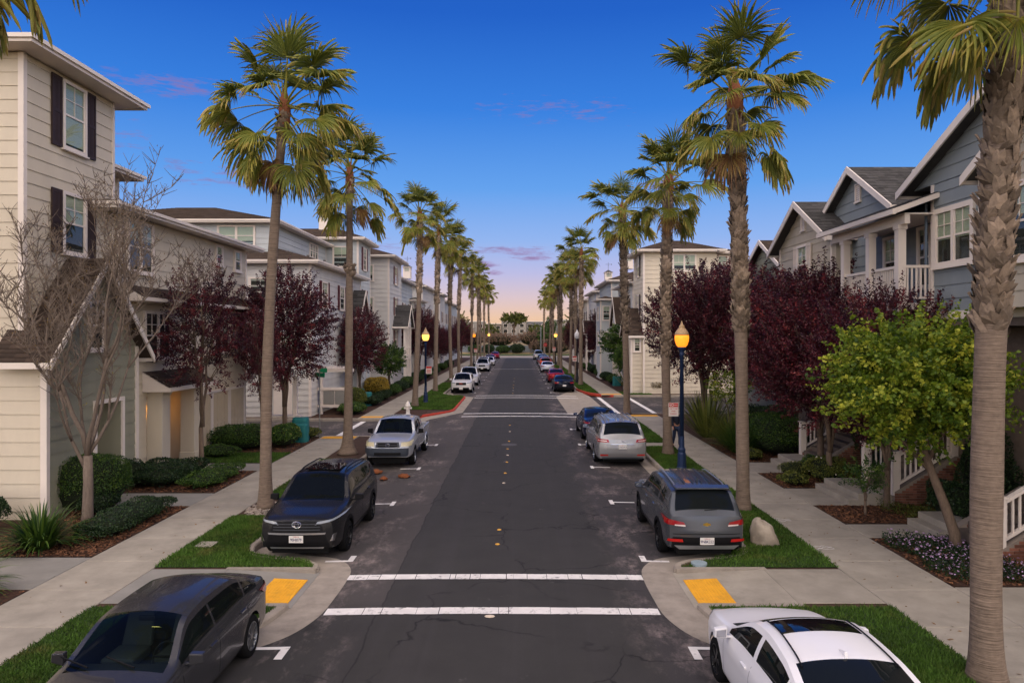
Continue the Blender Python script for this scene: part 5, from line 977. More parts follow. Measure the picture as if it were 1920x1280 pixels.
class Car:
    """a body lofted along its length s (0 = nose, L = tail); local frame: y forward, origin on the ground below the middle"""
    def __init__(c, sp):
        c.sp = sp; c.L = sp['L']; c.W = sp['W'] / 2
        c.ws0, c.ws1 = sp['wind']; c.rw0, c.rw1 = sp['rear']      # windscreen foot/top, rear glass top/foot (s)
        c.fw, c.rwl = sp['wheels']; c.wr = sp['wr']
    def zt(c, s): return float(pchip([p[0] for p in c.sp['top']], [p[1] for p in c.sp['top']], s))
    def zb(c, s): return float(pchip([p[0] for p in c.sp['belt']], [p[1] for p in c.sp['belt']], s))
    def hw(c, s): return c.W * float(pchip([p[0] for p in c.sp['plan']], [p[1] for p in c.sp['plan']], s))
    def sill(c, s):
        z = c.sp['sill']
        e = min(s, c.L - s)
        if e < .5: z += (.5 - e) * c.sp.get('tuck', .12)
        for wy in (c.fw, c.rwl):
            a = c.wr + c.sp.get('gap', .055); d_ = abs(s - wy)
            if d_ < a: z = max(z, c.wr * 1.0 + math.sqrt(a * a - d_ * d_))
        return z
    def side_x(c, s, t):     # t 0 sill .. 1 belt
        b = c.hw(s); k = c.sp.get('bulge', .05)
        return b * (1 - k * (1.7 * (t - .5)) ** 2 - (.05 * ((.16 - t) / .16) ** 2 if t < .16 else 0) - (.035 * ((t - .88) / .12) ** 2 if t > .88 else 0) + .010 * math.exp(-((t - .74) / .07) ** 2))
    def ring(c, s):
        zs, zb, zt = c.sill(s), c.zb(s), max(c.zt(s), c.zb(s) + .012); zs = min(zs, zb - .05); P = []
        full = c.sp['sill']
        for i in range(13):
            t = i / 12; z = zs + (zb - zs) * t; tt = (z - full) / (zb - full); P.append((c.side_x(s, max(0, min(1, tt))), z))
        xc = P[-1][0]; hgt = zt - zb; zr_ = zt - min(.075, .5 * hgt); k = c.sp.get('tumble', .36); xr = xc - .015 - (zr_ - zb) * k
        for i in range(1, 7):
            u = i / 6; bow = .018 * math.sin(u * math.pi) * min(1, hgt / .3); P.append((xc - (xc - xr) * u + bow, zb + (zr_ - zb) * u))
        for i in range(1, 9):
            u = i / 8; x = xr * (1 - u); P.append((x, zr_ + (zt - zr_) * (1 - (x / xr) ** 2.3 if xr > 1e-4 else 1)))
        return P          # 13 + 6 + 8 = 27 points
    def side_pt(c, s, z, o=.004):
        t = (z - c.sp['sill']) / (c.zb(s) - c.sp['sill']); return (c.side_x(s, max(0, min(1, t))) + o, c.L / 2 - s, z)
    def end_y(c, end, x, z, o=.004):
        """surface of nose (end=+1) or tail (-1) over (x, z)"""
        s0 = 0 if end > 0 else c.L; xi = c.end_x(s0, z); pr = c.sp['nose' if end > 0 else 'tail']; b = float(np.interp(z, [p[0] for p in pr], [p[1] for p in pr])); ax = abs(x)
        if ax <= xi: return end * (c.L / 2 + b * (1 - (ax / xi) ** 3) + o)
        lo, hi = 0.0, 1.2
        for _ in range(18):
            m = (lo + hi) / 2; s = m if end > 0 else c.L - m; t = (z - c.sp['sill']) / max(.05, c.zb(s) - c.sp['sill'])
            if c.side_x(s, max(0, min(1, t))) < ax - o * .6: lo = m
            else: hi = m
        return end * (c.L / 2 - lo)
    def end_x(c, s0, z):
        P = c.ring(s0); zz = [p[1] for p in P[:13]]; return max(.2, float(np.interp(z, zz, [p[0] for p in P[:13]])))
    def build(c, name, label, x, y, heading, pnt, cat='car', group=None, z=0.03):
        sp = c.sp; L_ = c.L; st = sorted(set([round(i * L_ / 88, 4) for i in range(89)] + [c.ws0, c.ws1, c.rw0, c.rw1] + [w_ + a for w_ in (c.fw, c.rwl) for a in (-c.wr - .056, c.wr + .056, -c.wr - .04, c.wr + .04)])); st = [s for s in st if 0 <= s <= L_]
        G = [c.ring(s) for s in st]; n = 27; V = []; idx = {}
        for i, s in enumerate(st):
            for j in range(n): V.append((G[i][j][0], L_ / 2 - s, G[i][j][1]))
            for j in range(n): V.append((-G[i][j][0], L_ / 2 - s, G[i][j][1]))
        body = []; wf = []; wr_ = []; sws = {}
        pil = sp['pillars']; mid = lambda i: (st[i] + st[i + 1]) / 2
        for i in range(len(st) - 1):
            m = mid(i)
            for j in range(n - 1):
                a, b, e, d_ = i * 2 * n + j, i * 2 * n + j + 1, (i + 1) * 2 * n + j + 1, (i + 1) * 2 * n + j; f1 = (a, b, e, d_); f2 = (a + n, d_ + n, e + n, b + n); dst = body
                if 19 <= j <= 25 and c.ws0 + .02 < m < c.ws1: dst = wf
                elif 19 <= j <= 25 and c.rw0 < m < c.rw1 - .02 and not sp.get('noback'): dst = wr_
                elif 13 <= j <= 16 and sp['side'][0] < m < sp['side'][1] and not any(p0 < m < p1 for p0, p1 in pil):
                    k = sum(m > p1 for p0, p1 in pil); sws.setdefault((1, k), []).append(f1); sws.setdefault((-1, k), []).append(f2); continue
                dst.append(f1); dst.append(f2)
        t = thing(name, label, cat, (x, y, z), heading, group, local=True); c.t = t; VV = np.array(V)
        def part(nm, faces, mat, smooth=True, extra=None):
            fa = np.array(faces); u, inv = np.unique(fa, return_inverse=True); me = np_mesh(nm, VV[u], inv.reshape(fa.shape), mat, None, smooth); return link(nm, me, None, t)
        # nose and tail caps join the body mesh
        vl = [tuple(v) for v in V]; fl = list(body); NC = 14
        for end, i in ((1, 0), (-1, len(st) - 1)):
            rows = []
            for j in range(n):
                xx, zz = G[i][j]; row = []
                for k in range(NC + 1):
                    q = -1 + 2 * k / NC; xq = xx * q; pr = sp['nose' if end > 0 else 'tail']; b = float(np.interp(zz, [p[0] for p in pr], [p[1] for p in pr]))
                    vl.append((xq, end * (L_ / 2 + b * (1 - abs(q) ** 3)), zz)); row.append(len(vl) - 1)
                rows.append(row)
            for j in range(n - 1):
                for k in range(NC):
                    f = (rows[j][k], rows[j][k + 1], rows[j + 1][k + 1], rows[j + 1][k]); fl.append(f if end < 0 else f[::-1])
        me = bpy.data.meshes.new('body'); me.from_pydata(vl, [], fl); me.polygons.foreach_set('use_smooth', [True] * len(me.polygons)); me.materials.append(pnt)
        me.update(); me.set_sharp_from_angle(angle=R(38)) if hasattr(me, 'set_sharp_from_angle') else None
        link('body', me, None, t)
        part('windshield', wf, sp.get('wglass', car_glass));
        if wr_: part('rear_window', wr_, sp.get('rglass', car_glass_dark))
        for k_ in sorted(sws): part('side_window', sws[k_], sp.get('sglass', car_glass))
        # interior, underside, wheels
        mb = MB(); zi = c.zb(L_ / 2) - .28; mb.box(-c.W * .82, c.W * .82, L_ / 2 - c.rw1 + .15, L_ / 2 - c.ws0 - .05, .3, zi); mb.box(-c.W * .8, c.W * .8, L_ / 2 - c.ws0 - .55, L_ / 2 - c.ws0 - .05, zi, c.zb(c.ws0) - .06)
        ii = mb.build('interior', inter_m, t)
        ys_ = L_ / 2 - c.ws1 - .35
        for k, yy in enumerate((ys_, ys_ - .95)):
            for xx in (-.38, .38):
                m2 = MB(); m2.box(xx - .25, xx + .25, yy - .05, yy + .45, zi, zi + .14); m2.extr([(xx - .24, yy - .05, zi + .1), (xx + .24, yy - .05, zi + .1), (xx + .2, yy - .24, min(zi + .62, c.zt(min(L_, L_ / 2 - yy + .3)) - .2)), (xx - .2, yy - .24, min(zi + .62, c.zt(min(L_, L_ / 2 - yy + .3)) - .2))], (0, -.1, 0)); m2.box(xx - .12, xx + .12, yy - .34, yy - .24, zi + .45, min(zi + .8, c.zt(min(L_, L_ / 2 - yy + .3)) - .14)); o = m2.build('seat', seat_m, t); bevel(o, .03)
        m2 = MB(); cx, cy, cz = -.38, L_ / 2 - c.ws0 - .68, c.zb(c.ws0) - .02; m2.tube([(cx + .18 * math.cos(a), cy - .07 * math.sin(a), cz + .17 * math.sin(a)) for a in [6.2832 * k / 18 for k in range(19)]], .015, 6); m2.tube([(cx - .17, cy, cz), (cx + .17, cy, cz)], .02, 6); m2.build('steering_wheel', plastic, t)
        m2 = MB(); m2.box(-c.W + .3, c.W - .3, -L_ / 2 + .18, L_ / 2 - .2, .17, .48); m2.build('underbody', under_m, t)
        for wy in [q for q in (c.fw, c.rwl) if q < L_]:
            m2 = MB(); a = c.wr + .05; pr_ = [(math.cos(q) * a, math.sin(q) * a) for q in [math.pi * k / 12 for k in range(13)]]
            for sd in (-1, 1): m2.extr([(sd * (c.W - .03), L_ / 2 - wy + p[0], c.wr + p[1]) for p in pr_] + [(sd * (c.W - .03), L_ / 2 - wy - a, .2), (sd * (c.W - .03), L_ / 2 - wy + a, .2)], (-sd * .02, 0, 0)) if False else None
            m2.box(-c.W + .22, c.W - .22, L_ / 2 - wy - a, L_ / 2 - wy + a, .2, c.wr * 2 + .02); m2.build('wheel_well', under_m, t)
        rmat = sp.get('rim', rim_m); tm, rm = wheel_mesh(c.wr, sp.get('spokes', 10), sp.get('rim_r', .68), rmat)
        for wy in [q for q in (c.fw, c.rwl) if q < L_]:
            for sd in (-1, 1):
                o = link('wheel', tm, tyre_m, t); o.location = (sd * (c.W - .115), L_ / 2 - wy, c.wr); o.rotation_euler = (0, 0, 0 if sd > 0 else math.pi)
                rim = bpy.data.objects.new('rim', rm); COL.objects.link(rim); rim.parent = o; rim.data.materials.clear() if False else None
                if not rm.materials: rm.materials.append(rmat)
        if sp.get('clad'):
            for wy in (c.fw, c.rwl):
                for sd in (-1, 1):
                    m2 = MB(); a0, a1 = c.wr + .045, c.wr + .13; N_ = 18; vs = []
                    for k in range(N_ + 1):
                        q = -.18 + (math.pi + .36) * k / N_
                        for rr in (a0, a1):
                            s = wy - math.cos(q) * rr; z_ = c.wr + math.sin(q) * rr; s = min(max(s, .02), L_ - .02); p_ = c.side_pt(s, max(z_, .22), .008 if rr == a0 else .004); vs.append((sd * p_[0], p_[1], p_[2]))
                    fs = [(2 * k, 2 * k + 1, 2 * k + 3, 2 * k + 2) for k in range(N_)]; m2.add(vs, [f if sd < 0 else f[::-1] for f in fs]); m2.build('arch_trim', plastic, t)
            s0, s1 = c.fw + c.wr + .1, c.rwl - c.wr - .1
            for sd in (-1, 1):
                m2 = MB(); vs = []
                for k in range(13):
                    s = s0 + (s1 - s0) * k / 12
                    for z_ in (sp['sill'] + .005, sp['sill'] + sp['clad']): p_ = c.side_pt(s, z_, .006); vs.append((sd * p_[0], p_[1], p_[2]))
                m2.add(vs, [(2 * k, 2 * k + 1, 2 * k + 3, 2 * k + 2) if sd > 0 else (2 * k + 2, 2 * k + 3, 2 * k + 1, 2 * k) for k in range(12)]); m2.build('sill_cladding', plastic, t)
        # door seams, handles, mirrors
        for s in sp['doors']:
            for sd in (-1, 1):
                m2 = MB(); vs = []
                for k in range(9):
                    z_ = sp['sill'] + .09 + (c.zb(s) - .02 - sp['sill'] - .09) * k / 8
                    for ds in (-.004, .004): p_ = c.side_pt(s + ds, z_, .003); vs.append((sd * p_[0], p_[1], p_[2]))
                m2.add(vs, [(2 * k, 2 * k + 1, 2 * k + 3, 2 * k + 2) for k in range(8)]); m2.build('door_seam', under_m, t)
        for s in sp.get('handles', []):
            for sd in (-1, 1):
                z_ = c.zb(s) - .10; p_ = c.side_pt(s, z_, 0); m2 = MB(); xx = sorted((sd * (p_[0] - .01), sd * (p_[0] + .03))); m2.box(xx[0], xx[1], p_[1] - .1, p_[1] + .1, z_ - .015, z_ + .018); bevel(m2.build('door_handle', pnt if not sp.get('chrome_handles') else chrome, t), .008)
        sm = c.ws0 + .38 if 'mir' not in sp else sp['mir']
        for sd in (-1, 1):
            p_ = c.side_pt(sm, c.zb(sm) - .02, 0); mh = sp.get('mirror_h', .16); m2 = MB(); vs = []; 
            for (dx, dy, dz) in [(.05, -.05, .0), (.05, -.05, mh), (.24, -.08, mh * .9), (.25, -.08, .03)]: vs.append((sd * (p_[0] + dx), p_[1] + dy, p_[2] + dz))
            m2.extr(vs if sd > 0 else vs[::-1], (0, .11, 0)); m2.box(*sorted((sd * (p_[0] - .03), sd * (p_[0] + .1))), p_[1] - .03, p_[1] + .03, p_[2] + .0, p_[2] + .035); o = m2.build('mirror', sp.get('mirror_mat', pnt), t); bevel(o, .045, 4)
            m3 = MB(); vs2 = [(sd * (p_[0] + .075), p_[1] - .0535, p_[2] + .025), (sd * (p_[0] + .075), p_[1] - .0535, p_[2] + mh - .025), (sd * (p_[0] + .215), p_[1] - .0795, p_[2] + mh * .9 - .02), (sd * (p_[0] + .22), p_[1] - .0795, p_[2] + .045)]; m3.extr(vs2, (0, -.004, 0)); m3.build('mirror_glass', chrome, o)
        if sp.get('rails'):
            for sd in (-1, 1):
                pts = []
                for k in range(9):
                    s = c.ws1 + .12 + (c.rw0 - c.ws1 - .2) * k / 8; P = c.ring(s); pts.append((sd * (P[19][0] - .03), L_ / 2 - s, P[19][1] + .03 + (.035 if 0 < k < 8 else 0)))
                m2 = MB(); m2.tube(pts, .017, 6); m2.build('roof_rail', sp['rails'], t)
        return t
    def patch(c, end, quad, mat, name, o=.006, nu=8, nv=4, mirror=True, parent=None):
        """quad: four (x,z) corners on the nose/tail surface"""
        for sd in ((1, -1) if mirror else (1,)):
            mb = MB(); vs = []
            for i in range(nu + 1):
                for j in range(nv + 1):
                    u, v = i / nu, j / nv; (a, b, e, d_) = quad; x = (a[0] * (1 - u) + b[0] * u) * (1 - v) + (d_[0] * (1 - u) + e[0] * u) * v; z = (a[1] * (1 - u) + b[1] * u) * (1 - v) + (d_[1] * (1 - u) + e[1] * u) * v
                    yy = c.end_y(end, x, z, o); xo = o if abs(x) > c.end_x(0 if end > 0 else c.L, z) else 0; vs.append((sd * (x + xo), yy, z))
            fs = [(i * (nv + 1) + j, (i + 1) * (nv + 1) + j, (i + 1) * (nv + 1) + j + 1, i * (nv + 1) + j + 1) for i in range(nu) for j in range(nv)]
            if (sd > 0) == (end > 0): fs = [f[::-1] for f in fs]
            mb.add(vs, fs); r_ = link(name, mb.mesh(name, mat, smooth=True), None, parent or c.t)
        return r_
    def plate(c, end, z, text, w=.31, h=.155, x0=0, header=True):
        y = c.end_y(end, x0, z, .012); y = end * max(abs(y), abs(c.end_y(end, x0, z + h / 2, .012)), abs(c.end_y(end, x0, z - h / 2, .012)))
        mb = MB(); mb.box(x0 - w / 2, x0 + w / 2, min(y, y + end * .008), max(y, y + end * .008), z - h / 2, z + h / 2); p = link('license_plate', mb.mesh('license_plate', plate_m), None, c.t)
        rot = Matrix.Rotation(math.pi, 4, 'Z') if end > 0 else Matrix.Identity(4)
        mt = Matrix.Translation((x0, y + end * .010, z - .012)) @ rot @ Matrix.Rotation(math.pi / 2, 4, 'X')
        if text: text_mesh('plate_lettering', text, .088, plate_ink, p, mt, .001, .001, .82)
        if header:
            text_mesh('plate_header', 'California', .034, red_ink, p, Matrix.Translation((x0, y + end * .010, z + .055)) @ rot @ Matrix.Rotation(math.pi / 2, 4, 'X'), .001)
        return p
WH = {}
def wheel_mesh(r, spokes, rr, rmat=None):
    k = (round(r, 3), spokes, rr, (rmat or rim_m).name)
    if k in WH: return WH[k]
    w_ = .11; mb = MB(); prof = [(r * .62, -w_), (r * .9, -w_), (r * .985, -w_ * .75), (r, -w_ * .3), (r, w_ * .3), (r * .985, w_ * .75), (r * .9, w_), (r * .62, w_ * .9)]; n = 28; vs = []; fs = []
    for (q, x) in prof:
        for j in range(n): a = 6.28318 * j / n; vs.append((x, q * math.cos(a), q * math.sin(a)))
    for i in range(len(prof) - 1):
        for j in range(n): fs.append((i * n + j, (i + 1) * n + j, (i + 1) * n + (j + 1) % n, i * n + (j + 1) % n))
    mb.add(vs, fs); tm = mb.mesh('tyre', None, smooth=True)
    mb = MB(); R0 = r * rr; vs = []; fs = []
    for (q, x) in [(R0, w_ * .93), (R0 * .93, w_ * .98), (R0 * .9, w_ * .6), (R0 * .88, -.03)]:
        for j in range(n): a = 6.28318 * j / n; vs.append((x, q * math.cos(a), q * math.sin(a)))
    for i in range(3):
        for j in range(n): fs.append((i * n + j, (i + 1) * n + j, (i + 1) * n + (j + 1) % n, i * n + (j + 1) % n))
    mb.add(vs, fs)
    for k_ in range(spokes):
        a = 6.28318 * k_ / spokes; b = (1.1 if spokes < 8 else .62) / spokes * 1.4
        q = [(w_ * .8, R0 * .18 * math.cos(a - b * 1.6), R0 * .18 * math.sin(a - b * 1.6)), (w_ * .8, R0 * .18 * math.cos(a + b * 1.6), R0 * .18 * math.sin(a + b * 1.6)), (w_ * .88, R0 * .92 * math.cos(a + b * .7), R0 * .92 * math.sin(a + b * .7)), (w_ * .88, R0 * .92 * math.cos(a - b * .7), R0 * .92 * math.sin(a - b * .7))]
        mb.extr(q, (-.03, 0, 0))
    hub = []; 
    for j in range(14): a = 6.28318 * j / 14; hub.append((w_ * .84, R0 * .22 * math.cos(a), R0 * .22 * math.sin(a)))
    mb.extr(hub, (-.05, 0, 0)); disc = [(w_ * .2, R0 * .6 * math.cos(6.28318 * j / 18), R0 * .6 * math.sin(6.28318 * j / 18)) for j in range(18)]; mb.extr(disc, (-.04, 0, 0))
    rm = mb.mesh('rim', None); WH[k] = (tm, rm); return WH[k]
# ---- body types
def suv(L_=4.6, W=1.86, H=1.70, **k):
    d = dict(L=L_, W=W, sill=.30, wheels=(.93, L_ - .98), wr=.355, top=[(0, .98), (.12, 1.03), (.55, 1.08), (1.12, 1.13), (1.95, H - .03), (2.5, H), (3.4, H - .025), (L_ - .42, H - .09), (L_ - .06, 1.16), (L_, 1.1)],
             belt=[(0, .93), (.3, .97), (1.12, 1.06), (2.4, 1.08), (3.6, 1.12), (L_ - .3, 1.12), (L_, 1.04)], plan=[(0, .84), (.12, .9), (.4, .965), (.9, 1), (L_ - .9, 1), (L_ - .3, .965), (L_ - .08, .93), (L_, .89)], wind=(1.14, 1.93), rear=(L_ - .44, L_ - .1), side=(1.35, L_ - .45),
             pillars=[(2.28, 2.36), (3.32, 3.42)], doors=[1.32, 2.32, 3.36], handles=[2.12, 3.1], nose=[(.3, .0), (.45, .09), (.7, .10), (.95, .05), (1.05, 0)], tail=[(.3, .0), (.5, .08), (.7, .08), (1.0, .03), (1.1, 0)], tumble=.34, clad=.12, sglass=car_glass_dark)
    d.update(k); return d
def sedan(L_=4.65, W=1.82, H=1.45, **k):
    d = dict(L=L_, W=W, sill=.24, wheels=(.92, L_ - 1.0), wr=.325, top=[(0, .72), (.1, .77), (.5, .87), (1.2, .97), (2.1, H - .04), (2.6, H), (3.1, H - .025), (3.55, H - .12), (4.15, 1.09), (L_ - .12, 1.05), (L_, .98)],
             belt=[(0, .66), (.4, .78), (1.2, .89), (2.4, .93), (3.6, .98), (L_ - .3, .97), (L_, .9)], plan=[(0, .76), (.12, .85), (.4, .94), (.9, 1), (L_ - 1.0, 1), (L_ - .35, .95), (L_ - .1, .88), (L_, .8)], wind=(1.16, 2.08), rear=(3.3, 4.14), side=(1.45, 3.95),
             pillars=[(2.42, 2.49), (3.4, 3.46)], doors=[1.36, 2.45, 3.42], handles=[2.22, 3.22], nose=[(.24, 0), (.4, .1), (.6, .11), (.75, .05), (.8, 0)], tail=[(.24, 0), (.45, .08), (.7, .08), (.95, .04), (1, 0)], tumble=.42)
    d.update(k); return d
def oval(c, end, x, z, w_, h, mat, name='emblem', th=.012, ring=True, parent=None):
    y = c.end_y(end, x, z, .02); mb = MB()
    if ring:
        pts = [(x + w_ / 2 * math.cos(a), y, z + h / 2 * math.sin(a)) for a in [6.28318 * k / 20 for k in range(21)]]; mb.tube(pts, th, 5)
    else:
        mb.extr([(x + w_ / 2 * math.cos(6.28318 * k / 20), y - .01, z + h / 2 * math.sin(6.28318 * k / 20)) for k in range(20)], (0, end * .015, 0))
    return link(name, mb.mesh(name, mat, smooth=ring), None, parent or c.t)
# ---- 1 dark sport utility at the left kerb, facing the camera
pn = paint('storm', (28, 28, 30), .0, coat=.22); c = Car(suv(4.6, 1.86, 1.69, rim=rim_dark, rails=plastic, wglass=glass_mat('car_glass_tint', (110, 124, 126), .4, 0.0, .02), mirror_mat=plastic, clad=.14, wr=.36)); PI = math.pi
c.build('sport_utility', 'dark charcoal blue sport utility parked facing us at the left kerb', -4.42, 15.72 + 2.3, PI, pn)
c.patch(1, [(.40, .86), (.90, .96), (.92, 1.0), (.46, .93)], head_m, 'headlight', .012)
c.patch(1, [(-.6, .7), (.6, .7), (.5, .93), (-.5, .93)], plastic, 'grille', .008, 12, 4, False)
for z in (.76, .82, .88): c.patch(1, [(-.52, z - .008), (.52, z - .008), (.52, z + .008), (-.52, z + .008)], plastic_grey, 'grille_bar', .016, 12, 1, False)
c.patch(1, [(-.72, .38), (.72, .38), (.62, .64), (-.62, .64)], plastic, 'lower_grille', .008, 12, 4, False); c.patch(1, [(-.62, .655), (.62, .655), (.64, .695), (-.64, .695)], silver_trim, 'bumper_bar', .014, 12, 1, False)
c.patch(1, [(-.58, .335), (.58, .335), (.60, .375), (-.60, .375)], silver_trim, 'skid_trim', .022, 12, 1, False); c.patch(1, [(.72, .5), (.80, .5), (.84, .66), (.79, .66)], chrome, 'fog_trim', .012)
oval(c, 1, 0, .87, .2, .13, chrome); oval(c, 1, 0, .87, .09, .12, chrome, th=.008); oval(c, 1, 0, .905, .15, .05, chrome, th=.008); c.plate(1, .56, '9SHJ079')
mb = MB(); mb.box(-.42, .42, -.6, .28, 1.693, 1.70); mb.build('sunroof', M('roof_glass', (16, 17, 19), .0, 0, spec=.5), c.t)
# ---- 2 grey sport utility at the right kerb, tail to the camera
pn = paint('satin_steel', (76, 79, 84), .45); c = Car(suv(4.41, 1.81, 1.66, rim=rim_dark, rails=silver_trim, spokes=8, wheels=(.88, 4.41 - .87), clad=.15, wr=.35, top=[(0, .98), (.12, 1.03), (.55, 1.07), (1.08, 1.11), (1.85, 1.62), (2.4, 1.66), (3.4, 1.63), (3.98, 1.58), (4.34, 1.14), (4.41, 1.06)], wind=(1.1, 1.84), rear=(3.98, 4.32), side=(1.3, 3.75), pillars=[(2.2, 2.28), (3.18, 3.3)], doors=[1.28, 2.24, 3.2], handles=[2.05, 3.0]))
c.build('sport_utility', 'steel grey sport utility with gold badge parked tail towards us at the right kerb', 4.62, 15.7 + 2.2, 0, pn)
c.patch(-1, [(.46, .84), (.875, .87), (.885, 1.0), (.50, .92)], tail_m, 'tail_light', .012); c.patch(-1, [(.47, .835), (.70, .85), (.70, .875), (.475, .868)], tail_white, 'reverse_light', .02)
c.patch(-1, [(-.78, .36), (.78, .36), (.74, .60), (-.74, .60)], plastic, 'lower_bumper', .01, 12, 4, False); c.patch(-1, [(-.6, .33), (.6, .33), (.72, .42), (-.72, .42)], silver_trim, 'skid_trim', .03, 12, 2, False); c.patch(-1, [(.52, .50), (.84, .50), (.82, .56), (.54, .56)], M('red_reflector', (170, 26, 24), .3, 0), 'reflector', .022)
c.patch(-1, [(-.86, .66), (.86, .66), (.86, .675), (-.86, .675)], under_m, 'tailgate_seam', .006, 14, 1, False); c.plate(-1, .52, '9NBK222')
mb = MB(); y0 = c.end_y(-1, 0, .88, .014); mb.extr([(x_ * 1.0, y0, .88 + z_) for x_, z_ in [(-.085, -.018), (-.028, -.018), (-.028, -.034), (.028, -.034), (.028, -.018), (.085, -.018), (.072, .018), (.028, .018), (.028, .034), (-.028, .034), (-.028, .018), (-.072, .018)]], (0, -.012, 0)); link('emblem', mb.mesh('emblem', gold_m), None, c.t)
mb = MB(); mb.extr([(-.64, -1.66, 1.60), (.64, -1.66, 1.60), (.6, -1.93, 1.575), (-.6, -1.93, 1.575)], (0, 0, .035)); o = mb.build('spoiler', pn, c.t); bevel(o, .01)
mb = MB(); mb.tube([(-.02, -2.12, 1.155), (.27, -2.1, 1.17)], .014, 6); mb.build('wiper', plastic, c.t)
mb = MB(); mb.extr([(.02, -1.25, 1.64), (.02, -1.4, 1.635), (.02, -1.4, 1.72)], (-.03, 0, 0)); mb.build('antenna_fin', pn, c.t)
for xx in (-.3, -.1, .1, .3):
    mb = MB(); mb.box(xx - .012, xx + .012, -1.45, .2, 1.63, 1.662); mb.build('roof_rib', pn, c.t)
# ---- 3 silver pickup, left
pn = paint('silver_sky', (172, 175, 180), .35); TL = 5.2
c = Car(dict(L=3.42, W=1.83, sill=.42, wheels=(.86, 9.0), wr=.36, top=[(0, 1.0), (.12, 1.06), (.6, 1.12), (1.3, 1.17), (1.95, 1.68), (2.3, 1.72), (3.1, 1.70), (3.42, 1.66)], belt=[(0, .95), (.3, 1.02), (1.3, 1.10), (2.4, 1.14), (3.42, 1.16)], plan=[(0, .86), (.15, .92), (.5, .98), (1, 1), (3.42, 1)],
             wind=(1.32, 1.93), rear=(3.3, 3.42), noback=True, side=(1.55, 2.9), pillars=[(2.5, 2.56)], doors=[1.45, 2.75], handles=[2.55], nose=[(.42, 0), (.5, .10), (.7, .10), (.95, .04), (1.1, 0)], tail=[(.42, 0), (1.6, 0)], tumble=.3, spokes=6, mirror_mat=plastic, tuck=.02, mirror_h=.2))
c.build('pickup_truck', 'silver blue pickup truck with dark bumper parked facing us on the left', -4.45, 26.75 + 1.71, PI, pn, 'pickup')
mb = MB(); b0, b1 = -1.74, -3.55
for sd in (-1, 1): mb.box(*sorted((sd * .80, sd * .905)), b1, b0, .5, 1.14)
mb.box(-.8, .8, b1, b1 + .08, .5, 1.12); mb.box(-.8, .8, b0 - .05, b0, .5, 1.14); mb.box(-.8, .8, b1 + .08, b0 - .05, .5, .72); o = mb.build('cargo_bed', pn, c.t); bevel(o, .02)
tm, rm = wheel_mesh(.36, 6, .68)
for sd in (-1, 1):
    o = link('wheel', tm, tyre_m, c.t); o.location = (sd * .82, -2.45, .36); o.rotation_euler = (0, 0, 0 if sd > 0 else PI); q = bpy.data.objects.new('rim', rm); COL.objects.link(q); q.parent = o
    mb = MB(); pts = [(sd * .91, -2.45 + math.cos(a) * .43, .36 + math.sin(a) * .43) for a in [PI * k / 14 for k in range(15)]]; mb.tube(pts, .035, 6); mb.build('fender_lip', pn, c.t); mb = MB(); mb.extr([(sd * .907, p[1], p[2]) for p in pts], (sd * .004, 0, 0)); mb.build('wheel_arch', under_m, c.t)
c.patch(1, [(.5, .84), (.86, .86), (.88, 1.02), (.52, 1.0)], head_old, 'headlight', .012); c.patch(1, [(-.46, .80), (.46, .80), (.42, 1.0), (-.42, 1.0)], plastic_grey, 'grille_surround', .01, 10, 4, False); c.patch(1, [(-.38, .83), (.38, .83), (.35, .97), (-.35, .97)], plastic, 'grille', .018, 10, 4, False)
c.patch(1, [(-.36, .885), (.36, .885), (.36, .905), (-.36, .905)], plastic_grey, 'grille_bar', .026, 8, 1, False); oval(c, 1, 0, .9, .17, .11, chrome); oval(c, 1, 0, .9, .07, .1, chrome, th=.008)
c.patch(1, [(-.88, .47), (.88, .47), (.89, .78), (-.89, .78)], M('dark_bumper', (52, 58, 68), .6, .1, 8), 'bumper', .03, 16, 4, False); c.patch(1, [(-.5, .52), (.5, .52), (.5, .62), (-.5, .62)], plastic, 'bumper_opening', .038, 10, 2, False)
# ---- 4 silver minivan, right
pn = paint('van_silver', (156, 156, 158), .55); VL = 5.1
c = Car(suv(VL, 1.98, 1.74, rails=silver_trim, wheels=(.95, VL - 1.1), wr=.34, clad=0, sill=.26, top=[(0, .84), (.12, .92), (.5, 1.02), (1.05, 1.12), (1.9, 1.68), (2.6, 1.74), (4.0, 1.73), (VL - .35, 1.66), (VL - .05, 1.12), (VL, 1.05)], belt=[(0, .78), (.4, .9), (1.1, 1.02), (2.5, 1.06), (4, 1.1), (VL - .2, 1.1), (VL, 1.02)], wind=(1.07, 1.88), rear=(VL - .37, VL - .1), side=(1.3, VL - .5), pillars=[(2.3, 2.38), (3.5, 3.58)], doors=[1.25, 2.33, 3.5], handles=[2.12, 2.55]))
c.build('minivan', 'silver minivan with roof rails parked tail towards us on the right', 4.45, 27.15 + VL / 2, 0, pn, 'minivan')
c.patch(-1, [(.5, .93), (.93, .95), (.94, 1.08), (.54, 1.04)], tail_m, 'tail_light', .012); c.patch(-1, [(.6, .98), (.9, 1.0), (.9, 1.02), (.6, 1.0)], tail_white, 'reverse_light', .02); c.patch(-1, [(-.6, .66), (.6, .66), (.62, .86), (-.62, .86)], paint('van_silver_shaded', (132, 132, 134), .55), 'plate_recess', .008, 12, 3, False); c.patch(-1, [(-.45, .855), (.45, .855), (.45, .88), (-.45, .88)], chrome, 'chrome_strip', .02, 10, 1, False); c.plate(-1, .77, '7XKD914', .31, .155)  # plate recess is a surface patch, its shade painted as darker body silver
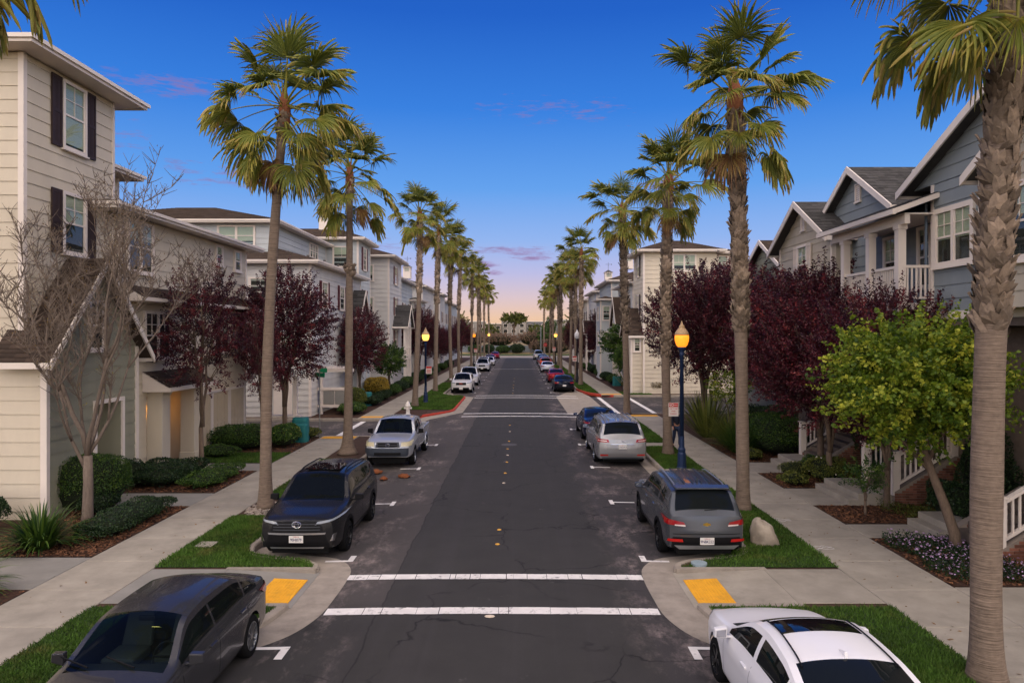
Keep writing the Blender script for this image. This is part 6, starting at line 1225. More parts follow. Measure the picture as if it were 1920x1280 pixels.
c.patch(-1, [(.55, .42), (.85, .42), (.85, .48), (.55, .48)], M('red_reflector', (170, 26, 24)), 'reflector', .015); c.patch(-1, [(-.75, .30), (.75, .30), (.8, .37), (-.8, .37)], plastic_grey, 'lower_bumper', .012, 12, 2, False); oval(c, -1, 0, .965, .13, .065, chrome, th=.006)
text_mesh('badge_lettering', 'KIA', .045, chrome, c.t, Matrix.Translation((0, c.end_y(-1, 0, .965, .018), .965)) @ Matrix.Rotation(PI / 2, 4, 'X'), .002)
for xx in (-.45, -.15, .15, .45):
    mb = MB(); mb.box(xx - .015, xx + .015, -1.9, .55, 1.70, 1.748); mb.build('roof_rib', pn, c.t)
# ---- 5 dark blue electric sedan beyond the van
pn = paint('deep_blue', (34, 40, 66)); c = Car(sedan(4.7, 1.85, 1.44, rglass=car_glass_dark, rear=(2.7, 4.1), top=[(0, .7), (.1, .76), (.5, .88), (1.1, .98), (2.1, 1.41), (2.5, 1.44), (3.0, 1.42), (3.55, 1.3), (4.15, 1.1), (4.58, 1.08), (4.7, 1.0)], rim=rim_dark))
c.build('sedan', 'dark blue sedan with long glass roof parked just beyond the silver minivan', 4.42, 33.3 + 2.35, 0, pn)
c.patch(-1, [(.45, .86), (.86, .88), (.86, .95), (.42, .92)], tail_m, 'tail_light', .012); c.plate(-1, .62, '8RTC550')
# ---- 6 grey sedan, lower left, facing the camera
pn = paint('machine_grey', (60, 60, 63), .4); c = Car(sedan(4.6, 1.8, 1.455, wheels=(.9, 3.62), top=[(0, .72), (.1, .77), (.5, .87), (1.0, .97), (1.82, 1.41), (2.4, 1.455), (3.1, 1.44), (3.55, 1.34), (4.15, 1.1), (4.48, 1.05), (4.6, .98)], wind=(.98, 1.8), side=(1.25, 3.95), pillars=[(2.3, 2.37), (3.4, 3.46)], doors=[1.2, 2.33, 3.42], handles=[2.12, 3.22], rim=rim_m, spokes=10, wglass=glass_mat('car_glass_clear', (206, 222, 216), .12, 0.0, .02), sglass=glass_mat('car_glass_side', (130, 150, 144), .4, 0.0, .02)))
c.build('sedan', 'grey sedan facing us at the lower left corner, cut by the picture edge', -4.5, 12.1 - 2.17, PI, pn).scale = (.88, .95, .99)
c.patch(-1, [(.5, .78), (.86, .80), (.86, .93), (.46, .88)], tail_m, 'tail_light', .012); c.patch(1, [(.42, .58), (.84, .64), (.84, .70), (.46, .66)], head_m, 'headlight', .012); c.patch(1, [(-.5, .4), (.5, .4), (.45, .62), (-.45, .62)], plastic, 'grille', .01, 10, 3, False); c.plate(1, .4, '7ZCM318')
mb = MB(); mb.box(.26, .36, -0, .004, 0, .07); o = mb.build('parking_permit', M('permit', (206, 214, 120), .6, .1, 30), c.t); o.location = (-.62, .72, 1.27); o.rotation_euler = (R(-62), 0, 0)
mb = MB(); mb.box(-.13, .13, .42, .46, 1.25, 1.32); o = mb.build('rear_view_mirror', plastic, c.t); bevel(o, .015)
for xx, yy in ((-.3, 1.17), (.35, 1.17)):
    mb = MB(); mb.tube([(xx, yy + .13, 1.0), (xx + .5, yy - .06, 1.05)], .012, 5); mb.build('wiper', plastic, c.t)
# ---- 7 white sedan, lower right, tail towards the camera
pn = paint('pearl_white', (222, 220, 222), .0, .3); c = Car(sedan(4.9, 1.86, 1.46, wheels=(.95, 3.8), spokes=5, rim=rim_dark, top=[(0, .72), (.1, .78), (.5, .9), (1.25, 1.0), (2.2, 1.42), (2.7, 1.46), (3.25, 1.43), (3.75, 1.32), (4.35, 1.12), (4.75, 1.08), (4.9, 1.0)], wind=(1.22, 2.18), rear=(3.4, 4.34), side=(1.5, 4.1), pillars=[(2.52, 2.6), (3.55, 3.62)], doors=[1.42, 2.56, 3.56], handles=[2.33, 3.35], belt=[(0, .66), (.4, .8), (1.25, .92), (2.4, .95), (3.6, 1.0), (4.6, .99), (4.9, .9)], sglass=glass_mat('car_glass_smoke', (100, 116, 114), .5, 0.0, .02)))
c.build('sedan', 'white sedan with black sunroof facing away at the lower right corner', 4.22, 11.3 - 2.3, 0, pn).scale = (.94, .94, .97)
mb = MB(); P = []
rg = MB(); vs = []
for i in range(9):
    s = 2.22 + .5 * i / 8; Q = c.ring(s); xr = Q[18][0]
    for k in range(11): x = -.52 + 1.04 * k / 10; zt_ = c.zt(s); zr_ = zt_ - .075; vs.append((x, c.L / 2 - s, zr_ + .075 * (1 - (abs(x) / xr) ** 2.3) + .004))
rg.add(vs, [(i * 11 + k, (i + 1) * 11 + k, (i + 1) * 11 + k + 1, i * 11 + k + 1) for i in range(8) for k in range(10)]); link('sunroof', rg.mesh('sunroof', M('roof_glass', (16, 17, 19)), smooth=True), None, c.t)
for sd in (-1, 1):
    pts = []
    for k in range(15): s = 2.2 + 1.3 * k / 14; Q = c.ring(s); pts.append((sd * (Q[19][0] - .045), c.L / 2 - s, Q[19][1] + .027))
    mb = MB(); mb.tube(pts, .011, 5); mb.build('roof_seam', plastic, c.t)
mb = MB(); mb.extr([(.02, -.72, 1.43), (.02, -.95, 1.405), (.02, -.93, 1.48)], (-.04, 0, 0)); o = mb.build('antenna_fin', pn, c.t); bevel(o, .01)
c.patch(1, [(.45, .6), (.84, .66), (.84, .74), (.48, .7)], head_m, 'headlight', .012); c.patch(-1, [(.45, .84), (.86, .86), (.86, .96), (.42, .94)], tail_m, 'tail_light', .012); c.plate(-1, .6, '8KJW276')
# ---- the cars farther down the street
def far_front(kind, name, label, x, yfront, rgb, metal=.1, grille=plastic, **k):
    c = Car(kind(**k)); c.build(name, label, x, yfront + c.L / 2, PI, paint('%d_%d_%d' % rgb, rgb, metal)); hi = kind is suv; z = .86 if hi else .6
    c.patch(1, [(.46, z), (.86, z + .05), (.87, z + .13), (.48, z + .1)], head_m, 'headlight', .012); c.patch(1, [(-.44, z - .12), (.44, z - .12), (.42, z + .09), (-.42, z + .09)], grille, 'grille', .01, 10, 3, False); c.patch(1, [(-.7, .36), (.7, .36), (.66, .52), (-.66, .52)], plastic, 'lower_grille', .01, 10, 2, False); c.plate(1, .45, '', header=False); return c
def far_back(kind, name, label, x, yrear, rgb, metal=.4, **k):
    c = Car(kind(**k)); c.build(name, label, x, yrear + c.L / 2, 0, paint('%d_%d_%d' % rgb, rgb, metal)); hi = kind is suv; z = .9 if hi else .8
    c.patch(-1, [(.5, z), (.85, z), (.86, z + .12), (.48, z + .1)], tail_m, 'tail_light', .012); c.patch(-1, [(-.7, .33), (.7, .33), (.68, .46), (-.68, .46)], plastic, 'lower_bumper', .01, 10, 2, False); c.plate(-1, .62, '', header=False); return c
c = far_front(suv, 'sport_utility', 'white sport utility with dark oval grille, first on the left past the crossing', -4.4, 60.3, (212, 208, 206), .1, L_=4.63, W=1.84, H=1.66)
text_mesh('badge_lettering', 'GMC', .13, red_ink, c.t, Matrix.Translation((0, c.end_y(1, 0, .86, .02), .86)) @ Matrix.Rotation(PI, 4, 'Z') @ Matrix.Rotation(PI / 2, 4, 'X'), .002, .004)
far_front(suv, 'sport_utility', 'large white sport utility second on the left past the crossing', -4.45, 69, (206, 206, 210), .1, L_=5.0, W=2.0, H=1.78); far_front(suv, 'sport_utility', 'white sport utility third on the left past the crossing', -4.4, 95, (200, 200, 206), .1, L_=4.8, W=1.95, H=1.74)
far_front(suv, 'sport_utility', 'white sport utility tucked behind the third white one on the left', -4.55, 101, (196, 194, 200), .1, L_=4.8, W=1.95, H=1.78)
far_front(sedan, 'sedan', 'white sedan farthest of the white cars on the left', -4.2, 112, (206, 204, 206), .1); far_back(sedan, 'sedan', 'red car at the far left end of the street', -4.3, 150 - 6, (150, 30, 44), .3); far_back(sedan, 'sedan', 'dark red car just behind the farthest white sedan', -4.5, 124, (120, 24, 50), .3)
far_back(sedan, 'sedan', 'black sedan first on the right past the side street', 4.45, 60.2 + 1.2, (20, 22, 34), .4, L_=4.8, W=1.86); far_back(sedan, 'sedan', 'red sedan parked ahead of the black sedan on the right', 4.4, 73.0, (150, 22, 30), .3); far_back(sedan, 'sedan', 'white sedan with red lamps third on the right past the side street', 4.3, 93, (200, 202, 212), .2)
far_back(suv, 'sport_utility', 'orange red sport utility ahead of the white sedan on the right', 4.4, 102, (178, 62, 30), .3); far_back(suv, 'sport_utility', 'grey blue sport utility ahead of the orange red one', 4.5, 110, (90, 104, 126), .5); far_back(suv, 'sport_utility', 'dark sport utility fifth along the far right kerb', 4.5, 119, (40, 44, 50), .4); far_back(suv, 'van', 'silver van farthest along the right kerb', 4.4, 138, (150, 150, 150), .5, L_=5.2, W=2.0, H=1.95)
# ================================================================== palms along both kerbs
palm(7.2, 10.2, 10.75, "nearest fan palm at the right edge, thick trunk clad in grey leaf bases", .2, .205, (.42, 0), 34, (.475, .99), .88, 3, True, 1.15, flare=1.4)
palm(6.8, 20.0, 11.7, 'tall fan palm on the right beside the grey sport utility, shaggy upper trunk', .175, .18, (-.25, 0), 36, (.435, .97), 1.0, 5, True, 1.1, flare=1.45)
palm(6.65, 29.3, 11.3, 'fan palm on the right verge behind the walking person and lamp post', .18, .165, (0, 0), 36, (.36, .97), 1.0, 8, False, 1.1)
palm(7.2, 44.0, 12.7, 'fan palm on the right at the side street corner beside the crossing', .2, .185, (-.3, 0), 36, (.4, .97), 1.15, 11, False, 1.15)
palm(-6.75, 20.3, 11.5, 'nearest fan palm on the left, tall smooth trunk with a shaggy collar', .17, .125, (.55, 0), 36, (.93, .99), .9, 14, False, 1.15, ring=[9.15], flare=1.6)
palm(-6.6, 29.4, 11.6, 'fan palm on the left with a swollen foot beside the silver pickup', .18, .13, (.1, 0), 34, (.93, .99), .8, 17, False, 1.1, ring=[7.6], flare=2.6)
palm(-6.65, 48.8, 13.2, 'fan palm on the left corner lawn beside the lit street lamp', .19, .15, (.35, 0), 34, (.6, .97), 1.0, 20, False, 1.15)
palm(-6.3, 8.2, 10.95, 'fan palm beyond the upper left corner with only a frond tip showing', .25, .2, (-.4, 0), 30, (.8, .97), 1.0, 23, False, 1.1)
def ordn(i): return ['third', 'fourth', 'fifth', 'sixth', 'seventh', 'eighth', 'ninth', 'tenth', 'eleventh', 'twelfth'][i]
for i, (y, z) in enumerate([(61.5, 14.0), (74, 14.6), (87, 14.6), (106, 14.2), (120, 14.8), (134, 14.0), (150, 14.8), (171, 14.6)]):
    palm(-6.65 + rng.uniform(-.2, .2), y, z, 'slender fan palm in the left row beyond the alley, %s from its near end' % (['second'] + [ordn(j) for j in range(7)])[i], .19, .15, (rng.uniform(-.3, .3), 0), 30, (.55, .97), 1.25, 30 + i, False, 1.2, group='palms of the far left row')
for i, (y, z) in enumerate([(69, 13.0), (76, 12.3), (88, 13.4), (100, 13.0), (112, 13.0), (124, 12.6), (140, 12.6), (170, 13.5)]):
    palm(6.65 + rng.uniform(-.2, .2), y, z, 'slender fan palm in the right row beyond the side street, %s from its near end' % (['first', 'second'] + [ordn(j) for j in range(7)])[i], .19, .15, (rng.uniform(-.3, .3), 0), 30, (.5, .97), 1.25, 50 + i, False, 1.2, group='palms of the far right row')
# ================================================================== trees
PA = make_tree_mesh(1, 5.0, 1.55, 1.5, 2.5, 340, 62, None, plum_leaf, 5, .06, size=.078, fill=.6)
PB = make_tree_mesh(2, 4.2, 2.7, 2.5, 2.4, 1150, 68, None, plum_leaf, 6, .07, (.4, .95), size=.078, fill=.7, upb=.8)
PC = make_tree_mesh(3, 4.5, 1.9, 1.9, 2.5, 760, 66, None, plum_leaf, 5, .065, (.35, .85), size=.078, fill=.7)
tree(PA, -10.9, 25.5, 'plum_tree', 'purple-leaved plum tree before the cream garage doors, on a slim leaning trunk', 'tree', .5, (.93, .93, 1.03))
tree(PC, -10.7, 34.0, 'plum_tree', 'broad purple-leaved plum tree between the two nearest left palms', 'tree', 1.2, (1.22, 1.22, 1.16))
tree(PA, -10.35, 29.9, 'plum_tree', 'small thin purple plum tree tucked behind the nearest left palm', 'tree', 2.6, (.62, .62, .82))
tree(PC, -10.7, 50, 'plum_tree', 'round purple plum tree on the left beyond the mailbox shelter', 'tree', 3.0, (.95, .95, .98))
tree(PB, 11.4, 25.7, 'plum_tree', 'large dense purple plum tree in front of the blue-grey house porch', 'tree', .3, (1.18, 1.18, 1.12))
tree(PB, 10.95, 20.2, 'plum_tree', 'purple plum tree by the broad steps, mostly hidden behind the lime green tree', 'tree', 4.0, (.85, .85, .95))
tree(PB, 10.75, 23.4, 'plum_tree', 'purple plum tree between the two stairs, below the white porch', 'tree', 2.2, (.98, .95, .95))
tree(PC, 12.0, 30.0, 'plum_tree', 'purple plum tree in front of the beige gabled house', 'tree', 2.0, (1.5, 1.4, 1.1))
tree(PB, 9.95, 36.2, 'plum_tree', 'large purple plum tree behind the lit orange street lamp', 'tree', 1.9, (1.36, 1.2, 1.28))
tree(PC, 12.6, 39.5, 'plum_tree', 'purple plum tree just right of the second right palm trunk', 'tree', .9, (1.7, 1.5, 1.3))
for i, (x, y, m_, s_, lb) in enumerate([(-10.4, 78, PC, 1.15, 'nearest purple plum of the far left row beyond the porches'), (-10.2, 92, PB, .9, 'second purple plum of the far left row'), (-10.0, 108, PB, .9, 'third purple plum of the far left row'), (-9.8, 128, PC, 1.1, 'last purple plum of the far left row'),
                                        (10.4, 84, PC, 1.1, 'nearest purple plum of the far right row past the grey house'), (10.2, 98, PB, .85, 'second purple plum of the far right row'), (10, 118, PC, 1.1, 'last purple plum of the far right row')]):
    tree(m_, x, y, 'plum_tree', lb, 'tree', i * 1.3, (s_, s_, s_), group='far plum trees')
LM = make_tree_mesh(9, 0, 1.75, 1.6, 1.3, 800, 44, None, lime_leaf, 3, .05, (.35, .9), size=.088, fill=.6, upb=.02, aspect=.85)
t = thing('lime_green_tree', 'lime green leafy tree with a leaning trunk beside the near right palm', 'tree', (10.65, 16.5, .14), 0, None, local=True)
mb = MB(); mb.tube([(0, 0, -.1), (-.05, 0, .35), (-.25, .05, 1.0), (-.5, .1, 1.7), (-.75, .1, 2.4), (-1.0, .1, 3.3)], [.15, .12, .105, .09, .075, .05], 10)
for a, e in [((-.5, .1, 1.7), (-1.9, .5, 3.2)), ((-.6, .1, 2.0), (.1, -.3, 3.6)), ((-.75, .1, 2.4), (-1.5, -.8, 3.9)), ((-.8, .1, 2.6), (-.9, .9, 4.2))]:
    q = Vector(a).lerp(Vector(e), .5) + Vector((0, 0, .12)); mb.tube([a, q, e], [.055, .04, .015], 6)
link('trunk', mb.mesh('trunk', bark_m, smooth=True), None, t); cr_ = link('crown', LM[1], None, t); cr_.location = (-.85, .1, 3.9); cr_.scale = (1.12, 1.1, 1.02)
# small rose-like tree by the steps
SM = make_tree_mesh(12, 1.35, .62, .62, .55, 70, 34, None, green_leaf, 3, .03, (.2, .4), size=.075, fill=.6)
tree(SM, 10.0, 19.5, 'rose_standard', 'small bushy green tree on bundled stems beside the concrete steps', 'tree', 0, (.8, .8, .8))
# tall thin tree stems by the steps
GT = make_tree_mesh(14, 2.6, .75, .7, .7, 90, 34, None, lime_leaf, 2, .03, (.25, .5), size=.085, fill=.6)
tree(GT, 10.4, 33.3, 'young_tree', 'small bright green tree in front of the purple plum by the lamp', 'tree', 0, (1.3, 1.3, .95))
GR = make_tree_mesh(15, 2.9, 1.35, 1.35, 1.35, 380, 44, None, green_leaf, 3, .06, (.25, .5), size=.1, fill=.75, upb=.3)
tree(GR, -9.9, 57, 'green_tree', 'round green tree on the left beyond the lit lamp', 'tree')
tree(GR, 10.7, 66, 'green_tree', 'round spreading green pine-like tree on the right beyond the side street', 'tree', 1, (2.2, 1.8, 1.4)); tree(GR, 10.0, 62.5, 'green_tree', 'bright green shrub tree beside the third right palm', 'tree', 2, (.9, .9, .95))
# bare tree before the cream tower
def bare_tree():
    r = random.Random(5); mb = MB(); tips = []; cfg = dict(wig=.10, up=.15, k=[3, 3, 3, 3, 3], spread=[.36, .5, .6, .7, .7], ratio=.7, side=1, twigs=3)
    t = thing('bare_tree', 'almost leafless branching tree in the bed before the cream tower', 'tree', (-11.0, 18.9, .14), 0, None, local=True); t.scale = (.95, .95, 1.08)
    mb.tube([(0, 0, -.1), (0, 0, .15), (.02, 0, .9), (.0, 0, 1.6)], [.19, .145, .125, .12], 12)
    for i, (dx, dy, l_, rr, z) in enumerate([(-.14, .1, 2.8, .075, 1.6), (.25, -.1, 2.7, .07, 1.55), (-.42, -.2, 2.3, .055, 1.15), (.05, .3, 2.8, .06, 1.6), (.5, .2, 2.4, .05, 1.6), (-.3, .25, 2.4, .05, 1.5)]):
        grow(r, Vector((0, 0, z)), Vector((dx, dy, 1)).normalized(), l_, rr, 0, 3, mb, tips, cfg)
    link('trunk', mb.mesh('trunk', M('grey_bark', (112, 99, 88), .9, .25, 12, .5, 30, stretch=(2, 2, .6)), smooth=True), None, t)
    rs = np.random.RandomState(3); tp = np.array([list(e) for _, e in tips]); tp = tp[rs.rand(len(tp)) < .55]; C = np.repeat(tp, 3, 0) + rs.normal(0, .06, (len(tp) * 3, 3)); low = C[:, 2] < 4.0; V = leaves_np(C, .05, .5, 0, rs)
    link('crown', np_mesh('crown', V, np.arange(len(V)).reshape(-1, 4), ramp_mat('old_leaf', [(0, (92, 66, 46)), (.6, (128, 104, 56)), (1, (150, 140, 62))], .8, .2), np.where(low, .8, .35) + rs.normal(0, .15, len(C))), None, t)
bare_tree()
# ================================================================== shrubs and beds, left
bush('hedge', 'large clipped rounded hedge block behind the bare tree', -13.0, -10.75, 19.4, 21.0, 1.5, green_leaf, 4, 900, .05, seed=2, rough=.02, cat='hedge')
bush('shrub', 'dark rounded shrub at the left picture edge', -14.2, -12.4, 16.7, 18.4, 1.0, dark_leaf, 2.6, 800, .055, seed=3)
bush('low_hedge', 'low dark green hedge along the left sidewalk below the bare tree', -10.2, -9.15, 16.6, 20.2, .5, dark_leaf, 3.2, 900, .05, seed=4, cat='hedge', rough=.08)
bush('shrub', 'small shrub beside the path by the cream entry gable', -11.6, -10.7, 20.0 - .9, 20.3, .6, dark_leaf, 2.5, 800, .05, seed=31)
bush('low_hedge', 'dark flowering hedge in the bed before the cream porch columns', -12.6, -10.3, 22.4, 25.4, .62, dark_leaf, 3, 700, .06, seed=5, cat='hedge', rough=.1)
bush('low_hedge', 'yellow-green low hedge at the sidewalk edge before the porch columns', -10.4, -9.15, 22.3, 25.5, .42, green_leaf, 3, 800, .05, seed=6, cat='hedge', rough=.1)
bush('hedge', 'bright green clipped hedge in front of the cream garage doors', -12.9, -10.4, 29.8, 32.2, .95, green_leaf, 4, 500, .07, seed=7, cat='hedge', rough=.04)
bush('shrub', 'leafy shrub beside the teal utility boxes', -10.4, -9.3, 30.4, 32.6, .95, green_leaf, 2.6, 600, .07, seed=8, flowers=((206, 186, 90), 30, .07))
bush('shrub', 'small reddish shrub behind the teal utility boxes', -11.2, -9.9, 33.0, 34.2, .7, olive_leaf, 2.5, 500, .07, seed=9)
for i, (x, y, sx, h, m_, lb) in enumerate([(-9.9, 44.2, .8, .7, green_leaf, 'flowering shrub beside the white mailbox shelter'), (-10.6, 46.5, 1.0, 1.5, olive_leaf, 'yellow-green shrub left of the second teal box'), (-9.75, 49.6, .7, .8, dark_leaf, 'dark shrub right of the second teal box'), (-10.3, 54.0, .9, 1.7, ramp_mat('gold_leaf', [(0, (120, 96, 30)), (1, (196, 168, 66))], .6, .25), 'golden yellow shrub below the green tree on the left'), (-9.7, 53.5, .6, .8, dark_leaf, 'low dark shrub along the left walk before the golden shrub'), (-9.7, 57.5, .65, .9, green_leaf, 'green shrub along the left walk below the round green tree'), (-9.7, 61.5, .65, .9, dark_leaf, 'dark shrub along the left walk past the golden shrub'), (-9.8, 66, .7, 1.0, green_leaf, 'tall shrub along the left walk beside the first white car'), (-9.8, 72, .7, 1.1, dark_leaf, 'dark shrub along the left walk beside the second white car')]):
    bush('shrub', lb, x - sx, x + sx, y - 1.3, y + 1.3, h, m_, 2.6, 330, .09, seed=40 + i)
strap_clump('strap_leaf_plant', 'strappy green plant clump on the left bed by the concrete path', -10.55, 16.35, .85, .9, 330, green_leaf, 1, .028, stiff=.1)
strap_clump('strap_leaf_plant', 'strappy green plant clump at the lower left picture edge', -10.15, 13.3, .85, .9, 330, green_leaf, 2, .028, stiff=.1)
for i, (x, y, sx, h, m_, lb) in enumerate([(-12.2, 23.0, .7, .9, dark_leaf, 'dark shrub at the corner of the cream entry gable'), (-11.6, 28.6, .7, .5, green_leaf, 'low bright shrub on the grass before the garage doors'), (-9.5, 33.9, .45, .5, olive_leaf, 'low shrub at the foot of the teal boxes')]): bush('shrub', lb, x - sx, x + sx, y - .6, y + .6, h, m_, 2.5, 600, .06, seed=140 + i, rough=.12)
# ================================================================== shrubs and beds, right
for i, (x0, x1, y0, y1, h, m_, lb) in enumerate([(11.6, 13.0, 9.6, 13.0, 1.2, dark_leaf, 'dark shrub at the right edge behind the near palm trunk'), (12.3, 13.2, 17.6, 19.6, 2.2, dark_leaf, 'tall dark shrub under the blue-grey house window'), (9.1, 10.0, 22.9, 23.9, .4, olive_leaf, 'small grey-green mound beside the broad steps'), (10.3, 11.3, 24.4, 25.3, .7, green_leaf, 'leafy shrub below the purple plum stems'), (9.1, 10.2, 10.2, 11.9, .5, green_leaf, 'low green plants beside the right sidewalk at the picture edge'), (12.1, 13.1, 22.6, 25.2, 2.6, dark_leaf, 'tall dark shrub below the white porch')]): bush('shrub', lb, x0, x1, y0, y1, h, m_, 2.5, 450, .07, seed=150 + i, rough=.14)
rs = np.random.RandomState(8)
def ground_cover(x0, x1, y0, y1, k, name, label, mat, h=.25, flowers=None, size=.05):
    C = np.c_[rs.uniform(x0, x1, k), rs.uniform(y0, y1, k), .15 + rs.rand(k) * h * .8]; hump = .5 + .5 * np.sin(C[:, 0] * 3.1) * np.sin(C[:, 1] * 2.3 + C[:, 0]); C[:, 2] = .15 + (C[:, 2] - .15) * (.35 + .65 * hump); edge = np.sin(C[:, 1] * 3.7) * .12 + x0 + .12; keep = C[:, 0] > edge; C = C[keep]
    V = leaves_np(C, size, .6, .4, rs); o = link(name, np_mesh(name, V, np.arange(len(V)).reshape(-1, 4), mat, np.clip(rs.normal(.45, .2, len(C)), 0, 1))); tag(o, label, 'ground cover', kind='stuff')
    if flowers:
        n = flowers; ix = rs.choice(len(C), n); Q = C[ix]; Q[:, 2] += h * .22; V = leaves_np(Q, .05, 1.0, 1.0, rs); o = link('purple_blossoms', np_mesh('purple_blossoms', V, np.arange(len(V)).reshape(-1, 4), M('lilac_blossom', (158, 130, 160), .7, .1, 3, tint=.35), rs.rand(n))); tag(o, 'pale purple blossoms over the ' + label.split(' ', 1)[1], 'flowers', kind='stuff')
ground_cover(9.05, 11.0, 14.1, 17.2, 9000, 'flowering_ground_cover', 'green ground cover with purple flowers beside the right sidewalk', dark_leaf, .3, 700)
ground_cover(10.6, 12.3, 18.6, 20.3, 2600, 'leafy_ground_cover', 'leafy ground cover behind the small steps on the right', olive_leaf, .4)
bush('shrub', 'dark glossy shrub against the brick wall behind the leaning trunk', 11.4, 12.4, 17.6, 19.5, 1.1, dark_leaf, 2.6, 600, .07, seed=60, rough=.12)
bush('shrub', 'dark shrub at the right edge behind the near palm', 11.2, 12.6, 13.9, 15.0, .9, dark_leaf, 2.6, 500, .075, seed=61, rough=.12)
bush('shrub', 'leafy shrub with white blooms beside the upper concrete steps', 10.2, 11.4, 23.0, 24.6, .85, olive_leaf, 2.4, 600, .06, seed=62, rough=.14, flowers=((226, 216, 206), 14, .09))
bush('shrub', 'grey-green lavender mound beside the plum trunk', 9.6, 10.6, 24.3, 25.3, .5, olive_leaf, 2.3, 700, .06, seed=63, aspect=.2)
bush('hedge', 'large clipped green hedge block behind the second right palm', 10.2, 12.3, 27.8, 32.2, 1.55, green_leaf, 3.4, 500, .06, seed=64, cat='hedge', rough=.03)
bush('shrub', 'low grey-green mound on the mulch before the clipped hedge', 9.2, 10.1, 26.0 + 1.6, 28.6, .45, olive_leaf, 2.3, 600, .06, seed=65)
strap_clump('grass_clump', 'feathery green ornamental grass clump on the right walk by the hedge', 9.9, 31.6, 1.2, 1.5, 700, olive_leaf, 7, .012)
strap_clump('grass_clump', 'darker ornamental grass clump next to the clipped hedge', 9.7, 29.6, 1.1, 1.3, 600, green_leaf, 8, .012)
strap_clump('flax_clump', 'tall spiky yellow-green flax clump behind the parking sign', 9.6, 34.3, 1.1, 1.9, 150, olive_leaf, 9, .04, stiff=1.9)
strap_clump('flax_clump', 'tall spiky flax clump behind the second right palm trunk', 10.6, 38.3, 1.2, 1.8, 150, olive_leaf, 10, .04, stiff=1.9)
strap_clump('flax_clump', 'spiky flax clump on the far side of the side street', 10.2, 61.2, 1.3, 2.1, 110, olive_leaf, 11, .05, stiff=1.9)
bush('shrub', 'dry brownish grassy shrub at the far corner of the side street', 10.8, 13.6, 59.0, 62.0, 1.2, ramp_mat('dry_leaf_mass', [(0, (74, 66, 40)), (1, (128, 110, 66))], .8, .2), 2.3, 260, .12, seed=66, aspect=.25)
bush('shrub', 'dark bushy undergrowth below the plum behind the lamp', 11.4, 14.5, 33.0, 38, 1.3, dark_leaf, 2.5, 220, .11, seed=67, rough=.1)
for i, (y, h, m_) in enumerate([(70, 1.0, green_leaf), (76, .9, dark_leaf), (82, 1.0, green_leaf), (90, 1.1, dark_leaf), (98, 1.0, green_leaf)]):
    bush('shrub', 'shrub along the far right walk, %s from the side street' % ['first', 'second', 'third', 'fourth', 'fifth'][i], 9.2, 10.6, y - 1.5, y + 1.5, h, m_, 2.5, 200, .11, seed=70 + i, group='far right walk shrubs')
for i, (y, h, m_) in enumerate([(80, 1.0, green_leaf), (88, .9, dark_leaf), (97, 1.0, green_leaf), (106, 1.1, dark_leaf)]):
    bush('shrub', 'shrub along the far left walk, %s beyond the second white car' % ['first', 'second', 'third', 'fourth'][i], -10.6, -9.2, y - 1.5, y + 1.5, h, m_, 2.5, 200, .11, seed=80 + i, group='far left walk shrubs')
# ================================================================== street furniture and small things
lamp_blue = M('lamp_post_paint', (34, 50, 82), .45, .1, 6, metal=.2); lamp_dark = M('dark_post_paint', (40, 40, 48), .5, .1, 6); lamp_cap = M('lamp_cap_glass', (176, 146, 108), .35, .05, 5)
lamp_on = M('lamp_glow', (240, 150, 50), .4, .0, emit=(255, 146, 34), estr=1.15); lamp_bright = M('lamp_glow_bright', (250, 190, 90), .4, .0, emit=(255, 190, 80), estr=2.2); lamp_off = M('lamp_unlit', (206, 204, 206), .35, .03, 4)
def street_lamp(x, y, label, lit, post=None, sc=1.0):
    t = thing('street_lamp', label, 'street lamp', (x, y, .14), 0, None, local=True); t.scale = (sc,) * 3; post = post or lamp_blue
    m = MB(); m.lathe([(.19, 0), (.19, .05), (.165, .09), (.155, .55), (.125, .62), (.14, .66), (.14, .72), (.1, .78), (.088, 1.2)], 12); link('base', m.mesh('base', post, smooth=False), None, t)
    m = MB(); m.lathe([(.085, 1.15), (.07, 4.15), (.09, 4.17), (.09, 4.22), (.072, 4.25), (.1, 4.36), (.15, 4.42), (.15, 4.48)], 12); link('post', m.mesh('post', post, smooth=True), None, t)
    m = MB(); m.lathe([(.14, 4.48), (.2, 4.55), (.25, 4.7), (.262, 4.82), (.25, 4.93)], 20); link('globe', m.mesh('globe', lit, smooth=True), None, t)
    m = MB(); m.lathe([(.262, 4.92), (.262, 4.95), (.23, 5.03), (.15, 5.14), (.1, 5.2), (.11, 5.23), (.09, 5.27), (.04, 5.33), (.035, 5.37), (.01, 5.45)], 20); link('cap', m.mesh('cap', lamp_cap if lit is not lamp_off else lamp_off, smooth=True), None, t)
    return t
street_lamp(6.5, 26.2, 'blue lamp post with glowing orange globe on the right verge', lamp_on); street_lamp(-6.25, 51.4, 'blue lamp post with bright yellow globe on the left corner lawn', lamp_bright); street_lamp(6.4, 71.8, 'dark lamp post with unlit white globe on the right', lamp_off, lamp_dark); street_lamp(6.4, 113, 'far lit lamp post in the right palm row', lamp_bright, lamp_dark); street_lamp(-6.3, 108, 'far lit lamp post hidden among the left palms', lamp_on, lamp_dark); street_lamp(-6.4, 165, 'farthest lit lamp post at the left end of the street', lamp_bright, lamp_dark)
sign_white = M('sign_white', (208, 196, 188), .5, .04, 6); sign_red = M('sign_red', (178, 44, 40), .5, .03, 6); green_sign = M('sign_green', (22, 128, 84), .5, .05, 6); galv = M('galvanised_post', (130, 132, 130), .5, .1, 8, metal=.5)
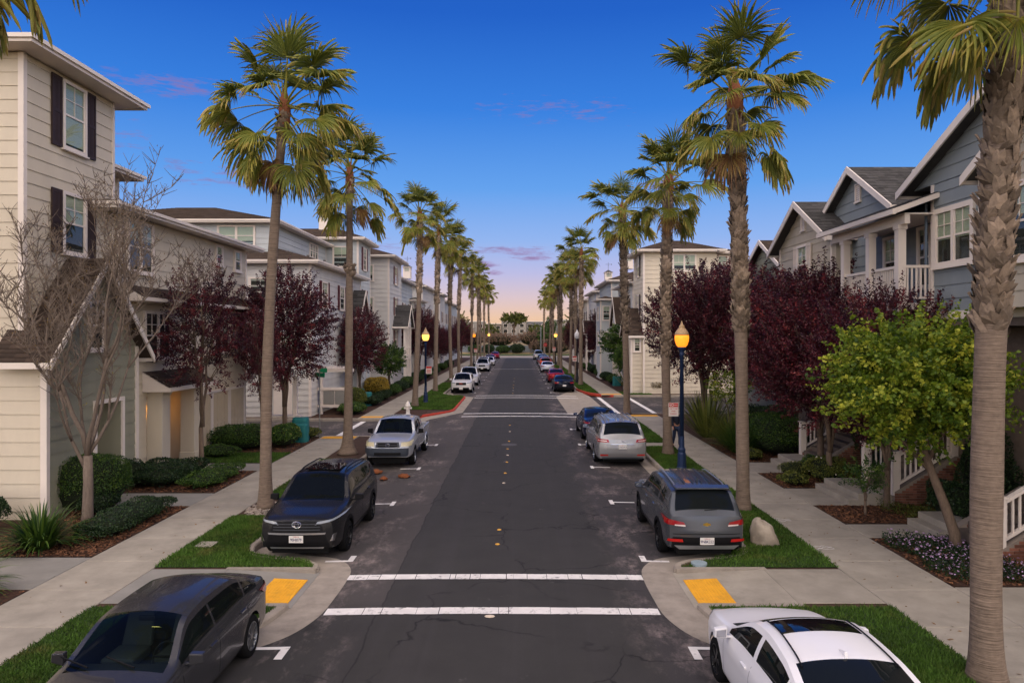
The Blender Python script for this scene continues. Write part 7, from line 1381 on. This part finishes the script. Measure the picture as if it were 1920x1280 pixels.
def parking_sign(x, y, z, label, w=.36, h=.5, full=True):
    t = thing('parking_sign', label, 'sign', (x, y, z), 0, None, local=True); m = MB(); m.box(-w / 2, w / 2, -.004, .004, -h / 2, h / 2); p = link('panel', m.mesh('panel', sign_white), None, t); m = MB()
    for (a, b, c_, d_) in [(-w / 2 + .015, w / 2 - .015, h / 2 - .16, h / 2 - .015)]: m.box(a, b, -.007, -.004, c_, d_)
    link('red_header', m.mesh('red_header', sign_red), None, p); Q = Matrix.Rotation(PI / 2, 4, 'X')
    if full:
        text_mesh('lettering', 'NO', .13, sign_white, p, Matrix.Translation((-.09, -.0085, h / 2 - .09)) @ Q, .0006, .003); text_mesh('lettering', 'PARKING', .05, sign_white, p, Matrix.Translation((.075, -.0085, h / 2 - .09)) @ Q, .0006, .001, .7)
        for k, tx in enumerate(('7AM TO 9AM', 'STREET', 'SWEEPING')): text_mesh('lettering', tx, .062, sign_red, p, Matrix.Translation((0, -.0055, h / 2 - .22 - k * .095)) @ Q, .0006, .001, .8)
    else:
        m = MB()
        for k in range(3): m.box(-w * .33, w * .33, -.006, -.004, -.03 - k * .085, .015 - k * .085)
        link('lettering', m.mesh('lettering', sign_red), None, p)
    m = MB(); m.box(w / 2 - .02, w / 2 + .18, .0, .012, h * .3, h * .3 + .03); m.box(w / 2 - .02, w / 2 + .18, .0, .012, -h * .3, -h * .3 + .03); link('bracket', m.mesh('bracket', galv), None, t)
parking_sign(6.19, 26.18, 2.32, 'red and white parking sign on the orange lamp post'); parking_sign(-6.0, 51.3, 2.5, 'red and white parking sign on the left corner lamp post', .42, .55, False); parking_sign(6.15, 71.7, 2.6, 'white and red sign on the unlit lamp post', .42, .55, False); parking_sign(-6.05, 107.9, 2.6, 'small white sign on the far left lamp post', .5, .6, False); parking_sign(6.15, 112.9, 2.7, 'small white sign on the far right lamp post', .5, .6, False)
# stop sign far right
t = thing('stop_sign', 'red octagonal stop sign at the far right end of the street', 'sign', (6.0, 146, .14), 0, None, local=True); m = MB(); m.tube([(0, 0, 0), (0, 0, 3.0)], .035, 6); link('post', m.mesh('post', galv), None, t); m = MB(); m.extr([(.4 * math.cos(R(22.5 + 45 * k)), -.05, 2.75 + .4 * math.sin(R(22.5 + 45 * k))) for k in range(8)], (0, .02, 0)); p = link('panel', m.mesh('panel', sign_red), None, t); text_mesh('lettering', 'STOP', .26, sign_white, p, Matrix.Translation((0, -.055, 2.75)) @ Matrix.Rotation(PI / 2, 4, 'X'), .002)
# street name sign
t = thing('street_name_sign', 'green street name blades on a thin pole by the alley corner', 'sign', (-9.05, 34.0, .14), 0, None, local=True); m = MB(); m.tube([(0, 0, 0), (0, 0, 3.35)], .03, 8); link('post', m.mesh('post', galv), None, t)
m = MB(); m.box(-.02, .36, -.012, .012, 3.12, 3.32); link('name_blade', m.mesh('name_blade', green_sign), None, t); m = MB(); m.box(-.012, .012, -.4, .4, 2.9, 3.1); o = link('name_blade', m.mesh('name_blade', green_sign), None, t); o.rotation_euler = (0, 0, R(50))
# fire hydrant
t = thing('fire_hydrant', 'white fire hydrant on the left corner beyond the pickup', 'hydrant', (-6.3, 43.5, .14), 0, None, local=True); hw = M('hydrant_white', (222, 216, 208), .5, .06, 6); m = MB(); m.lathe([(.17, 0), (.17, .05), (.12, .07), (.115, .5), (.17, .53), (.17, .58), (.14, .6), (.13, .7), (.09, .78), (.035, .81), (.035, .86), (.01, .87)], 14); link('barrel', m.mesh('barrel', hw, smooth=True), None, t)
for a, b, r_ in [((-.1, 0, .42), (-.24, 0, .42), .065), ((.1, 0, .42), (.24, 0, .42), .065), ((0, -.1, .40), (0, -.25, .40), .085)]:
    m = MB(); m.tube([a, b], r_, 10); link('nozzle', m.mesh('nozzle', hw), None, t)
mb = MB(); mb.box(-7.2, -5.4, 42.9, 45.6, .12, .156); struct('planting_bed', mb, mulch_m)
# mailbox shelter
t = thing('mailbox_shelter', 'white pergola shelter with grey mailbox bank beyond the alley', 'mailboxes', (-10.9, 44.0, .14), 0, None, local=True)
for xx in (-.85, .85):
    m = MB(); m.box(xx - .1, xx + .1, -.1, .1, 0, 2.8); o = link('post', m.mesh('post', white_trim), None, t); bevel(o, .01)
for z0, z1, e in ((2.62, 2.82, 1.15), (1.5, 1.66, 1.05), (.42, .56, 1.05)):
    m = MB(); m.box(-e, e, -.14, .14, z0, z1); link('beam', m.mesh('beam', white_trim), None, t)
for k in range(7):
    m = MB(); x = -.95 + k * .316; m.extr([(x - .02, -.55, 2.83), (x - .02, .55, 2.83), (x - .02, .45, 2.97), (x - .02, -.45, 2.97)], (.04, 0, 0)); link('rafter', m.mesh('rafter', white_trim), None, t)
m = MB(); m.box(-.75, .75, -.06, .2, .56, 1.5); link('surround', m.mesh('surround', white_trim), None, t); grey_box = M('mailbox_grey', (150, 148, 142), .5, .05, 5, metal=.3)
for cx in (-.36, .36):
    m = MB(); m.box(cx - .33, cx + .33, -.1, -.062, .62, 1.44); bk = link('mailbox_bank', m.mesh('mailbox_bank', grey_box), None, t)
    for r_ in range(7):
        m = MB(); m.box(cx - .3, cx + .3, -.115, -.1, .65 + r_ * .112, .65 + r_ * .112 + .1); link('mailbox_door', m.mesh('mailbox_door', grey_box), None, bk)
t = thing('post_and_shelf', 'white wooden post with a cross shelf behind the teal boxes', 'post', (-10.3, 34.3, .14), 0, None, local=True); m = MB(); m.box(-.09, .09, -.09, .09, 0, 2.9); link('post', m.mesh('post', white_trim), None, t); m = MB(); m.box(-1.3, .3, -.2, .2, .95, 1.05); link('shelf', m.mesh('shelf', white_trim), None, t)
# teal covered utility boxes
teal = M('teal_cover', (32, 106, 106), .6, .15, 4, .3, 8)
def covered(x, y, w, d, h, label, rz=0):
    r = random.Random(int(x * 100 + y)); t = thing('utility_box', label, 'utility box', (x, y, .14), rz, 'teal covered boxes', local=True); n = 10; vs = []; fs = []
    for lv, (z, k) in enumerate([(0, 1.0), (.06, 1.02), (h * .3, .99), (h * .6, .97), (h * .88, .95), (h * .97, .9), (h, .78)]):
        for i in range(24):
            a = 2 * PI * i / 24; c_, s = math.cos(a), math.sin(a); q = (abs(c_) ** 6 + abs(s) ** 6) ** (1 / 6); f = k * (1 + r.uniform(-.015, .015) + .012 * math.sin(5 * a + lv)); vs.append((w / 2 * c_ / q * f, d / 2 * s / q * f, z + (r.uniform(-.015, .015) if lv > 4 else 0)))
    for lv in range(6):
        for i in range(24): fs.append((lv * 24 + i, lv * 24 + (i + 1) % 24, (lv + 1) * 24 + (i + 1) % 24, (lv + 1) * 24 + i))
    m = MB(); m.add(vs, fs + [tuple(range(6 * 24, 7 * 24))]); link('cover', m.mesh('cover', teal, smooth=True), None, t); m = MB(); m.box(-w * .48, w * .48, -d * .48, d * .48, -.02, .03); link('base', m.mesh('base', galv), None, t)
covered(-9.75, 33.3, .75, .6, 1.05, 'taller teal covered utility box by the alley corner'); covered(-9.5, 32.6, .62, .5, .85, 'shorter teal covered utility box in front of its taller twin'); covered(-10.0, 49.0, .7, .6, .95, 'teal covered utility box beyond the mailbox shelter'); covered(-10.6, 49.6, .6, .6, 1.15, 'teal covered box behind the one past the mailbox shelter')
covered(9.9, 68, .8, .6, .9, 'green covered utility box along the far right walk')
# boulder
def boulder(x, y, w, d, h, label):
    rs_ = np.random.RandomState(4); t_ = 14; u_ = 20; vs = []; fs = []; ph = rs_.rand(9) * 6
    for i in range(t_):
        th = math.pi / 2 * i / (t_ - 1)
        for j in range(u_):
            a = 2 * math.pi * j / u_; f = 1 + .16 * math.sin(2 * a + ph[0]) + .10 * math.sin(3 * a + ph[1] + 3 * th) + .07 * math.sin(7 * a + 6 * th + ph[2]) + rs_.uniform(-.035, .035); z = math.sin(th) ** 1.1 * (1 + .12 * math.cos(a - 2.6)); k = max(0.0, math.cos(th)) ** .7; vs.append((w / 2 * k * f * math.cos(a) - .12 * z, d / 2 * k * f * math.sin(a), h * z * (1 + .06 * math.sin(4 * a + ph[3]) * math.cos(th)) - .04))
    for i in range(t_ - 1):
        for j in range(u_): fs.append((i * u_ + j, i * u_ + (j + 1) % u_, (i + 1) * u_ + (j + 1) % u_, (i + 1) * u_ + j))
    o = link('boulder', np_mesh('boulder', vs, fs, M('pale_boulder', (170, 158, 142), .9, .22, 3.5, .6, 9, rgb2=(140, 128, 114)), [.5] * len(fs))); o.location = (x, y, .14); tag(o, label, 'boulder')
boulder(6.35, 16.85, .72, .6, .58, 'pale boulder on the grass behind the grey sport utility')
# lids, marks, debris
mb = MB(); mb.box(-7.05, -6.65, 16.45, 16.85, .12, .185); tag(mb.build('access_cover_plate', concrete), 'square concrete utility lid in the left lawn', 'access cover'); mb = MB(); mb.lathe([(.17, 0), (.17, .05), (.13, .055)], 20, (4.35, 15.25, .15)); tag(mb.build('access_cover_plate', M('blue_lid', (140, 156, 164), .6, .1, 5)), 'round bluish utility lid in the right bulb lawn', 'access cover')
m = MB(); m.box(9.0 - 2.2, 9.0 - 1.76, 31.3, 32.3, .1, .158); m.box(5.86, 7.24, 31.35, 32.3, .1, .157); struct('path', m, concrete)
chalk = M('chalk_paint', (214, 208, 204), .8, .1, 8)
def scribble(x, y, seed):
    r = random.Random(seed); m = MB()
    for k in range(3):
        pts = [(x + (i - 3) * .07, y + k * .1 + r.uniform(-.05, .05), .1565) for i in range(7)]
        for a, b in zip(pts, pts[1:]): m.quad((a[0], a[1] - .012, a[2]), (b[0], b[1] - .012, b[2]), (b[0], b[1] + .012, b[2]), (a[0], a[1] + .012, a[2]))
    struct('pavement_paint_mark', m, chalk)
scribble(7.55, 16.35, 1); scribble(7.5, 18.8, 2); scribble(8.3, 9.5, 3)
bark_brown = M('fallen_bark', (122, 70, 40), .9, .3, 8, .4, 20)
for i, (x, y, s_, rz, lb) in enumerate([(-4.75, 25.75, .3, .3, 'largest orange-brown curl of fallen palm bark before the pickup'), (-4.2, 24.6, .2, 1.4, 'small fallen palm bark piece behind the dark sport utility'), (-3.55, 25.0, .26, 2.6, 'dark fallen palm bark piece out by the parking line')]):
    m = MB(); vs = []; n = 7
    for a in range(n):
        for b in range(4): u, v = a / (n - 1) - .5, b / 3 - .5; vs.append((u * s_ * 2.2 * (1 - .6 * abs(v)), v * s_ * 1.3 * (1 - u * u * 2), .05 + s_ * .45 * (1 - 4 * v * v) * (.5 + .5 * math.cos(u * 4)) + .02 * math.sin(a * 3 + b)))
    m.add(vs, [(a * 4 + b, a * 4 + b + 1, (a + 1) * 4 + b + 1, (a + 1) * 4 + b) for a in range(n - 1) for b in range(3)]); o = m.build('fallen_palm_bark', bark_brown, None, True); o.location = (x, y, .02); o.rotation_euler = (0, 0, rz); so_ = o.modifiers.new('thick', 'SOLIDIFY'); so_.thickness = .015; tag(o, lb, 'palm bark')
# ---------------------------------------------------------------- stoops, steps and brick on the right
brick_m = M('brick', (126, 82, 66), .9, .2, 7, .3, 40, tint=.4); mortar = M('mortar', (140, 128, 116), .95, .1, 6)
def brick_panel(root, face, plane, a0, a1, z0, ztop, name='brick_facing'):
    """courses of single bricks under the line ztop(a)"""
    m = MB(); z = z0; row = 0; r = random.Random(int(plane * 7 + a0))
    while z < max(ztop(a0), ztop(a1)):
        a = a0 - (.105 if row % 2 else 0)
        while a < a1:
            b0, b1 = max(a, a0), min(a + .2, a1)
            if b1 - b0 > .03 and z + .06 <= min(ztop(b0), ztop(b1)): fbox(m, face, plane, b0, b1, .0, .012 + r.uniform(0, .004), z, z + .06); k = 6; m.t[-6:] = [r.random()] * 6
            a += .21
        z += .072; row += 1
    o = m.build(name, brick_m, root); o['kind'] = 'stuff'; return o
def stoop(label, y0, y1, x0, rise0, n, x1=None, rails=('near', 'far'), face=True):
    t = thing('entry_stairs', label, 'stairs', (x0, (y0 + y1) / 2, .14)); run = .28; rise = .17; xe = x0 + n * run
    for k in range(n):
        m = MB(); m.box(x0 + k * run, x0 + (k + 1) * run + .02, y0, y1, .1, rise0 + (k + 1) * rise); o = m.build('step', M('worn_step', (104, 92, 82), .9, .2, 4, .2, 30) if n > 2 else concrete, t); bevel(o, .012)
    if n > 2:
        zt = lambda a: rise0 + max(0, (a - x0)) / run * rise
        for nm, yy in (('near', y0), ('far', y1)):
            ya, yb = (yy - .22, yy) if nm == 'near' else (yy, yy + .22); m = MB(); m.extr([(x0 - .05, ya, .1), (xe + .8, ya, .1), (xe + .8, ya, rise0 + n * rise + .1), (xe, ya, rise0 + n * rise + .1), (x0 - .05, ya, rise0 + .1)], (0, yb - ya, 0)); w_ = m.build('stair_wall', mortar, t)
            brick_panel(w_, 'ny', ya, x0 - .05, xe + .8, .12, lambda a: rise0 + .1 + min(n * rise, max(0, (a - x0) / run * rise)))
            if nm in rails:
                zz = lambda a: rise0 + .12 + (a - x0) / run * rise; ym = (ya + yb) / 2
                for h0, h1, wd in ((.92, 1.0, .07), (.1, .17, .05)):
                    m = MB(); m.extr([(x0, ym - wd, zz(x0) + h0), (xe, ym - wd, zz(xe) + h0), (xe, ym - wd, zz(xe) + h1), (x0, ym - wd, zz(x0) + h1)], (0, 2 * wd, 0)); rl = m.build('handrail', white_trim, t)
                for xx in (x0, xe):
                    m = MB(); m.box(xx - .1, xx + .1, ym - .1, ym + .1, zz(xx) - .12, zz(xx) + 1.1); m.box(xx - .13, xx + .13, ym - .13, ym + .13, zz(xx) + 1.1, zz(xx) + 1.15); o = m.build('newel_post', white_trim, t)
                k = int((xe - x0) / .14)
                for i in range(1, k): xx = x0 + (xe - x0) * i / k; m = MB(); m.box(xx - .022, xx + .022, ym - .022, ym + .022, zz(xx) + .15, zz(xx) + .93); m.build('baluster', white_trim, t)
    return t
stoop('two broad concrete steps below the stairs of the blue-grey house', 20.5, 22.8, 10.0, .15, 2); stoop('small concrete steps beside the flowering ground cover', 17.1, 18.5, 10.6, .15, 2); stoop('concrete steps before the stairs of the beige house', 25.3, 27.4, 10.2, .15, 2)
mb = MB(); mb.box(10.58, 11.3, 20.5, 22.8, .1, .486); struct('landing', mb, concrete); mb = MB(); mb.box(11.18, 12.0, 17.1, 18.5, .1, .486); struct('landing', mb, concrete); mb = MB(); mb.box(10.78, 11.4, 25.3, 27.4, .1, .486); struct('landing', mb, concrete)
stoop('white-railed stairs up to the blue-grey house', 20.55, 22.0, 11.3, .48, 6); stoop('white-railed stairs up to the beige house', 25.5, 27.2, 11.4, .48, 6, rails=('far',)); stoop('white-railed stairs at the right picture edge', 15.6, 17.0, 10.95, .3, 6, rails=('near',))
t = thing('flower_pot', 'red flower pot on the stair wall at the right edge', 'flower pot', (11.75, 15.5, 2.42), 0, None, local=True); m = MB(); m.lathe([(.11, 0), (.16, .26), (.175, .27), (.175, .31), (.14, .3)], 14); link('pot', m.mesh('pot', M('red_pot', (188, 58, 30), .5, .1, 5), smooth=True), None, t); m = MB(); m.box(-.14, .14, -.14, .14, -2.3, 0); link('plinth', m.mesh('plinth', brick_core), None, t); V = leaves_np(NR.normal(0, .09, (60, 3)) + np.array([0, 0, .38]), .09); link('foliage', np_mesh('foliage', V, np.arange(240).reshape(-1, 4), green_leaf, NR.rand(60)), None, t)
hs = bpy.data.objects.get('lower_wall')
# ---------------------------------------------------------------- person walking behind the palm
def skin(name, verts, edges, mat, parent, sub=1):
    import bmesh
    me = bpy.data.meshes.new(name); bm_ = bmesh.new(); ly = bm_.verts.layers.skin.verify(); vl = []
    for i, (x, y, z, r_) in enumerate(verts): v = bm_.verts.new((x, y, z)); v[ly].radius = (r_, r_) if not hasattr(r_, '__len__') else r_; v[ly].use_root = i == 0; vl.append(v)
    for a, b in edges: bm_.edges.new((vl[a], vl[b]))
    bm_.to_mesh(me); bm_.free(); o = bpy.data.objects.new(name, me); COL.objects.link(o); o.modifiers.new('skin', 'SKIN').use_smooth_shade = True; s_ = o.modifiers.new('sub', 'SUBSURF'); s_.levels = sub; s_.render_levels = sub
    dg = bpy.context.evaluated_depsgraph_get(); m2 = bpy.data.meshes.new_from_object(o.evaluated_get(dg)); m2.name = name; bpy.data.objects.remove(o); m2.materials.clear(); m2.materials.append(mat)
    return link(name, m2, None, parent)
t = thing('person', 'person in a dark jacket and jeans walking behind the second right palm', 'person', (7.38, 31.0, .153), R(8), None, local=True)
skin_m = M('skin', (172, 126, 104), .6, .05, 6); jacket = M('navy_jacket', (30, 34, 48), .8, .15, 9, .2, 30); jeans = M('jeans', (44, 54, 78), .85, .15, 9, .2, 60)
body = [(0, 0, .92, .12), (0, .01, 1.12, .115), (0, 0, 1.34, .14), (0, 0, 1.47, .055), (0, -.02, 1.53, .055), (0, -.03, 1.6, .078), (0, -.02, 1.69, .07), (.17, 0, 1.39, .06), (.23, .03, 1.13, .045), (.22, -.08, .9, .035), (.22, -.1, .84, .03), (.22, -.12, .76, .01),
        (-.17, 0, 1.39, .06), (-.23, -.02, 1.13, .045), (-.22, -.14, .92, .035), (-.22, -.17, .87, .03), (-.22, -.2, .79, .01), (.09, 0, .86, .085), (.1, -.12, .48, .06), (.1, -.08, .1, .042), (.1, -.2, .035, .035), (-.09, 0, .86, .085), (-.1, .06, .47, .06), (-.1, .2, .14, .042), (-.1, .1, .04, .035),
        (.2, -.125, .765, .009), (.235, -.135, .77, .009), (.205, -.14, .8, .009), (.24, -.1, .77, .009), (-.2, -.2, .795, .009), (-.235, -.21, .8, .009), (-.205, -.215, .83, .009), (-.24, -.18, .8, .009)]
ed = [(0, 1), (1, 2), (2, 3), (3, 4), (4, 5), (5, 6), (2, 7), (7, 8), (8, 9), (9, 10), (10, 11), (2, 12), (12, 13), (13, 14), (14, 15), (15, 16), (0, 17), (17, 18), (18, 19), (19, 20), (0, 21), (21, 22), (22, 23), (23, 24), (10, 25), (10, 26), (10, 27), (10, 28), (15, 29), (15, 30), (15, 31), (15, 32)]
skin('body', body, ed, skin_m, t)
def sub(ids, grow_): 
    mp = {j: i for i, j in enumerate(ids)}; return [(body[j][0], body[j][1], body[j][2], body[j][3] + grow_) for j in ids], [(mp[a], mp[b]) for a, b in ed if a in mp and b in mp]
v, e = sub([0, 1, 2, 7, 8, 9, 12, 13, 14], .022); skin('jacket', v, e, jacket, t); v, e = sub([0, 17, 18, 19, 21, 22, 23], .018); skin('jeans', v, e, jeans, t)
skin('hair', [(0, 0, 1.64, .088), (0, 0, 1.715, .07)], [(0, 1)], M('dark_hair', (28, 22, 20), .7, .2, 20), t)
for (x, y, z, y2) in ((.1, -.07, .05, -.22), (-.1, .2, .06, .07)): skin('shoe', [(x, y, z, .05), (x, (y + y2) / 2, z - .01, .048), (x, y2, z - .015, .035)], [(0, 1), (1, 2)], M('dark_shoe', (24, 24, 26), .6, .1, 9), t)
m = MB(); m.extr([(-.012, -.1, 1.6), (.012, -.1, 1.6), (0, -.1, 1.63)], (0, -.03, 0)); link('nose', m.mesh('nose', skin_m), None, t)
# ================================================================== the far end of the street
mb = MB(); mb.box(-120, 120, 163.1, 163.6, -.05, .16); struct('kerb', mb, kerb_m); mb = MB(); mb.prism([(-150, 163.5), (150, 163.5), (150, 185), (-150, 185)], -.2, .1); struct('verge_ground', mb, grass_base)
mb = MB(); mb.add([(-260, 176, .1), (260, 176, .1), (260, 192, 1.6), (-260, 192, 1.6), (-260, 420, 2.2), (260, 420, 2.2)], [(0, 1, 2, 3), (3, 2, 5, 4)]); struct('far_terrain', mb, M('dry_field', (132, 116, 84), .95, .25, .2))
mb = MB(); mb.box(-70, 4.5, 180.0, 180.3, 0, 2.1); tag(mb.build('garden_wall', M('blue_grey_wall', (128, 134, 138), .9, .08, .4)), 'long low blue-grey wall behind the far lawn', 'wall')
far_green = dark_leaf; dry = ramp_mat('dry_bush_leaf', [(0, (86, 70, 60)), (.5, (128, 104, 88)), (1, (160, 134, 108))], .9, .2)
for i, (x, w_, h, mt, lb) in enumerate([(-10.5, 3.4, 2.2, green_leaf, 'green shrub left end of the far lawn'), (-7, 3.0, 2.4, dark_leaf, 'dark shrub second along the far lawn'), (-3.4, 3.4, 2.1, green_leaf, 'green shrub third along the far lawn'), (.2, 3.6, 2.5, dark_leaf, 'dark shrub in the middle of the far lawn'), (8.5, 11, 3.6, dry, 'long brown dry hedge at the right of the far lawn'), (18, 10, 3.2, dry, 'brown dry hedge farther right of the far lawn')]):
    bush('far_shrub', lb, x - w_ / 2, x + w_ / 2, 177, 179.5, h, mt, 2.6, 60, .22, z=.1, seed=90 + i, group='far lawn shrubs')
for i, (x, y, w_, h) in enumerate([(-13, 205, 9, 4.5), (-5, 210, 10, 4), (5, 212, 10, 4.4), (14, 205, 9, 4.2)]):
    bush('dry_bush', ['leftmost pale dry bush below the far apartments', 'second pale dry bush below the far apartments', 'third pale dry bush below the far apartments', 'rightmost pale dry bush below the far apartments'][i], x - w_ / 2, x + w_ / 2, y - 3, y + 3, h, dry, 2.2, 22, .35, z=1.2, seed=100 + i, group='dry bushes', rough=.15)
def flat_block(x0, x1, y, z, mat, label, rows=3, n=3):
    t = thing('apartment_block', label, 'building', ((x0 + x1) / 2, y, 1.8)); m = MB(); m.box(x0, x1, y, y + 10, 1.5, z); m.build('wall', mat, t); m = MB(); m.box(x0 - .2, x1 + .2, y - .25, y + 10, z, z + .3); m.build('parapet', white_trim, t)
    for r_ in range(rows):
        for k in range(n):
            c_ = x0 + (x1 - x0) * (k + .5) / n; zz = 3.2 + r_ * (z - 3.4) / rows; m = MB(); fbox(m, 'ny', y, c_ - .9, c_ + .9, .0, .12, zz, zz + 1.5); f_ = m.build('window', white_trim, t); m = MB(); fbox(m, 'ny', y, c_ - .78, c_ + .78, .12, .14, zz + .1, zz + 1.4); m.build('pane', room_m, f_)
wb = M('white_render', (138, 134, 128), .8, .05, .3); bb = M('brown_render', (92, 82, 68), .8, .05, .3); gb = M('grey_render', (106, 108, 112), .8, .05, .3)
for i, (x0, x1, y, z, mt, lb) in enumerate([(-24, -13, 285, 10.0, wb, 'white flat-roofed block at the left of the far apartments'), (-12.8, -6.5, 280, 9.0, bb, 'brown flat-roofed block among the far apartments'), (-6.3, 3.5, 283, 10.2, wb, 'white block with dark windows in the middle of the far apartments'), (3.7, 12, 286, 10.0, gb, 'grey flat-roofed block right of the far apartments'), (12.4, 22, 290, 10.8, wb, 'white block at the right end of the far apartments')]): flat_block(x0, x1, y, z, mt, lb)
FT = make_tree_mesh(21, 8.6, 5.6, 3, 2.0, 340, 26, None, olive_leaf, 4, .2, (.5, 1.2), size=.5, fill=.5)
tree(FT, -1.2, 262, 'flat_crowned_tree', 'flat-crowned tree standing above the far apartments', 'tree', 0, (1, 1, 1.05), 1.8)
CT = make_tree_mesh(22, 4.2, 3.6, 3.0, 4.2, 420, 26, None, green_leaf, 3, .2, (.5, 1.2), size=.36, fill=.7)
v = CT[1].vertices; co_ = np.zeros(len(v) * 3, dtype=np.float32); v.foreach_get('co', co_); co_ = co_.reshape(-1, 3); k = np.clip(1.25 - co_[:, 2] / 9.0, .06, 1.1); co_[:, 0] *= k; co_[:, 1] *= k; v.foreach_set('co', co_.ravel())
tree(CT, 9.3, 200, 'conifer', 'dark green conifer at the end of the street', 'tree', 0, (1.15, 1.15, 1.15), 1.0); tree(CT, 13.5, 206, 'conifer', 'shorter conifer right of the tall one at the street end', 'tree', 1, (1, 1, .8), 1.0)
OT = make_tree_mesh(23, 5.5, 4.2, 3.6, 3.6, 260, 30, None, olive_leaf, 4, .18, (.5, 1.2), size=.42, fill=.6)
for i, (x, y, s_, lb) in enumerate([(-17, 196, 1.1, 'olive tree behind the far left palms'), (-24, 215, 1.3, 'second olive tree behind the far left palms'), (18, 215, 1.15, 'olive tree behind the far right palms'), (25, 205, 1.2, 'second olive tree behind the far right palms'), (-33, 220, 1.3, 'olive tree at the far left skyline'), (33, 225, 1.3, 'olive tree at the far right skyline'), (-9, 240, .8, 'olive tree before the brown far block'), (6.5, 245, .8, 'olive tree before the grey far block')]): tree(OT, x, y, 'olive_tree', lb, 'tree', i, (s_, s_, s_), 1.5, group='trees at the end of the street')
for i, (x, y, h) in enumerate([(5.9, 172, 6.4), (10.5, 185, 7.0)]):
    t = thing('pale_pole', ['pale slim pole left of the conifer', 'pale slim pole right of the conifer'][i], 'pole', (x, y, .1), 0, None, local=True); m = MB(); m.lathe([(.16, 0), (.14, h), (.2, h + .02), (.2, h + .1)], 10); link('shaft', m.mesh('shaft', M('pale_pole', (176, 178, 182), .6, .03, 3), smooth=True), None, t)
